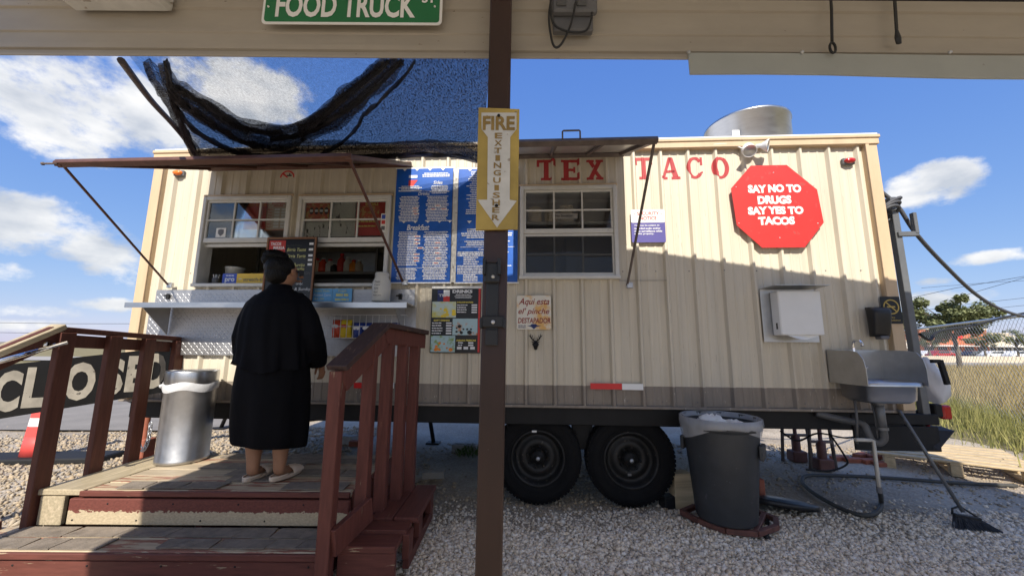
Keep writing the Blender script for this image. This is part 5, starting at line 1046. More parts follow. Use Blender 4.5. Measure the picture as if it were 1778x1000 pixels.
# ------------------------------------------------------------------ shade cloth between trailer and shelter
sc_ = thing('shade_cloth', 'black knitted shade cloth draped from the shelter to the trailer roof', 'shade cloth', (-1.6, 2.5, 2.85))
YT, YS = 3.28, 1.66
def SP(px, py):                      # surface of the cloth: plane rising from the shelter eave to the trailer roof, seen at a pixel
    r = ray(px, py); zS, zT = 2.70, 3.0; k = (zT-zS)/(YT-YS); t = (zS-k*YS-H)/(r.z-k*r.y); return Vector((0, 0, H))+r*t
def cloth(fn, nu, nv, m, nm, wr=.012, seed=0):
    vs = []; fs = []
    for j in range(nv+1):
        for i in range(nu+1):
            p = fn(i/nu, j/nv); p = p+Vector((0, 0, wr*mnoise.noise((p.x*5+seed, p.y*5, seed)))); vs.append(p)
    for j in range(nv):
        for i in range(nu): a = j*(nu+1)+i; fs.append((a, a+1, a+nu+2, a+nu+1))
    mb = MB(); mb.add(vs, fs, True); return mb.build(nm, m, sc_, True)
def lerp(a, b, t): return a+(b-a)*t
def edge(L, t):
    xs = np.linspace(0, 1, len(L)); return float(np.interp(t, xs, [p[0] for p in L])), float(np.interp(t, xs, [p[1] for p in L]))
topE = [(222, 92), (390, 90), (560, 90), (720, 90), (852, 90)]
botE = [(345, 262), (470, 264), (580, 262), (700, 262), (838, 268)]
midT = [(262, 92), (300, 128), (345, 165), (400, 200), (450, 218), (500, 215), (560, 185), (620, 135), (690, 92), (770, 92), (852, 92)]     # upper edge of the folded-back layer
cloth(lambda u, v: SP(*[lerp(a, b, v) for a, b in zip(edge(topE, u), edge(botE, u))]), 60, 24, 'shade_cloth', 'cloth_sheet')
cloth(lambda u, v: SP(*[lerp(a, b, v) for a, b in zip(edge(midT, u), edge(botE, u))])+Vector((0, -.01, -.035)), 60, 20, 'shade_cloth_thick', 'folded_layer', .02, 4)
# bunched folds along the hanging swag: narrow crumpled strips of the same cloth, laid in layers
def roll(L, wpx, nm='fold', layers=3, m='shade_cloth_roll', dz=-.05):
    L = [(p.x, p.y) for p in smooth_pts([(x, y, 0) for x, y in L], 5)]; n = (len(L)-1)*2; xs = np.linspace(0, 1, len(L)); vs = []; fs = []; mb = MB()
    for ly in range(layers):
        o = len(vs); sd_ = random.uniform(0, 99); W_ = wpx*(1, .72, .4, .25)[ly]; nc = 5
        for i in range(n+1):
            t = i/n; x = float(np.interp(t, xs, [p[0] for p in L])); y = float(np.interp(t, xs, [p[1] for p in L])); t2 = min(1, t+.02); t1 = max(0, t-.02)
            dx = float(np.interp(t2, xs, [p[0] for p in L])-np.interp(t1, xs, [p[0] for p in L])); dy = float(np.interp(t2, xs, [p[1] for p in L])-np.interp(t1, xs, [p[1] for p in L])); l_ = math.hypot(dx, dy) or 1; nx_, ny_ = -dy/l_, dx/l_
            wv = W_*(.55+.45*math.sin(math.pi*(.12+.76*t)))*(1+.3*mnoise.noise((t*6, sd_, 0))); sh2_ = W_*.25*mnoise.noise((t*4, sd_, 5))
            for k in range(nc):
                q = (k/(nc-1)-.5); p = SP(x+nx_*(q*wv+sh2_), y+ny_*(q*wv+sh2_)); vs.append(p+Vector((0, 0, dz-.012*ly+.022*mnoise.noise((t*14, k*1.7, sd_)))))
        for i in range(n):
            for k in range(nc-1): a_ = o+i*nc+k; fs.append((a_, a_+1, a_+nc+1, a_+nc))
    mb.add(vs, fs, True); return mb.build(nm, m, sc_, True)
C_ = 'shade_cloth_crease'
roll([(285, 92), (296, 128), (322, 146), (360, 166), (400, 194), (440, 210), (485, 216), (520, 211), (548, 196), (585, 166), (632, 126), (672, 88)], 26, layers=2)
roll([(520, 218), (548, 208), (580, 188), (615, 160), (655, 124), (694, 86)], 50, layers=2)
roll([(540, 205), (575, 178), (615, 140), (655, 108), (676, 88)], 11, 'crease', 2, C_)
roll([(470, 230), (510, 226), (548, 212), (590, 186), (640, 146), (684, 104), (700, 88)], 12, 'crease', 2, C_)
roll([(300, 132), (330, 150), (372, 176), (412, 202), (450, 216), (492, 220)], 9, 'crease', 2, C_)
roll([(292, 128), (312, 158), (345, 186), (385, 214), (425, 236), (460, 246)], 10, 'crease', 2, C_)
roll([(300, 150), (340, 178), (395, 212), (440, 232), (490, 238), (530, 224)], 30, layers=2)
roll([(306, 168), (330, 205), (372, 236), (420, 256), (470, 262), (520, 250)], 9, 'crease', 2, C_)
roll([(256, 90), (268, 118), (284, 140), (300, 172), (316, 206), (330, 240), (345, 268)], 20, layers=2)
roll([(290, 88), (296, 120), (302, 160), (318, 206), (336, 246), (346, 268)], 12, 'crease', 2, C_)
roll([(545, 263), (575, 250), (602, 230), (622, 208), (634, 186), (655, 166), (690, 130), (722, 90)], 5, 'crease', 2, C_)
roll([(345, 258), (400, 258), (480, 254), (580, 250), (660, 250), (740, 246), (800, 250), (842, 262)], 30, 'hem', 2)
roll([(345, 268), (420, 270), (500, 266), (580, 263), (660, 262), (740, 258), (800, 262), (842, 276)], 9, 'hem', 2, C_)
mb = MB(); P = [SP(212, 96)+Vector((0, 0, -.03)), SP(262, 165)+Vector((0, 0, -.03)), SP(300, 208)+Vector((0, 0, -.03)), SP(325, 240)+Vector((0, 0, -.03)), SP(345, 272)+Vector((0, 0, -.03))]; mb.tube(smooth_pts(P), .017, 8); mb.build('support_pole', 'rust_steel', sc_, True)

# ------------------------------------------------------------------ timber steps and deck
ZD, Z2 = .39, .18
dk = thing('deck_steps', 'weathered red wooden deck with two steps up to the serving windows', 'deck', (-1.9, 3.0, 0))
DX0, DX1, DY0, DY1 = -2.66, -1.0, 2.60, 3.44
def plank(x0, x1, y0, y1, z, m, nm='plank', th=.036, tilt=0.0, par=None):
    mb = MB(); mb.cbx(x0, x1, y0, y1, z-th, z, .005); o = mb.build(nm, m, par or dk, True)
    if tilt:
        for v_ in o.data.vertices: v_.co.z += tilt*(v_.co.x-x0)
    return o
n = 6; w0 = (DY1-DY0)/n
for k in range(n):
    y0 = DY0+k*w0; m = ('mixed_plank', 'mixed_plank', 'bare_plank', 'bare_plank', 'mixed_plank', 'bare_plank')[k]
    plank(DX0+.0, DX1, y0, y0+w0-.008, ZD+random.uniform(-.002, .002), m)
plank(-2.95, DX0-.006, 2.585, DY1, ZD+.004, 'bare_plank_y')
# shingle strips stuck over the planks: separate tabs
def shingles(rows, ztop, xa, xb):
    for (y0, y1, u0, u1) in rows:
        x = u0
        while x < u1-.02:
            wd = min(random.choice((.17, .22, .3, .34)), u1-x); mb = MB(); sk_ = random.uniform(-.02, .02); j = random.uniform(-.006, .006)
            pts = [(x, y0+j), (x+wd-.005, y0+j+random.uniform(-.005, .005)), (x+wd-.005+sk_, y1), (x+sk_, y1)]
            mb.add([(a, b, ztop+.0015) for a, b in pts]+[(a, b, ztop+.006+random.uniform(0, .002)) for a, b in pts], [(3,2,1,0),(4,5,6,7),(0,1,5,4),(1,2,6,5),(2,3,7,6),(3,0,4,7)]); mb.build('shingle_tab', 'shingle', dk, True); x += wd
shingles([(2.605, 2.73, -2.48, -1.85), (2.605, 2.735, -1.45, -1.05), (2.87, 3.01, -2.0, -1.05), (3.02, 3.15, -2.3, -1.55), (3.16, 3.29, -1.8, -1.05), (3.30, 3.42, -2.35, -1.4), (2.745, 2.86, -1.9, -1.6)], ZD+.003, 0, 0)
# lower tread
TY0 = 2.30
for k, (y0, y1) in enumerate(((TY0, TY0+.135), (TY0+.145, DY0-.02))): plank(-3.3, -1.0, y0, y1, Z2, ('mixed_plank', 'mixed_plank')[k])
shingles([(TY0+.01, TY0+.13, -3.2, -2.25), (TY0+.03, TY0+.13, -1.95, -1.05), (TY0+.15, TY0+.27, -2.95, -1.05)], Z2+.001, 0, 0)
# nosing, risers
mb = MB(); mb.cbx(DX0-.02, DX1, DY0-.024, DY0-.002, ZD-.034, ZD-.002, .004); mb.build('nosing', 'red_wood_x', dk, True)
mb = MB(); mb.cbx(-2.74, DX1, DY0-.018, DY0+.02, Z2+.012, ZD-.048, .005); mb.build('riser', 'red_riser', dk, True)
mb = MB(); mb.cbx(-3.32, DX1-.02, TY0-.004, TY0+.03, .0, Z2-.045, .005); mb.build('riser', 'red_riser_low', dk, True) if 'red_riser_low' in MATS else mb.build('riser', 'red_wood_x', dk, True)
mb = MB(); mb.cbx(-3.3, DX1, TY0-.022, TY0+.0, Z2-.036, Z2-.003, .004); mb.build('nosing', 'red_wood_x', dk, True)
mb = MB(); mb.cbx(-2.93, -2.78, DY0-.01, DY0+.02, Z2+.004, ZD-.038, .004); mb.build('end_block', 'bare_plank_y', dk, True)
for x in (-2.9, -1.95, -1.04): mb = MB(); mb.cbx(x-.02, x+.02, TY0+.035, DY1-.02, 0, Z2-.04, .003); mb.cbx(x-.02, x+.02, DY0+.025, DY1-.02, Z2-.04, ZD-.04, .003); mb.build('stringer', 'red_wood', dk, True)
mb = MB(); mb.cbx(-2.93, -1.02, DY1-.03, DY1, .0, ZD-.04, .003); mb.build('back_board', 'red_wood_x', dk, True)
for k in range(18):                       # nail heads in the risers
    x = -2.70+(k % 9)*.20+.02*math.sin(k*3); z = (ZD-.075 if k % 2 else Z2+.04) if k < 9 else (.11 if k % 2 else .05); y = DY0-.019 if k < 9 else TY0-.005
    mb = MB(); mb.lathe([(0, -.002), (.005, -.0015), (.006, .001)], 6, Matrix.Translation((x, y, z)) @ Matrix.Rotation(R_(-90), 4, 'X')); mb.build('nail', 'black_steel', dk, True)
# left railing
rl = MB(); rl.bar((-3.0, 2.575, 1.385), (-3.03, 3.56, 1.345), .10, .034, ch=.004); lr = rl.build('railing', 'dark_brown_wood', dk, True); lr['label'] = 'left hand railing of brown boards'
def sub(mb, nm, m, par): return mb.build(nm, m, par)
mb = MB(); mb.bar((-3.0, 2.585, 1.405), (-3.0, 1.6, .845), .10, .036, ch=.004); sub(mb, 'sloping_rail', 'bare_plank_y', lr)
mb = MB(); mb.bar((-2.99, 2.56, 1.35), (-2.99, 1.6, .80), .036, .12, ch=.004); sub(mb, 'rail_board', 'dark_brown_wood', lr)
mb = MB(); mb.bar((-3.005, 2.65, 1.31), (-3.035, 3.54, 1.272), .036, .085, ch=.004); sub(mb, 'rail_board', 'dark_brown_wood', lr)
for y in (2.60, 2.93, 3.22, 3.52): mb = MB(); x = -2.965-.03*(y-2.6); mb.cbx(x-.022, x+.022, y-.048, y+.048, .15 if y < 2.7 else .30, 1.365-.04*(y-2.6), .004); sub(mb, 'baluster', 'dark_brown_wood', lr)
mb = MB(); mb.bar((-3.1, 2.55, .17), (-3.1, 1.5, .06), .04, .12); sub(mb, 'base_board', 'dark_brown_wood', lr)
h0, h1 = AT(50, 640, 2.2), AT(94, 597, 2.45); h0 = Vector((-2.90, 2.20, AT(15, 632, 2.2).z)); h1 = Vector((-2.90, 2.55, AT(98, 595, 2.55).z))
mb = MB(); mb.tube([h0, h1], .014, 12); mb.lathe([(0, -.02), (.02, -.015), (.026, 0), (.02, .015), (0, .02)], 14, Matrix.Translation(h0)); sub(mb, 'grab_bar', 'chrome', lr)
for p in (h0, h0.lerp(h1, .88)): mb = MB(); mb.tube([p, p+Vector((-.07, 0, 0))], .011, 10); mb.lathe([(.026, -.0), (.026, .006), (.014, .016)], 14, Matrix.Translation(p+Vector((-.072, 0, 0))) @ Matrix.Rotation(R_(90), 4, 'Y')); sub(mb, 'grab_mount', 'chrome', lr)
# right railing: stands on the side bench, turning away to the right
A0, B0 = Vector((-.97, 2.22, 0)), Vector((-.73, 3.10, 0))
def RL(t, z): p = A0+(B0-A0)*t; return Vector((p.x, p.y, z))
rl = MB(); rl.bar(RL(-.02, 1.165), RL(.42, 1.425), .135, .034, ch=.004); rr_ = rl.build('railing', 'rail_cap', dk, True); rr_['label'] = 'right hand railing with weathered cap'
mb = MB(); mb.bar(RL(.415, 1.428), RL(1.03, 1.400), .135, .034, ch=.004); sub(mb, 'cap_rail', 'rail_cap', rr_)
mb = MB(); mb.bar(RL(0, 1.085)+Vector((.02, 0, 0)), RL(.43, 1.345)+Vector((.02, 0, 0)), .036, .12, ch=.004); sub(mb, 'rail_board', 'red_wood', rr_)
mb = MB(); mb.bar(RL(.42, 1.36)+Vector((.02, 0, 0)), RL(1.03, 1.330)+Vector((.02, 0, 0)), .036, .105, ch=.004); sub(mb, 'rail_board', 'red_wood', rr_)
for t, zt2, wd in ((0, 1.15, .09), (.32, 1.30, .075), (.53, 1.32, .075), (.74, 1.31, .075), (.93, 1.30, .075)):
    b = RL(t, 0); mb = MB(); mb.bar((b.x, b.y, .0 if t == 0 else .235), (b.x, b.y, zt2), .07, .075, (0, 1, 0), ch=.004); sub(mb, 'baluster', 'red_wood', rr_)
mb = MB(); mb.bar((-.925, 2.20, .27), (-.84, 2.50, .33), .036, .14); sub(mb, 'brace_board', 'red_wood', rr_)
# deck side fascia
for y0, y1 in ((2.62, 2.88), (2.90, 3.16), (3.18, 3.42)): mb = MB(); mb.cbx(-1.005, -.965, y0, y1, .05, ZD-.01, .004); mb.build('side_board', 'red_wood', dk, True)

# side bench built like a pallet
bn = thing('side_bench', 'low red wooden pallet bench beside the right railing', 'bench', (-.75, 2.7, 0))
for x0, x1 in ((-.955, -.86), (-.855, -.72), (-.715, -.565)):
    mb = MB(); mb.cbx(x0, x1, 2.56, 3.14, .222, .255, .004); mb.build('plank', 'red_plank_y', bn, True)
mb = MB(); mb.cbx(-.93, -.60, 2.43, 2.555, .205, .24, .004); mb.build('plank', 'red_wood_x', bn, True); mb = MB(); mb.cbx(-.93, -.62, 2.28, 2.425, .185, .22, .004); mb.build('plank', 'red_wood_x', bn, True)
for x in (-.93, -.60): 
    mb = MB(); mb.cbx(x-.018, x+.018, 2.44, 3.13, .03, .09, .003); mb.build('runner', 'red_wood', bn, True)
    for y in (2.47, 2.72, 3.08): mb = MB(); mb.cbx(x-.02, x+.02, y-.05, y+.05, .09, .22, .003); mb.build('block', 'red_wood', bn, True)
mb = MB(); mb.cbx(-.93, -.62, 2.285, 2.32, .0, .185, .003); mb.build('front_board', 'red_wood_x', bn, True)
mb = MB(); mb.cbx(-.92, -.60, 3.10, 3.13, .0, .22, .003); mb.build('end_board', 'red_wood_x', bn, True)

# ------------------------------------------------------------------ stainless bin on the deck
sb = thing('steel_bin', 'tall stainless steel trash bin with white liner on the deck', 'trash bin', (-2.60, 3.24, ZD+.004)); Rb = .172; hb_ = 0.695
mb = MB(); mb.lathe([(0, .0), (Rb*.98, .0), (Rb, .01), (Rb, .025), (Rb*.985, .03), (Rb*.985, hb_*.79), (Rb*1.0, hb_*.80)], 40); mb.build('body', 'stainless_dull', sb)
mb = MB(); mb.lathe([(Rb*1.0, hb_*.80), (Rb*1.02, hb_*.81), (Rb*1.02, hb_*.985), (Rb*1.0, hb_), (Rb*.86, hb_), (Rb*.84, hb_*.985), (Rb*.84, hb_*.80)], 40); mb.lathe([(Rb*.86, hb_*.992), (Rb*.5, hb_*1.004), (0, hb_*1.006)], 40); mb.build('lid_ring', 'stainless', sb)
mb = MB(); rg = []
for z, k in ((hb_*.865, 1.03), (hb_*.84, 1.05), (hb_*.80, 1.045), (hb_*.775, 1.015)): rg.append([(Rb*k*math.cos(a)*(1+.012*math.sin(9*a+z*40)), Rb*k*math.sin(a)*(1+.012*math.sin(9*a+z*40)), z+.012*math.sin(4*a)) for a in np.linspace(0, 2*math.pi, 49)[:-1]])
mb.rings(rg, cap=False); mb.build('liner', 'white_bag', sb); mb = MB(); mb.lathe([(0, -.03), (.02, -.02), (.014, .0), (.026, .02), (.03, .03), (0, .02)], 10, Matrix.Translation((-Rb*1.08, -.05, hb_*.83)) @ Matrix.Rotation(R_(60), 4, 'Y')); mb.build('knot', 'white_bag', sb)

# ------------------------------------------------------------------ customer
PX, PY = -1.675, 2.80
per = thing('person', 'person in loose black top and long black skirt standing at the window', 'person', (PX+.02, PY, ZD+.006), R_(-4)); per.rotation_euler = (0, R_(-2.3), R_(-4))
def skinned(chain, edges, nm, m, par, sub_=2):
    me = bpy.data.meshes.new(nm); me.from_pydata([c[:3] for c in chain], edges, []); me.materials.append(MATS[m]); o = bpy.data.objects.new(nm, me); COL.objects.link(o); o.parent = par
    sk2 = o.modifiers.new('skin', 'SKIN'); sv = me.skin_vertices
    if not sv: return o
    for i, c in enumerate(chain): sv[0].data[i].radius = (c[3], c[4] if len(c) > 4 else c[3])
    sv[0].data[0].use_root = True; o.modifiers.new('sub', 'SUBSURF').levels = sub_; o.modifiers['sub'].render_levels = sub_; me.polygons.foreach_set('use_smooth', [True]*len(me.polygons)); sk2.use_smooth_shade = True; return o
def loft_path(mb, pts, radii, n=16, flat=1.0, ph=0.0, amp=0.0, cap=True):
    P = [Vector(p) for p in pts]; rg = []
    for i, p in enumerate(P):
        d = (P[min(i+1, len(P)-1)]-P[max(i-1, 0)]).normalized(); x = d.cross(Vector((0, 1, 0))); x = x.normalized() if x.length > .05 else Vector((1, 0, 0)); y = x.cross(d).normalized()
        rg.append([p+(x*math.cos(a)*radii[i]+y*math.sin(a)*radii[i]*flat)*(1+amp*math.sin(4*a+i*1.3+ph)) for a in np.linspace(0, 2*math.pi, n+1)[:-1]])
    return mb.rings(rg, cap=cap)
# body: one continuous surface (head, neck, trunk, arms with hands, legs)
ch = []; ed = []
def jn(x, y, z, r, r2=None, p=None):
    ch.append((x, y, z, r, r2 or r)); 
    if p is not None: ed.append((p, len(ch)-1))
    return len(ch)-1
pel = jn(0, 0, .82, .15, .13); sp1 = jn(0, .01, 1.02, .15, .12, pel); chs = jn(0, .01, 1.17, .13, .09, sp1); nk0 = jn(0, .015, 1.30, .065, .065, chs); nk1 = jn(.005, .025, 1.335, .052, .055, nk0); hd0 = jn(.025, .045, 1.378, .068, .078, nk1); hd1 = jn(.032, .045, 1.438, .076, .090, hd0); hd2 = jn(.02, .035, 1.503, .055, .068, hd1)
for s in (-1, 1):
    sh_ = jn(s*.150, .01, 1.195, .040, .040, chs); el_ = jn(s*.245, .02, .98, .045, .045, sh_); wr_ = jn(s*.242, .13, .80, .026, .030, el_); pm = jn(s*.255, .165, .755, .024, .034, wr_); p2 = jn(s*.25, .185, .715, .020, .034, pm)
    for k in range(4): f1 = jn(s*.248, .165+.018*k, .685-.002*k, .009, .009, p2); f2 = jn(s*.238, .170+.017*k, .655, .0085, .0085, f1); jn(s*.222, .172+.016*k, .640, .007, .007, f2)
    t1 = jn(s*.235, .150, .735, .010, .010, pm); t2 = jn(s*.222, .150, .700, .009, .009, t1); jn(s*.215, .155, .675, .007, .007, t2)
    hp_ = jn(s*.10, 0, .74, .10, .11, pel); kn = jn(s*.098, .0, .44, .070, .070, hp_); cf = jn(s*.096, -.012, .28, .064, .066, kn); an = jn(s*.094, -.012, .10, .040, .044, cf); heel = jn(s*.094, -.02, .045, .038, .042, an); bl = jn(s*.105, .10, .035, .036, .026, heel); jn(s*.108, .16, .028, .030, .018, bl)
body = skinned(ch, ed, 'body', 'skin', per, 2)
# facial features on the turned head (seen from behind right)
mb = MB(); mb.lathe([(0, -.02), (.018, -.012), (.024, .012), (.020, .028), (0, .034)], 12, Matrix.Translation((.098, .015, 1.455)) @ Matrix.Rotation(R_(10), 4, 'X'), sx=.42); mb.build('ear', 'skin', body).location.z = -.037
mb = MB(); mb.lathe([(0, -.02), (.018, -.012), (.024, .012), (.020, .028), (0, .034)], 12, Matrix.Translation((-.060, .035, 1.475)), sx=.42); mb.build('ear', 'skin', body).location.z = -.037
mb = MB(); mb.lathe([(0, .03), (.012, .01), (.018, -.012), (0, -.018)], 10, Matrix.Translation((.085, .13, 1.455)) @ Matrix.Rotation(R_(-15), 4, 'X')); mb.build('nose', 'skin', body).location.z = -.037
mb = MB(); mb.cbox((.075, .118, 1.415), (.045, .02, .014), .005); mb.build('mouth', 'skin', body).location.z = -.037
def ellips(mb, c, r, n=20, k=12, nz_=0.0, fq_=14):
    rg = []
    for j in range(1, k):
        t = math.pi*j/k; row = []
        for a in np.linspace(0, 2*math.pi, n+1)[:-1]:
            d = Vector((math.sin(t)*math.cos(a), math.sin(t)*math.sin(a), -math.cos(t))); q = 1+nz_*mnoise.noise(d*fq_*.25+Vector((c[0]*9, c[1]*9, c[2]*9))); row.append((c[0]+d.x*r[0]*q, c[1]+d.y*r[1]*q, c[2]+d.z*r[2]*q))
        rg.append(row)
    mb.rings(rg)
mb = MB(); ellips(mb, (-.002, .000, 1.497), (.096, .108, .098), 36, 20, .06, 10); ellips(mb, (.000, -.035, 1.445), (.076, .070, .075), 28, 16, .08, 12)
hr = mb.build('hair', 'hair', per); hr.location.z = -.037; mb = MB(); ellips(mb, (-.028, -.030, 1.582), (.070, .064, .046), 40, 22, .28, 26); ellips(mb, (-.052, -.040, 1.552), (.052, .050, .044), 36, 20, .28, 26); ellips(mb, (.012, -.020, 1.572), (.055, .055, .040), 36, 20, .28, 26); mb.build('hair_bun', 'hair', hr)
mb = MB(); mb.tube([(.088, .0, 1.478), (.104, .05, 1.476), (.112, .085, 1.472)], .0045, 6); mb.cbox((.104, .100, 1.470), (.060, .014, .042), .006, Matrix.Rotation(R_(-38), 3, 'Z')); mb.cbox((.118, .078, 1.471), (.012, .036, .040), .004, Matrix.Rotation(R_(-20), 3, 'Z')); mb.build('sunglasses', 'black_plastic', per).location.z = -.037
# top: torso + sleeves merged by voxel remesh
mb = MB(); rg = []
prof = [(.745, .278, .205, 0), (.755, .272, .200, 0), (.80, .266, .192, 0), (.86, .262, .186, 0), (.94, .260, .182, .002), (1.02, .260, .176, .004), (1.10, .252, .164, .006), (1.18, .232, .146, .008), (1.235, .200, .122, .010), (1.275, .138, .095, .012), (1.305, .085, .080, .015), (1.335, .074, .072, .018)]
for i, (z, a_, b_, yo) in enumerate(prof):
    row = []
    for a in np.linspace(0, 2*math.pi, 121)[:-1]:
        k_ = max(0, min(1, (1.24-z)/.35)); f = 1+k_*(.030*math.sin(8*a+1.2*math.sin(z*7))+.022*math.sin(15*a+2+z*3)+.012*math.sin(23*a+z*9))+(.04*math.sin(10*a+1) if i < 2 else .02*math.sin(10*a+1) if i == 2 else 0); zz = z+(.042*math.sin(2*a+.6)+.014*math.sin(5*a) if i < 2 else 0)
        row.append((a_*math.cos(a)*f, b_*math.sin(a)*f+yo, zz))
    rg.append(row)
mb.rings(rg)
for s in (-1, 1): loft_path(mb, [(s*.12, .01, 1.225), (s*.175, .012, 1.175), (s*.222, .015, 1.08), (s*.250, .02, .97), (s*.262, .05, .88), (s*.258, .095, .80), (s*.250, .125, .755)], [.066, .072, .078, .080, .078, .072, .064], 20, 1.0, s, .05)
tp = mb.build('top', 'black_cloth', per); rm = tp.modifiers.new('r', 'REMESH'); rm.mode = 'VOXEL'; rm.voxel_size = .007; rm.use_smooth_shade = True; sm = tp.modifiers.new('s', 'SMOOTH'); sm.iterations = 2
mb = MB(); rg = []
for z, a_, b_ in ((.84, .225, .160), (.74, .240, .168), (.62, .256, .180), (.40, .258, .182), (.30, .250, .176), (.235, .246, .172), (.222, .240, .168)):
    row = []
    for a in np.linspace(0, 2*math.pi, 65)[:-1]:
        g_ = (.84-z); f = 1+g_*(.075*math.sin(5*a+.8)+.045*math.sin(9*a+1.9))-.10*g_*math.exp(-((a-4.35)/.22)**2); zz = z+(.020*math.cos(a+2.6) if z < .31 else 0)+(.03*math.exp(-((a-3.6)/.5)**2) if z < .24 else 0); row.append((a_*math.cos(a)*f, b_*math.sin(a)*f, zz))
    rg.append(row)
mb.rings(rg, cap=False); sk3 = mb.build('skirt', 'black_cloth', per); so2 = sk3.modifiers.new('s', 'SOLIDIFY'); so2.thickness = .006; sk3.modifiers.new('ss', 'SUBSURF').render_levels = 1
for s in (-1, 1):      # backless clogs, toes towards the trailer
    M = Matrix.Translation((s*.097, 0, 0)) @ Matrix.Rotation(R_(-10 if s > 0 else -2), 4, 'Z') @ Matrix.Translation((0, .045, 0)); mb = MB(); rg = []
    for z, k, dz in ((.0, .92, 0), (.005, .97, 0), (.016, 1.0, 0), (.023, .98, 0)):
        rg.append([M @ Vector(((.048+.006*math.sin(a))*k*math.copysign(abs(math.cos(a))**.8, math.cos(a)), .132*k*math.sin(a), z)) for a in np.linspace(0, 2*math.pi, 33)[:-1]])
    mb.rings(rg); so3 = mb.build('shoe', 'cream_shoe', per); mb = MB(); rg = []
    for y, hw, hh in ((.015, .050, .062), (.04, .052, .070), (.075, .052, .062), (.105, .044, .046), (.130, .024, .026)):
        rg.append([M @ Vector((hw*math.cos(a), y, .018+hh*math.sin(a)*.70)) for a in np.linspace(0, math.pi, 13)])
    vs = [p for r in rg for p in r]; n_ = 13; mb.add(vs, [(i*n_+k, i*n_+k+1, (i+1)*n_+k+1, (i+1)*n_+k) for i in range(4) for k in range(12)], True); o = mb.build('upper', 'cream_shoe', so3); q = o.modifiers.new('s', 'SOLIDIFY'); q.thickness = .006
    mb = MB(); rg = []
    for z, k in ((.020, 1.0), (.034, .98)): rg.append([M @ Vector((.05*k*math.cos(a), -.03+.10*k*math.sin(a), z)) for a in np.linspace(math.pi, 2*math.pi, 17)])
    vs = [p for r in rg for p in r]; mb.add(vs, [(k, k+1, 17+k+1, 17+k) for k in range(16)], True); o = mb.build('heel_cup', 'cream_shoe', so3); q = o.modifiers.new('s', 'SOLIDIFY'); q.thickness = .006
# ------------------------------------------------------------------ grey bin on dolly
gb = thing('grey_bin', 'dark grey plastic bin with clear liner bag standing on a dolly', 'trash bin', (1.565, 3.03, .085)); r0, r1, hb2 = .20, .262, .70
mb = MB(); mb.lathe([(0, .0), (r0*.97, .0), (r0, .012), (r0+(r1-r0)*.9, hb2*.88), (r1, hb2*.90), (r1*1.03, hb2*.90), (r1*1.05, hb2*.93), (r1*1.05, hb2), (r1*1.0, hb2), (r1*.985, hb2*.96), (r0*.97, .02), (0, .02)], 44); body_ = mb.build('body', 'dark_grey_plastic', gb)
mb = MB(); rg = []
for z, k in ((hb2*.955, .97), (hb2*1.008, 1.0), (hb2*1.008, 1.06), (hb2*.94, 1.075), (hb2*.86, 1.045), (hb2*.80, 1.0)):
    rg.append([(r1*k*math.cos(a)*(1+.012*math.sin(13*a+z*30)), r1*k*math.sin(a)*(1+.012*math.sin(11*a+z*30)), z+(.075*math.sin(a+.1)*-1*(1 if z < hb2*.9 else 0))*(.35+.65*(1 if z < hb2*.84 else .4))+(.02*math.sin(3*a+1) if z < hb2*.84 else 0)) for a in np.linspace(0, 2*math.pi, 73)[:-1]])
mb.rings(rg, cap=False); mb.build('liner', 'clear_bag', gb)
for a in (R_(-40), R_(140)): mb = MB(); M = Matrix.Rotation(a, 4, 'Z'); mb.cbox(M @ Vector((r1*1.0, 0, hb2*.70)), (.03, .12, .10), .012, M.to_3x3()); mb.build('handle', 'dark_grey_plastic', gb)
tb = thing('crumpled_paper', 'crumpled white bag and paper heaped in the grey bin', 'trash', (1.57, 3.05, .085+hb2*.9)); mb = MB()
for k in range(7): ellips(mb, (random.uniform(-.12, .12), random.uniform(-.12, .12), random.uniform(-.02, .03)), (random.uniform(.06, .11), random.uniform(.06, .11), random.uniform(.03, .07)), 16, 10, .55, 24)
mb.build('paper', 'paper', tb)
dl = thing('bin_dolly', 'rusty red octagonal dolly with castors under the grey bin', 'dolly', (1.60, 3.00, 0)); mb = MB()
oc_ = [(1.30, 3.17), (1.36, 3.02), (1.47, 2.87), (1.66, 2.83), (1.86, 2.93), (1.94, 3.06), (1.86, 3.22), (1.45, 3.28)]
for k in range(8): a = oc_[k]; b = oc_[(k+1) % 8]; mb.bar((a[0], a[1], .062), (b[0], b[1], .062), .035, .036)
mb.build('frame', 'rust_frame', dl, True) if 'rust_frame' in MATS else None
mat('rust_frame', (.13, .055, .042), .6, var=.3, scale=14, bump=.1)
mb.build('frame', 'rust_frame', dl, True)
mb = MB(); mb.bar((1.36, 3.02, .066), (1.86, 3.22, .066), .03, .03); mb.bar((1.47, 2.88, .068), (1.45, 3.27, .068), .03, .03); mb.bar((1.66, 2.84, .067), (1.90, 3.13, .067), .03, .03); mb.build('cross_bar', 'rust_frame', dl, True)
for x, y in ((1.34, 3.08), (1.50, 2.88), (1.74, 2.87), (1.90, 3.10), (1.50, 3.24)):
    mb = MB(); M = Matrix.Translation((x, y, .024)) @ Matrix.Rotation(R_(random.uniform(0, 180)), 4, 'Z') @ Matrix.Rotation(R_(90), 4, 'X'); mb.lathe([(0, -.014), (.02, -.014), (.025, -.009), (.025, .009), (.02, .014), (0, .014)], 16, M); c_ = mb.build('castor', 'black_rubber', dl, True); mb = MB(); mb.cbox((x, y, .046), (.034, .034, .012), .003); mb.build('castor_fork', 'black_steel', c_)
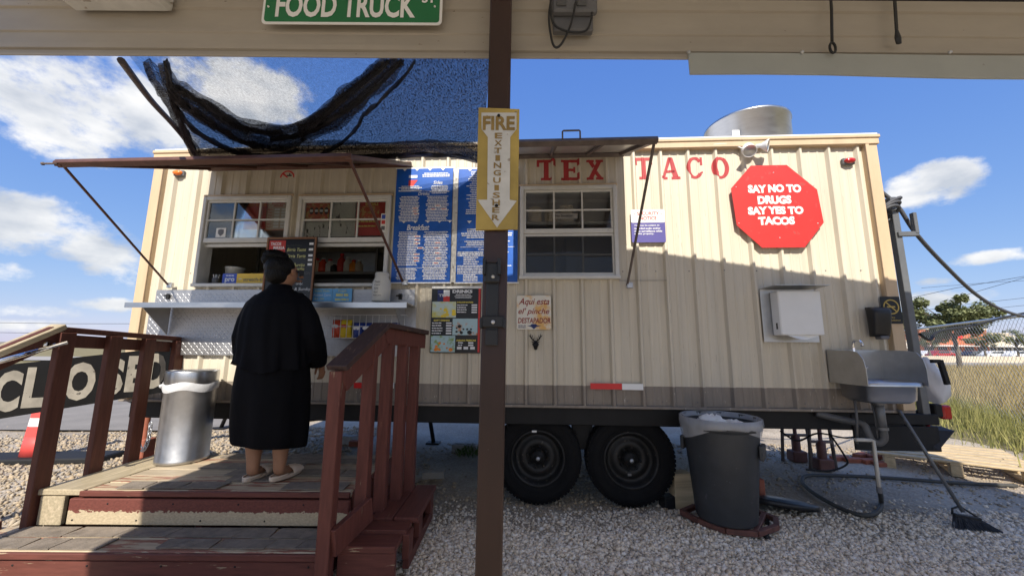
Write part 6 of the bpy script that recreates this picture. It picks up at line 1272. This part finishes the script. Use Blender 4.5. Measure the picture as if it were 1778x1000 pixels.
# bin lid lying on the gravel
ld = thing('trash_bin_cover', 'black plastic lid lying tilted on the gravel beside the grey bin', 'lid', GZ(1365, 885)); c = GZ(1362, 885); mb = MB(); M = Matrix.Translation(c+Vector((0, 0, .055))) @ Matrix.Rotation(R_(-9), 4, 'X') @ Matrix.Rotation(R_(7), 4, 'Y')
mb.lathe([(0, .03), (.16, .03), (.20, .018), (.255, .015), (.262, .008), (.262, -.022), (.252, -.022), (.25, .004), (0, .01)], 40, M, sy=.62); mb.build('lid', 'black_plastic', ld, True)

# ------------------------------------------------------------------ broom, long-handled dustpan
bh = GZ(1690, 905); bm2 = thing('broom', 'grey broom with long handle leaning on the trailer, bristles down', 'broom', GZ(1690, 915)); top_ = TM @ WL(1561, 712, .05); neck = AT(1672, 888, 3.05)
mb = MB(); mb.tube([neck, top_], .0125, 10); mb.build('handle', 'grey_metal_paint', bm2, True)
ax = Vector((1, -.18, -.12)).normalized(); dn = (neck-top_).normalized(); up_ = Vector((0, -1, .2))
mb = MB(); cA = neck+dn*.035; mb.bar(cA-ax*.075, cA+ax*.085, .03, .028, (0, 0, 1), .008); mb.build('head', 'black_plastic', bm2, True)
mb = MB(); mb.tube([cA-ax*.085, cA-ax*.06-dn*.045, neck-dn*.04, cA+ax*.03-dn*.05, cA+ax*.09], .007, 6); mb.build('brace', 'black_plastic', bm2, True)
mb = MB()
for k in range(260):
    u = random.uniform(-1, 1); v_ = random.uniform(-.012, .012); a = cA+ax*(.005+u*.075)+Vector((0, v_, 0)); L = random.uniform(.115, .15); e = a+dn*L*.9+ax*(u*.062+random.uniform(-.006, .012))+Vector((random.uniform(-.004, .004), v_*.8, 0)); e.z = max(e.z, .012); mb.tube([a, e], [.0026, .0017], 3, cap=False)
mb.build('bristles', 'broom_bristle', bm2, True)
dpn = thing('dustpan', 'black lobby dustpan with red handle hanging behind the sink', 'dustpan', AT(1600, 765, 3.35)); Yd = 3.32
mb = MB(); mb.tube([AT(1588, 585, Yd), AT(1612, 745, Yd)], .013, 8); mb.build('handle', 'red_paint', dpn, True)
pA, pB, pC, pD = AT(1588, 745, Yd), AT(1658, 748, Yd-.1), AT(1630, 782, Yd-.12), AT(1582, 775, Yd); bk = Vector((0, .16, .03)); mb = MB(); vs = [pA, pB, pC, pD, pA+bk, pB+bk*.6, pC+bk*.6, pD+bk]; mb.add(vs, [(3, 2, 6, 7), (0, 3, 7, 4), (4, 7, 6, 5), (0, 1, 2, 3), (0, 4, 5, 1), (1, 5, 6, 2)]); mb.build('pan', 'dust_pan_black', dpn, True)
# perforated crate hanging below the bumper
cr_ = thing('plastic_crate', 'black plastic crate with round cut-outs under the trailer corner', 'crate', AT(1588, 770, 3.3)); x0, x1 = AT(1547, 740, 3.3).x, AT(1606, 740, 3.3).x; z1, z0 = AT(1580, 712, 3.3).z, AT(1580, 778, 3.3).z
mb = MB(); mb.cbx(x0, x1, 3.29, 3.31, z1-.045, z1, .004); mb.cbx(x0, x1, 3.29, 3.31, z0, z0+.10, .004); mb.cbx(x0, x0+.03, 3.29, 3.31, z0+.1, z1-.045, .003); mb.cbx(x1-.03, x1, 3.29, 3.31, z0+.1, z1-.045, .003)
mb.cbx(x0, x1, 3.29, 3.58, z0-.012, z0, .003); mb.cbx(x0, x0+.012, 3.31, 3.58, z0, z1, .003); mb.cbx(x1-.012, x1, 3.31, 3.58, z0, z1, .003); mb.build('shell', 'black_plastic', cr_, True); mb = MB()
for i in range(8):
    for j in range(4):
        cx = x0+.04+(x1-x0-.08)*(i+.5*(j % 2))/7.5; cz = z0+.112+(z1-z0-.165)*j/3; rr2 = .017; mb.tube([(cx+rr2*math.cos(t), 3.30, cz+rr2*math.sin(t)) for t in np.linspace(0, 2*math.pi, 8)], .0042, 4, cap=False)
mb.build('lattice', 'black_plastic', cr_, True)
# plastic bag hanging at the rear
pb_ = thing('plastic_bag', 'white plastic bag hanging at the rear corner of the trailer', 'bag', AT(1622, 700, 3.45)); cB = AT(1618, 660, 3.45); mb = MB(); rg = []
for t, wx, wy2, dx in ((.20, .012, .012, -.03), (.14, .05, .04, -.02), (.06, .085, .07, -.005), (-.03, .095, .085, .01), (-.12, .085, .08, .015), (-.18, .05, .05, .02), (-.20, .01, .01, .02)): rg.append([(cB.x+dx+wx*math.cos(a)*(1+.16*math.sin(4*a+t*20)), cB.y+wy2*math.sin(a)*(1+.16*math.sin(3*a+t*30)), cB.z+t) for a in np.linspace(0, 2*math.pi, 25)[:-1]])
mb.rings(rg); mb.build('bag', 'white_bag', pb_, True)
# ------------------------------------------------------------------ clutter under and around the trailer
def block(name, label, cat, px, py, dims, rz, m, z=0):
    p = GZ(px, py); t = MB(); t.cbox((0, 0, dims[2]/2), dims, .006); o = t.build(name, m); o.location = (p.x, p.y+dims[1]*.4, z+hgt(p.x, p.y)-.005); o.rotation_euler = (0, 0, rz); return tag(o, label, cat)
def cinder(label, px, py, rz, s=1.0):
    p = GZ(px, py); t = thing('cinder_block', label, 'block', (p.x, p.y+.06, hgt(p.x, p.y)), rz); mb = MB(); L, W_, Hh = .39*s, .14*s, .12*s; mb.cbx(-L/2, L/2, -W_/2, -W_/2+.03, 0, Hh, .004); mb.cbx(-L/2, L/2, W_/2-.03, W_/2, 0, Hh, .004)
    for x in (-L/2+.015, 0, L/2-.015): mb.cbx(x-.015, x+.015, -W_/2+.03, W_/2-.03, .0, Hh-.002, .003)
    mb.build('shell', 'concrete', t)
cinder('grey cinder block on the gravel right of the bench', 750, 830, .1, .55); cinder('grey cinder block under the trailer behind the weeds', 806, 785, -.2, .8)
block('brick', 'red brick lying under the trailer beyond the railing', 'brick', 618, 775, (.20, .10, .07), .2, 'brick_red'); block('stone_slab', 'pale concrete chunk under the trailer beyond the deck', 'stone', 600, 772, (.22, .12, .12), -.3, 'concrete'); block('timber_block', 'stacked timber block beside the rear wheel', 'block', 1188, 880, (.16, .12, .28), .1, 'pallet_wood')
block('wheel_chock', 'black rubber chock behind the rear wheel', 'chock', 1168, 880, (.16, .10, .10), .2, 'black_rubber')
block('brick', 'red brick standing behind the grey bin', 'brick', 1325, 872, (.05, .10, .20), .0, 'brick_red')
for k, (px, py, rz) in enumerate(((1462, 800, .2), (1488, 804, -.1), (1515, 806, .15), (1540, 811, .05), (1500, 796, .4), (1530, 800, -.3))):
    o = block('paver_brick', ('leftmost', 'second from left', 'middle front', 'rightmost', 'middle rear', 'rear right')[k]+' red brick laid flat under the right end of the trailer', 'brick', px, py, (.19, .09, .05), rz, 'brick_red'); o['group'] = 'bricks under the right end of the trailer'
wd_ = thing('weed', 'small green weed growing at the cinder block under the trailer', 'weed', GZ(812, 792)); mb = MB()
for k in range(46):
    p = GZ(random.uniform(795, 832), random.uniform(786, 796)); a = random.uniform(0, 6.28); L = random.uniform(.03, .13); e = p+Vector((.05*math.cos(a), .05*math.sin(a), L)); s_ = Vector((math.sin(a), -math.cos(a), 0))*.012; mb.add([p, (p+e)/2+s_+Vector((0, 0, L*.2)), e, (p+e)/2-s_+Vector((0, 0, L*.2))], [(0, 1, 2, 3)])
mb.build('leaves', 'leaf_green', wd_, True)
# jack frames seen below the chassis on the right
def frame_stand(label, px, py, s):
    p = TMI @ GZ(px, py); t = thing('jack_stand', label, 'jack stand', TM @ Vector((p.x, p.y, 0)), YAW); mb = MB(); hgt_ = ZB-.17
    for x in (-.12*s, .12*s): mb.tube([(x*1.4, 0, 0), (x, 0, hgt_)], .018, 8)
    mb.bar((-.14*s, 0, hgt_*.45), (.14*s, 0, hgt_*.45), .03, .03); mb.build('legs', 'rust_steel', t); mb = MB(); mb.cbox((0, 0, .06), (.16, .14, .12), .01); mb.lathe([(.045, .12), (.045, .3), (.02, .3), (.02, hgt_)], 12); mb.build('jack', 'rust_frame', t); return t
frame_stand('left rusty jack stand under the right end of the trailer', 1385, 800, 1.0); frame_stand('rusty bottle jack stand under the right end of the trailer', 1430, 815, .8)
for k, (L, lb) in enumerate((([(1355, 748), (1385, 765), (1420, 752), (1470, 760), (1500, 752)], 'black cable sagging below the chassis on the right'), ([(1440, 752), (1466, 790), (1470, 806), (1440, 817), (1400, 815)], 'thin black cable looping down by the jack stands'))):
    mb = MB(); mb.tube(smooth_pts([AT(x, y, 3.75) for x, y in L]), .008, 6); tag(mb.build('loose_cable', 'black_rubber'), lb, 'cable')
# wooden pallet at the right rear: origin on the near right corner
pl_ = thing('wooden_pallet', 'pale wooden pallet on the ground behind the right end of the trailer', 'pallet', GZ(1665, 825)); P0, P1 = GZ(1664, 828), GZ(1768, 842); P0.z = P1.z = 0; dX = (P1-P0).normalized(); dY = Vector((-dX.y, dX.x, 0)); Lx, Ly = 1.10, 1.1; P0 = P0-dX*.55
def PBOX(x0, x1, y0, y1, z0, z1, nm): mb = MB(); rot = Matrix((dX, dY, Vector((0, 0, 1)))).transposed(); c = P0+dX*(x0+x1)/2+dY*(y0+y1)/2+Vector((0, 0, (z0+z1)/2)); mb.cbox(c, (x1-x0, y1-y0, z1-z0), .004, rot); mb.build(nm, 'pallet_wood', pl_, True)
for k in range(7): PBOX(-.05, Lx+.05, k*.165, k*.165+.10+.03*(k % 2), .13, .152, 'deck_board')
for x in (0, Lx*.5-.045, Lx-.09):
    PBOX(x, x+.09, 0, Ly, .108, .129, 'stringer_board')
    for y in (0, Ly*.5-.06, Ly-.12): PBOX(x, x+.09, y, y+.12, .022, .107, 'block')
    PBOX(x, x+.09, 0, Ly, .0, .021, 'bottom_board')
# ------------------------------------------------------------------ left background: CLOSED board, delineator, chain
ca, cb2 = AT(-70, 690, 2.78), AT(292, 641, 3.47); ctr = (ca+cb2)/2; dv_ = (cb2-ca); ang = math.atan2(dv_.y, dv_.x); Lb = math.hypot(dv_.x, dv_.y); hC = .385
cl = thing('closed_board', 'long black board with CLOSED in pale hand painted letters', 'sign', (ca.x, ca.y, ca.z-hC/2), ang); sl = (cb2.z-ca.z)/Lb
mb = MB(); mb.add([(0, 0, 0), (Lb, 0, sl*Lb), (Lb, 0, sl*Lb+hC), (0, 0, hC), (0, .03, 0), (Lb, .03, sl*Lb), (Lb, .03, sl*Lb+hC), (0, .03, hC)], [(0,1,2,3),(7,6,5,4),(0,4,5,1),(1,5,6,2),(2,6,7,3),(3,7,4,0)]); mb.build('board', 'black_board', cl)
def board_x(px):
    r = ray(px, 660); d = Vector((math.cos(ang), math.sin(ang))); nx, ny = -d.y, d.x; k = (ca.x*nx+ca.y*ny)/(r.x*nx+r.y*ny); return (r.x*k-ca.x)*d.x+(r.y*k-ca.y)*d.y
for L, x0, x1 in (('C', -8, 40), ('L', 45, 84), ('O', 112, 166), ('S', 178, 214), ('E', 218, 250), ('D', 254, 285)):
    a, b = board_x(x0), board_x(x1); o = txt(L, a, b, .045+sl*(a+b)/2, hC-.045+sl*(a+b)/2, -.004, cl, 'closed_paint' if 'closed_paint' in MATS else 'white_paint', bold=.05)
    o.data.materials.clear(); MATS.setdefault('closed_paint', mat('closed_paint', (.30, .275, .23), .7, var=.25, scale=9, speck=((.08, .07, .06), 30, .68))); o.data.materials.append(MATS['closed_paint'])
for u in (.12, .86): mb = MB(); mb.cbx(Lb*u-.03, Lb*u+.03, .031, .08, -(ca.z-hC/2)-.02, hC*.8+sl*Lb*u, .004); mb.build('prop', 'pallet_wood', cl)
p = GZ(56, 802); de = thing('delineator', 'red and white striped traffic delineator on a black base', 'delineator', (p.x-.05, p.y+.05, hgt(p.x, p.y)), .1); mb = MB(); mb.cbox((.05, 0, .03), (1.5, .36, .06), .02); mb.build('base', 'black_rubber', de)
for k, (z0, z1, m) in enumerate(((.06, .27, 'cone_red'), (.27, .38, 'cone_red'), (.38, .47, 'foil_white'), (.47, .55, 'cone_red'), (.55, .62, 'foil_white'), (.62, .80, 'cone_red'))): mb = MB(); w_a, w_b = .14-.10*(z0-.06), .14-.10*(z1-.06); mb.rings([[(wv*math.cos(a), wv*.62*math.sin(a), z) for a in np.linspace(0, 2*math.pi, 21)[:-1]] for wv, z in ((w_a, z0), (w_b, z1))], cap=(k in (0, 5))); mb.build('stripe', m, de)
cn = thing('chain', 'steel safety chain hanging beside the trailer tongue', 'chain', AT(247, 780, 4.0)); P = smooth_pts([AT(236, 735, 3.95), AT(238, 760, 3.95), AT(247, 781, 3.95), AT(257, 765, 3.95), AT(262, 735, 3.95)], 5)
for i in range(len(P)-1):
    c = (P[i]+P[i+1])/2; d = (P[i+1]-P[i]).normalized(); q = d.to_track_quat('Z', 'Y').to_matrix().to_4x4() @ Matrix.Rotation(R_(90*(i % 2)), 4, 'Z'); M = Matrix.Translation(c) @ q; mb = MB(); mb.tube([M @ Vector((.016*math.cos(t), 0, .028*math.sin(t))) for t in np.linspace(0, 2*math.pi, 11)], .005, 5, cap=False); mb.build('link', 'galvanised', cn, True)
p = AT(247, 785, 4.2); mb = MB(); mb.cbx(-.10, .10, -.10, .10, 0, .16, .008); mb.cbx(-.07, .07, -.07, .07, .16, .34, .008); mb.lathe([(.03, .34), (.03, .62)], 10); o = mb.build('tongue_jack', 'brick_red'); o.location = (p.x, p.y, 0); tag(o, 'rusty red jack block under the trailer tongue', 'jack')
# ------------------------------------------------------------------ right background
fn = thing('chain_link_fence', 'galvanised chain link fence with top rail on the right', 'fence', (8, 6, 0)); FA, FB = Vector((6.6, 3.9, 0)), Vector((10.6, 10.5, 0)); FL = (FB-FA).length; fd = (FB-FA)/FL; FH = 1.83
mb = MB(); mb.tube([FA+Vector((0, 0, FH)), FB+Vector((0, 0, FH))], .024, 10); mb.build('top_rail', 'galvanised', fn, True)
for t in (.0, .93): q = FA+fd*FL*t; mb = MB(); mb.tube([q+Vector((.03, .02, 0)), q+Vector((.03, .02, FH+.05))], .028, 10); mb.build('post', 'galvanised', fn, True)
mb = MB(); st_ = .115; m_ = int(FL/st_)
for s in (-1, 1):
    for k in range(-int(FH/st_)-1, m_+int(FH/st_)+1):
        u0 = k*st_; u1 = u0+s*(FH-.05); z0, z1 = .03, FH-.02
        a, b = (u0, z0), (u1, z1)
        def clip(a, b):
            (ua, za), (ub, zb_) = a, b; t0_, t1_ = 0., 1.; d = ub-ua
            for lim, sg in ((0, 1), (FL, -1)):
                da = (ua-lim)*sg; db = (ub-lim)*sg
                if da < 0 and db < 0: return None
                if da < 0: t0_ = max(t0_, da/(da-db))
                elif db < 0: t1_ = min(t1_, da/(da-db))
            return None if t0_ >= t1_ else ((ua+d*t0_, za+(zb_-za)*t0_), (ua+d*t1_, za+(zb_-za)*t1_))
        r = clip(a, b)
        if r: (ua, za), (ub, zb_) = r; mb.tube([FA+fd*ua+Vector((0, 0, za)), FA+fd*ub+Vector((0, .004*s, zb_))], .0024, 3, cap=False)
wm = mb.build('wire_mesh', 'galvanised', fn, True); wm['kind'] = 'stuff'
def blades(name, label, n, sampler, hr, wd, m, lean=.5):
    vs = np.zeros((n, 3, 3)); 
    for i in range(n):
        x, y = sampler(); a = random.uniform(0, 6.28); h = random.uniform(*hr); L = h*lean*random.uniform(.1, 1); b = random.uniform(0, 6.28); w_ = wd*random.uniform(.6, 1.3)
        vs[i, 0] = (x-w_*math.cos(a), y-w_*math.sin(a), 0); vs[i, 1] = (x+w_*math.cos(a), y+w_*math.sin(a), 0); vs[i, 2] = (x+L*math.cos(b), y+L*math.sin(b), h)
    me = bpy.data.meshes.new(name); me.from_pydata(vs.reshape(-1, 3).tolist(), [], [(3*i, 3*i+1, 3*i+2) for i in range(n)]); me.materials.append(MATS[m]); o = bpy.data.objects.new(name, me); COL.objects.link(o); return tag(o, label, 'grass', kind='stuff')
def leaf_mat(name, c1, c2, sc=9.0, tr_=.25):
    m = bpy.data.materials.new(name); m.use_nodes = True; t = m.node_tree; N = t.nodes; L = t.links; b = N['Principled BSDF']; b.inputs['Roughness'].default_value = .7; b.inputs['Specular IOR Level'].default_value = .15
    tcn = N.new('ShaderNodeTexCoord'); nz = N.new('ShaderNodeTexNoise'); nz.inputs['Scale'].default_value = sc; nz.inputs['Detail'].default_value = 4; L.new(tcn.outputs['Object'], nz.inputs['Vector']); r = N.new('ShaderNodeValToRGB'); r.color_ramp.elements[0].position = .35; r.color_ramp.elements[1].position = .65; r.color_ramp.elements[0].color = (*c1, 1); r.color_ramp.elements[1].color = (*c2, 1); L.new(nz.outputs['Fac'], r.inputs[0]); L.new(r.outputs[0], b.inputs['Base Color'])
    tl = N.new('ShaderNodeBsdfTranslucent'); L.new(r.outputs[0], tl.inputs[0]); mx = N.new('ShaderNodeMixShader'); mx.inputs[0].default_value = tr_; L.new(b.outputs[0], mx.inputs[1]); L.new(tl.outputs[0], mx.inputs[2]); L.new(mx.outputs[0], N['Material Output'].inputs[0]); MATS[name] = m
leaf_mat('grass_green', (.20, .21, .06), (.42, .38, .15)); leaf_mat('grass_dry', (.32, .24, .10), (.50, .40, .19), 3.0); leaf_mat('oak_leaf', (.12, .145, .07), (.28, .30, .15), 2.0, .15)
def samp_green():
    t = random.uniform(-.1, 1.0); q = FA+fd*FL*t; o = random.gauss(.0, .5); return q.x-o*fd.y*-1 if False else q.x+fd.y*o, q.y-fd.x*o
blades('green_grass', 'tall green grass growing along the chain link fence', 6500, samp_green, (.12, .42), .008, 'grass_green')
def samp_dry():
    t = random.random()**1.7; q = FA+fd*random.uniform(-6, FL+6); o = .5+t*16; return q.x+fd.y*o, q.y-fd.x*o
def samp_dry2():
    y = 5+random.random()**1.6*27; x = random.uniform(.9, 1.75)*y+random.uniform(-1, 2); return (x, y) if (x-FA.x)*fd.y-(y-FA.y)*fd.x > .3 else samp_dry()
blades('dry_grass', 'dry golden grass field beyond the fence', 52000, samp_dry2, (.18, .55), .013, 'grass_dry')
# live oak by the road: trunk, limbs, leaf clumps
def tree(name, label, x, y, h, crown_r, n, seed, trunk_r=.22):
    random.seed(seed); t = thing(name, label, 'tree', (x, y, 0)); mb = MB(); base_h = h*.46; tips = []
    mb.tube([(0, 0, -.1), (.06, 0, base_h*.5), (-.05, 0, base_h)], [trunk_r, trunk_r*.8, trunk_r*.7], 10)
    for k in range(9):
        a = k*2*math.pi/9+random.uniform(-.3, .3); L = crown_r*random.uniform(.45, .95); e = Vector((L*math.cos(a), L*math.sin(a)*.8, h*random.uniform(.62, .9))); m_ = Vector((e.x*.4, e.y*.4, base_h+(e.z-base_h)*.55)); mb.tube(smooth_pts([(0, 0, base_h*.92), m_, e], 4), [trunk_r*.45*(1-i/10) for i in range(9)], 6); tips += [m_, e, (m_+e)/2]
    mb.build('trunk', 'bark', t); vs = []; fs = []; cl_ = []
    for k in range(40): tp_ = random.choice(tips); cl_.append((tp_+Vector((random.gauss(0, crown_r*.22), random.gauss(0, crown_r*.2), random.gauss(0, h*.06))), crown_r*random.uniform(.09, .22)))
    for i in range(n):
        c, r = random.choice(cl_); d = Vector((random.gauss(0, 1), random.gauss(0, 1), random.gauss(0, .62))); d = d.normalized()*r*random.random()**.4; p = c+d; s = random.uniform(.035, .075)*crown_r/2.5; u = Vector((random.uniform(-1, 1), random.uniform(-1, 1), random.uniform(-.6, .6))).normalized(); v_ = u.cross(Vector((random.uniform(-1, 1), random.uniform(-1, 1), 1))).normalized(); o_ = len(vs); vs += [p-u*s*1.6, p+v_*s, p+u*s*1.6, p-v_*s]; fs.append((o_, o_+1, o_+2, o_+3))
    mb = MB(); mb.add(vs, fs); mb.build('crown', 'oak_leaf', t); return t
mat('bark', (.16, .135, .105), .9, var=.3, scale=9, bump=.5, bscale=20, stretch=(1, 1, .3))
q = GZ(1667, 642); sc2 = 26/q.y; q = Vector((q.x*sc2, 26, 0))
tree('oak_tree', 'broad green oak tree beyond the fence in front of the store', q.x, 26, 5.0, 2.7, 19000, 3, .15)
for px, Y, h, r, sd_, lb in ((1765, 62, 5.0, 2.6, 5, 'green tree at the right edge beyond the car park'), (1612, 58, 3.6, 2.0, 6, 'small bushy tree before the red brown store, left'), (1708, 56, 4.3, 2.3, 8, 'small bushy tree before the pale store wall')):
    q = ray(px, 600); q = q*(Y/q.y); tree('parking_tree', lb, q.x, Y, h, r, 5000, sd_, .16)
random.seed(21)
# stores
mat('store_brick', (.46, .15, .07), .85, var=.1, scale=.6); mat('store_tan', (.58, .50, .38), .85, var=.08, scale=.5); mat('store_white', (.62, .60, .56), .8, var=.06, scale=.5)
def store(label, px0, px1, ytop, Y, m, sign=None, canopy=True):
    a, b = ray(px0, ytop), ray(px1, ytop); x0, x1 = a.x*Y/a.y, b.x*Y/b.y; z1 = a.z*Y/a.y+H; t = thing('store_building', label, 'building', ((x0+x1)/2, Y, 0)); mb = MB(); mb.bx(x0, x1, Y, Y+24, -.1, z1); mb.build('wall', m, t, True); mb = MB(); mb.bx(x0-.2, x1+.2, Y-.2, Y+24.2, z1, z1+.4); mb.build('parapet', 'store_tan', t, True)
    n = max(3, int((x1-x0)/4)); wz = min(2.6, z1*.45)
    for k in range(n): xx = x0+(x1-x0)*(k+.15)/n; mb = MB(); mb.bx(xx, xx+(x1-x0)/n*.7, Y-.06, Y+.0-.002, .3, wz); mb.build('window', 'far_glass', t, True)
    if canopy: mb = MB(); mb.bx(x0, x1, Y-2.2, Y-.01, wz+.2, wz+.55); mb.build('canopy', 'store_white', t, True)
    if sign: txt(sign, x0+(x1-x0)*.42, x0+(x1-x0)*.78, z1*.58, z1*.85, Y-.1, t, 'store_sign_red', 'sign_lettering', .03, world=True)
mat('far_glass', (.06, .07, .08), .15, var=.2); mat('store_sign_red', (.75, .05, .03), .4, var=.05)  # store lettering is a plain red colour, no emission
store('red brown big box store with red sign lettering', 1596, 1712, 572, 118, 'store_brick', None)
mb = MB(); q0 = ray(1646, 588); q1 = ray(1672, 580); x0, x1 = q0.x*117.6/q0.y, q1.x*117.6/q1.y; zz0, zz1 = q0.z*117.6/q0.y+H, q1.z*117.6/q1.y+H
for k in range(5): mb.bx(x0+(x1-x0)*k/5, x0+(x1-x0)*(k+.72)/5, 117.55, 117.75, zz0+(.3 if k % 2 else 0), zz1-(.0 if k % 3 else .5))
tag(mb.build('store_lettering', 'store_sign_red'), 'red raised lettering on the red brown store', 'sign')
store('pale tan store block right of the red brown store', 1713, 1752, 580, 125, 'store_tan'); store('white low store at the far right', 1753, 1860, 584, 130, 'store_white'); store('low white store glimpsed beside the trailer corner', 1480, 1594, 592, 122, 'store_white')
# parked cars, far
def car(px, Y, m, label, L=4.4):
    q = ray(px, 612); x = q.x*Y/q.y; t = thing('parked_car', label, 'car', (x, Y, .03), random.uniform(-.1, .1), 'cars in the far car park'); pr = [(-L/2, .35), (-L/2+.05, .75), (-L/2+.7, .88), (-L/2+1.25, 1.40), (L/2-1.3, 1.45), (L/2-.5, .95), (L/2-.03, .85), (L/2, .38)]
    mb = MB(); mb.prism([p for p in pr], -.85, .85); mb.build('body', m, t); mb = MB(); mb.prism([(-L/2+.95, .92), (L/2-.85, .95), (L/2-1.35, 1.38), (-L/2+1.32, 1.34)], -.862, .862); mb.build('side_window', 'far_glass', t)
    for sx in (-1, 1):
        for sy in (-1, 1): mb = MB(); mb.lathe([(0, -.1), (.22, -.1), (.32, -.08), (.32, .08), (0, .1)], 16, Matrix.Translation((sx*L*.31, sy*.78, .32)) @ Matrix.Rotation(R_(90), 4, 'X')); mb.build('wheel', 'tyre', t)
mat('car_red', (.35, .03, .03), .3, var=.05, coat=.5); mat('car_white', (.75, .75, .74), .3, var=.03, coat=.5); mat('car_grey', (.2, .21, .22), .3, var=.05, coat=.5); mat('car_black', (.03, .03, .035), .25, var=.05, coat=.5)
for px, Y, m, lb in ((1632, 78, 'car_red', 'dark red car parked left of the oak trunk'), (1652, 82, 'car_grey', 'grey car parked just left of the oak trunk'), (1690, 76, 'car_black', 'black car parked right of the oak trunk'), (1706, 80, 'car_grey', 'grey car parked before the pale store'), (1724, 74, 'car_white', 'white car parked right of centre in the far car park'), (1742, 78, 'car_white', 'white car parked second from the right edge'), (1765, 72, 'car_white', 'white car parked at the right edge of the photo'), (1612, 84, 'car_white', 'white car parked nearest the trailer corner')): car(px, Y, m, lb)
# guard wall along the highway
mb = MB(); mb.bx(20, 220, 47, 47.4, 0, .75); tag(mb.build('barrier_wall', 'store_tan'), 'long low tan barrier wall along the far road', 'wall')
# utility lines on the right and the trailer supply cable
for k, (L, Y, r, lb) in enumerate((([(1560, 522), (1660, 500), (1790, 478)], 30, .018, 'upper utility wire crossing the sky on the right'), ([(1640, 524), (1700, 505), (1800, 476)], 32, .018, 'steep utility wire crossing the sky on the right'), ([(1560, 545), (1680, 528), (1790, 516)], 30, .014, 'third utility wire above the oak tree'), ([(1560, 552), (1700, 538), (1790, 529)], 31, .014, 'fourth utility wire above the oak tree'), ([(1600, 500), (1700, 492), (1800, 486)], 34, .014, 'faint utility wire nearest the cloud on the right'), ([(1560, 560), (1700, 552), (1790, 545)], 33, .014, 'lowest utility wire above the oak tree'), ([(-20, 560), (130, 562), (260, 562)], 40, .02, 'upper utility wire low in the left sky'), ([(-20, 577), (130, 579), (260, 578)], 40, .02, 'lower utility wire low in the left sky'))):
    mb = MB(); mb.tube([AT(x, y, Y) for x, y in L], r, 5); tag(mb.build('utility_wire', 'black_steel'), lb, 'wire')
sc3 = thing('supply_cable', 'thick grey power cable coiled on the rear upright and sagging right', 'cable', AT(1560, 380, 3.25)); mb = MB(); mb.tube(smooth_pts([AT(1530, 333, 3.3), AT(1560, 360, 3.3), AT(1590, 405, 3.35), AT(1640, 460, 3.6), AT(1700, 515, 4.0), AT(1760, 545, 4.4), AT(1840, 560, 5.0)]), .016, 8); mb.build('sagging_run', 'cable', sc3, True)
for k in range(3): mb = MB(); c = AT(1543, 352+k*6, 3.24); mb.tube([c+Vector((.10*math.cos(t)*(1-.1*k), .05*math.sin(t), .055*math.cos(t+.9+k*.4)-.05*math.sin(t*.5))) for t in np.linspace(0, 2*math.pi, 17)], .013, 7, cap=False); mb.build('coil', 'cable', sc3, True)
mb = MB(); mb.tube(smooth_pts([AT(1597, 580, 3.4), AT(1615, 590, 3.5), AT(1632, 575, 3.7), AT(1690, 565, 4.4), AT(1770, 545, 5.2), AT(1840, 535, 5.6)]), .012, 7); mb.build('lower_run', 'black_rubber', sc3, True)
# far low hills and dark treeline on the left horizon
mat('hill', (.16, .15, .13), .95, var=.2, scale=.02)
hl = MB(); vs = []; fs = []
for i in range(81):
    x = -700+i*14; z = 3+5*abs(mnoise.noise((i*.13, 2, 1)))+2*mnoise.noise((i*.7, 5, 1)); vs += [(x, 420, -1), (x, 425, z+1.5), (x, 470, -1)]
for i in range(80): a = i*3; fs += [(a, a+3, a+4, a+1), (a+1, a+4, a+5, a+2)]
hl.add(vs, fs, True); tag(hl.build('hills', 'hill'), kind='structure')
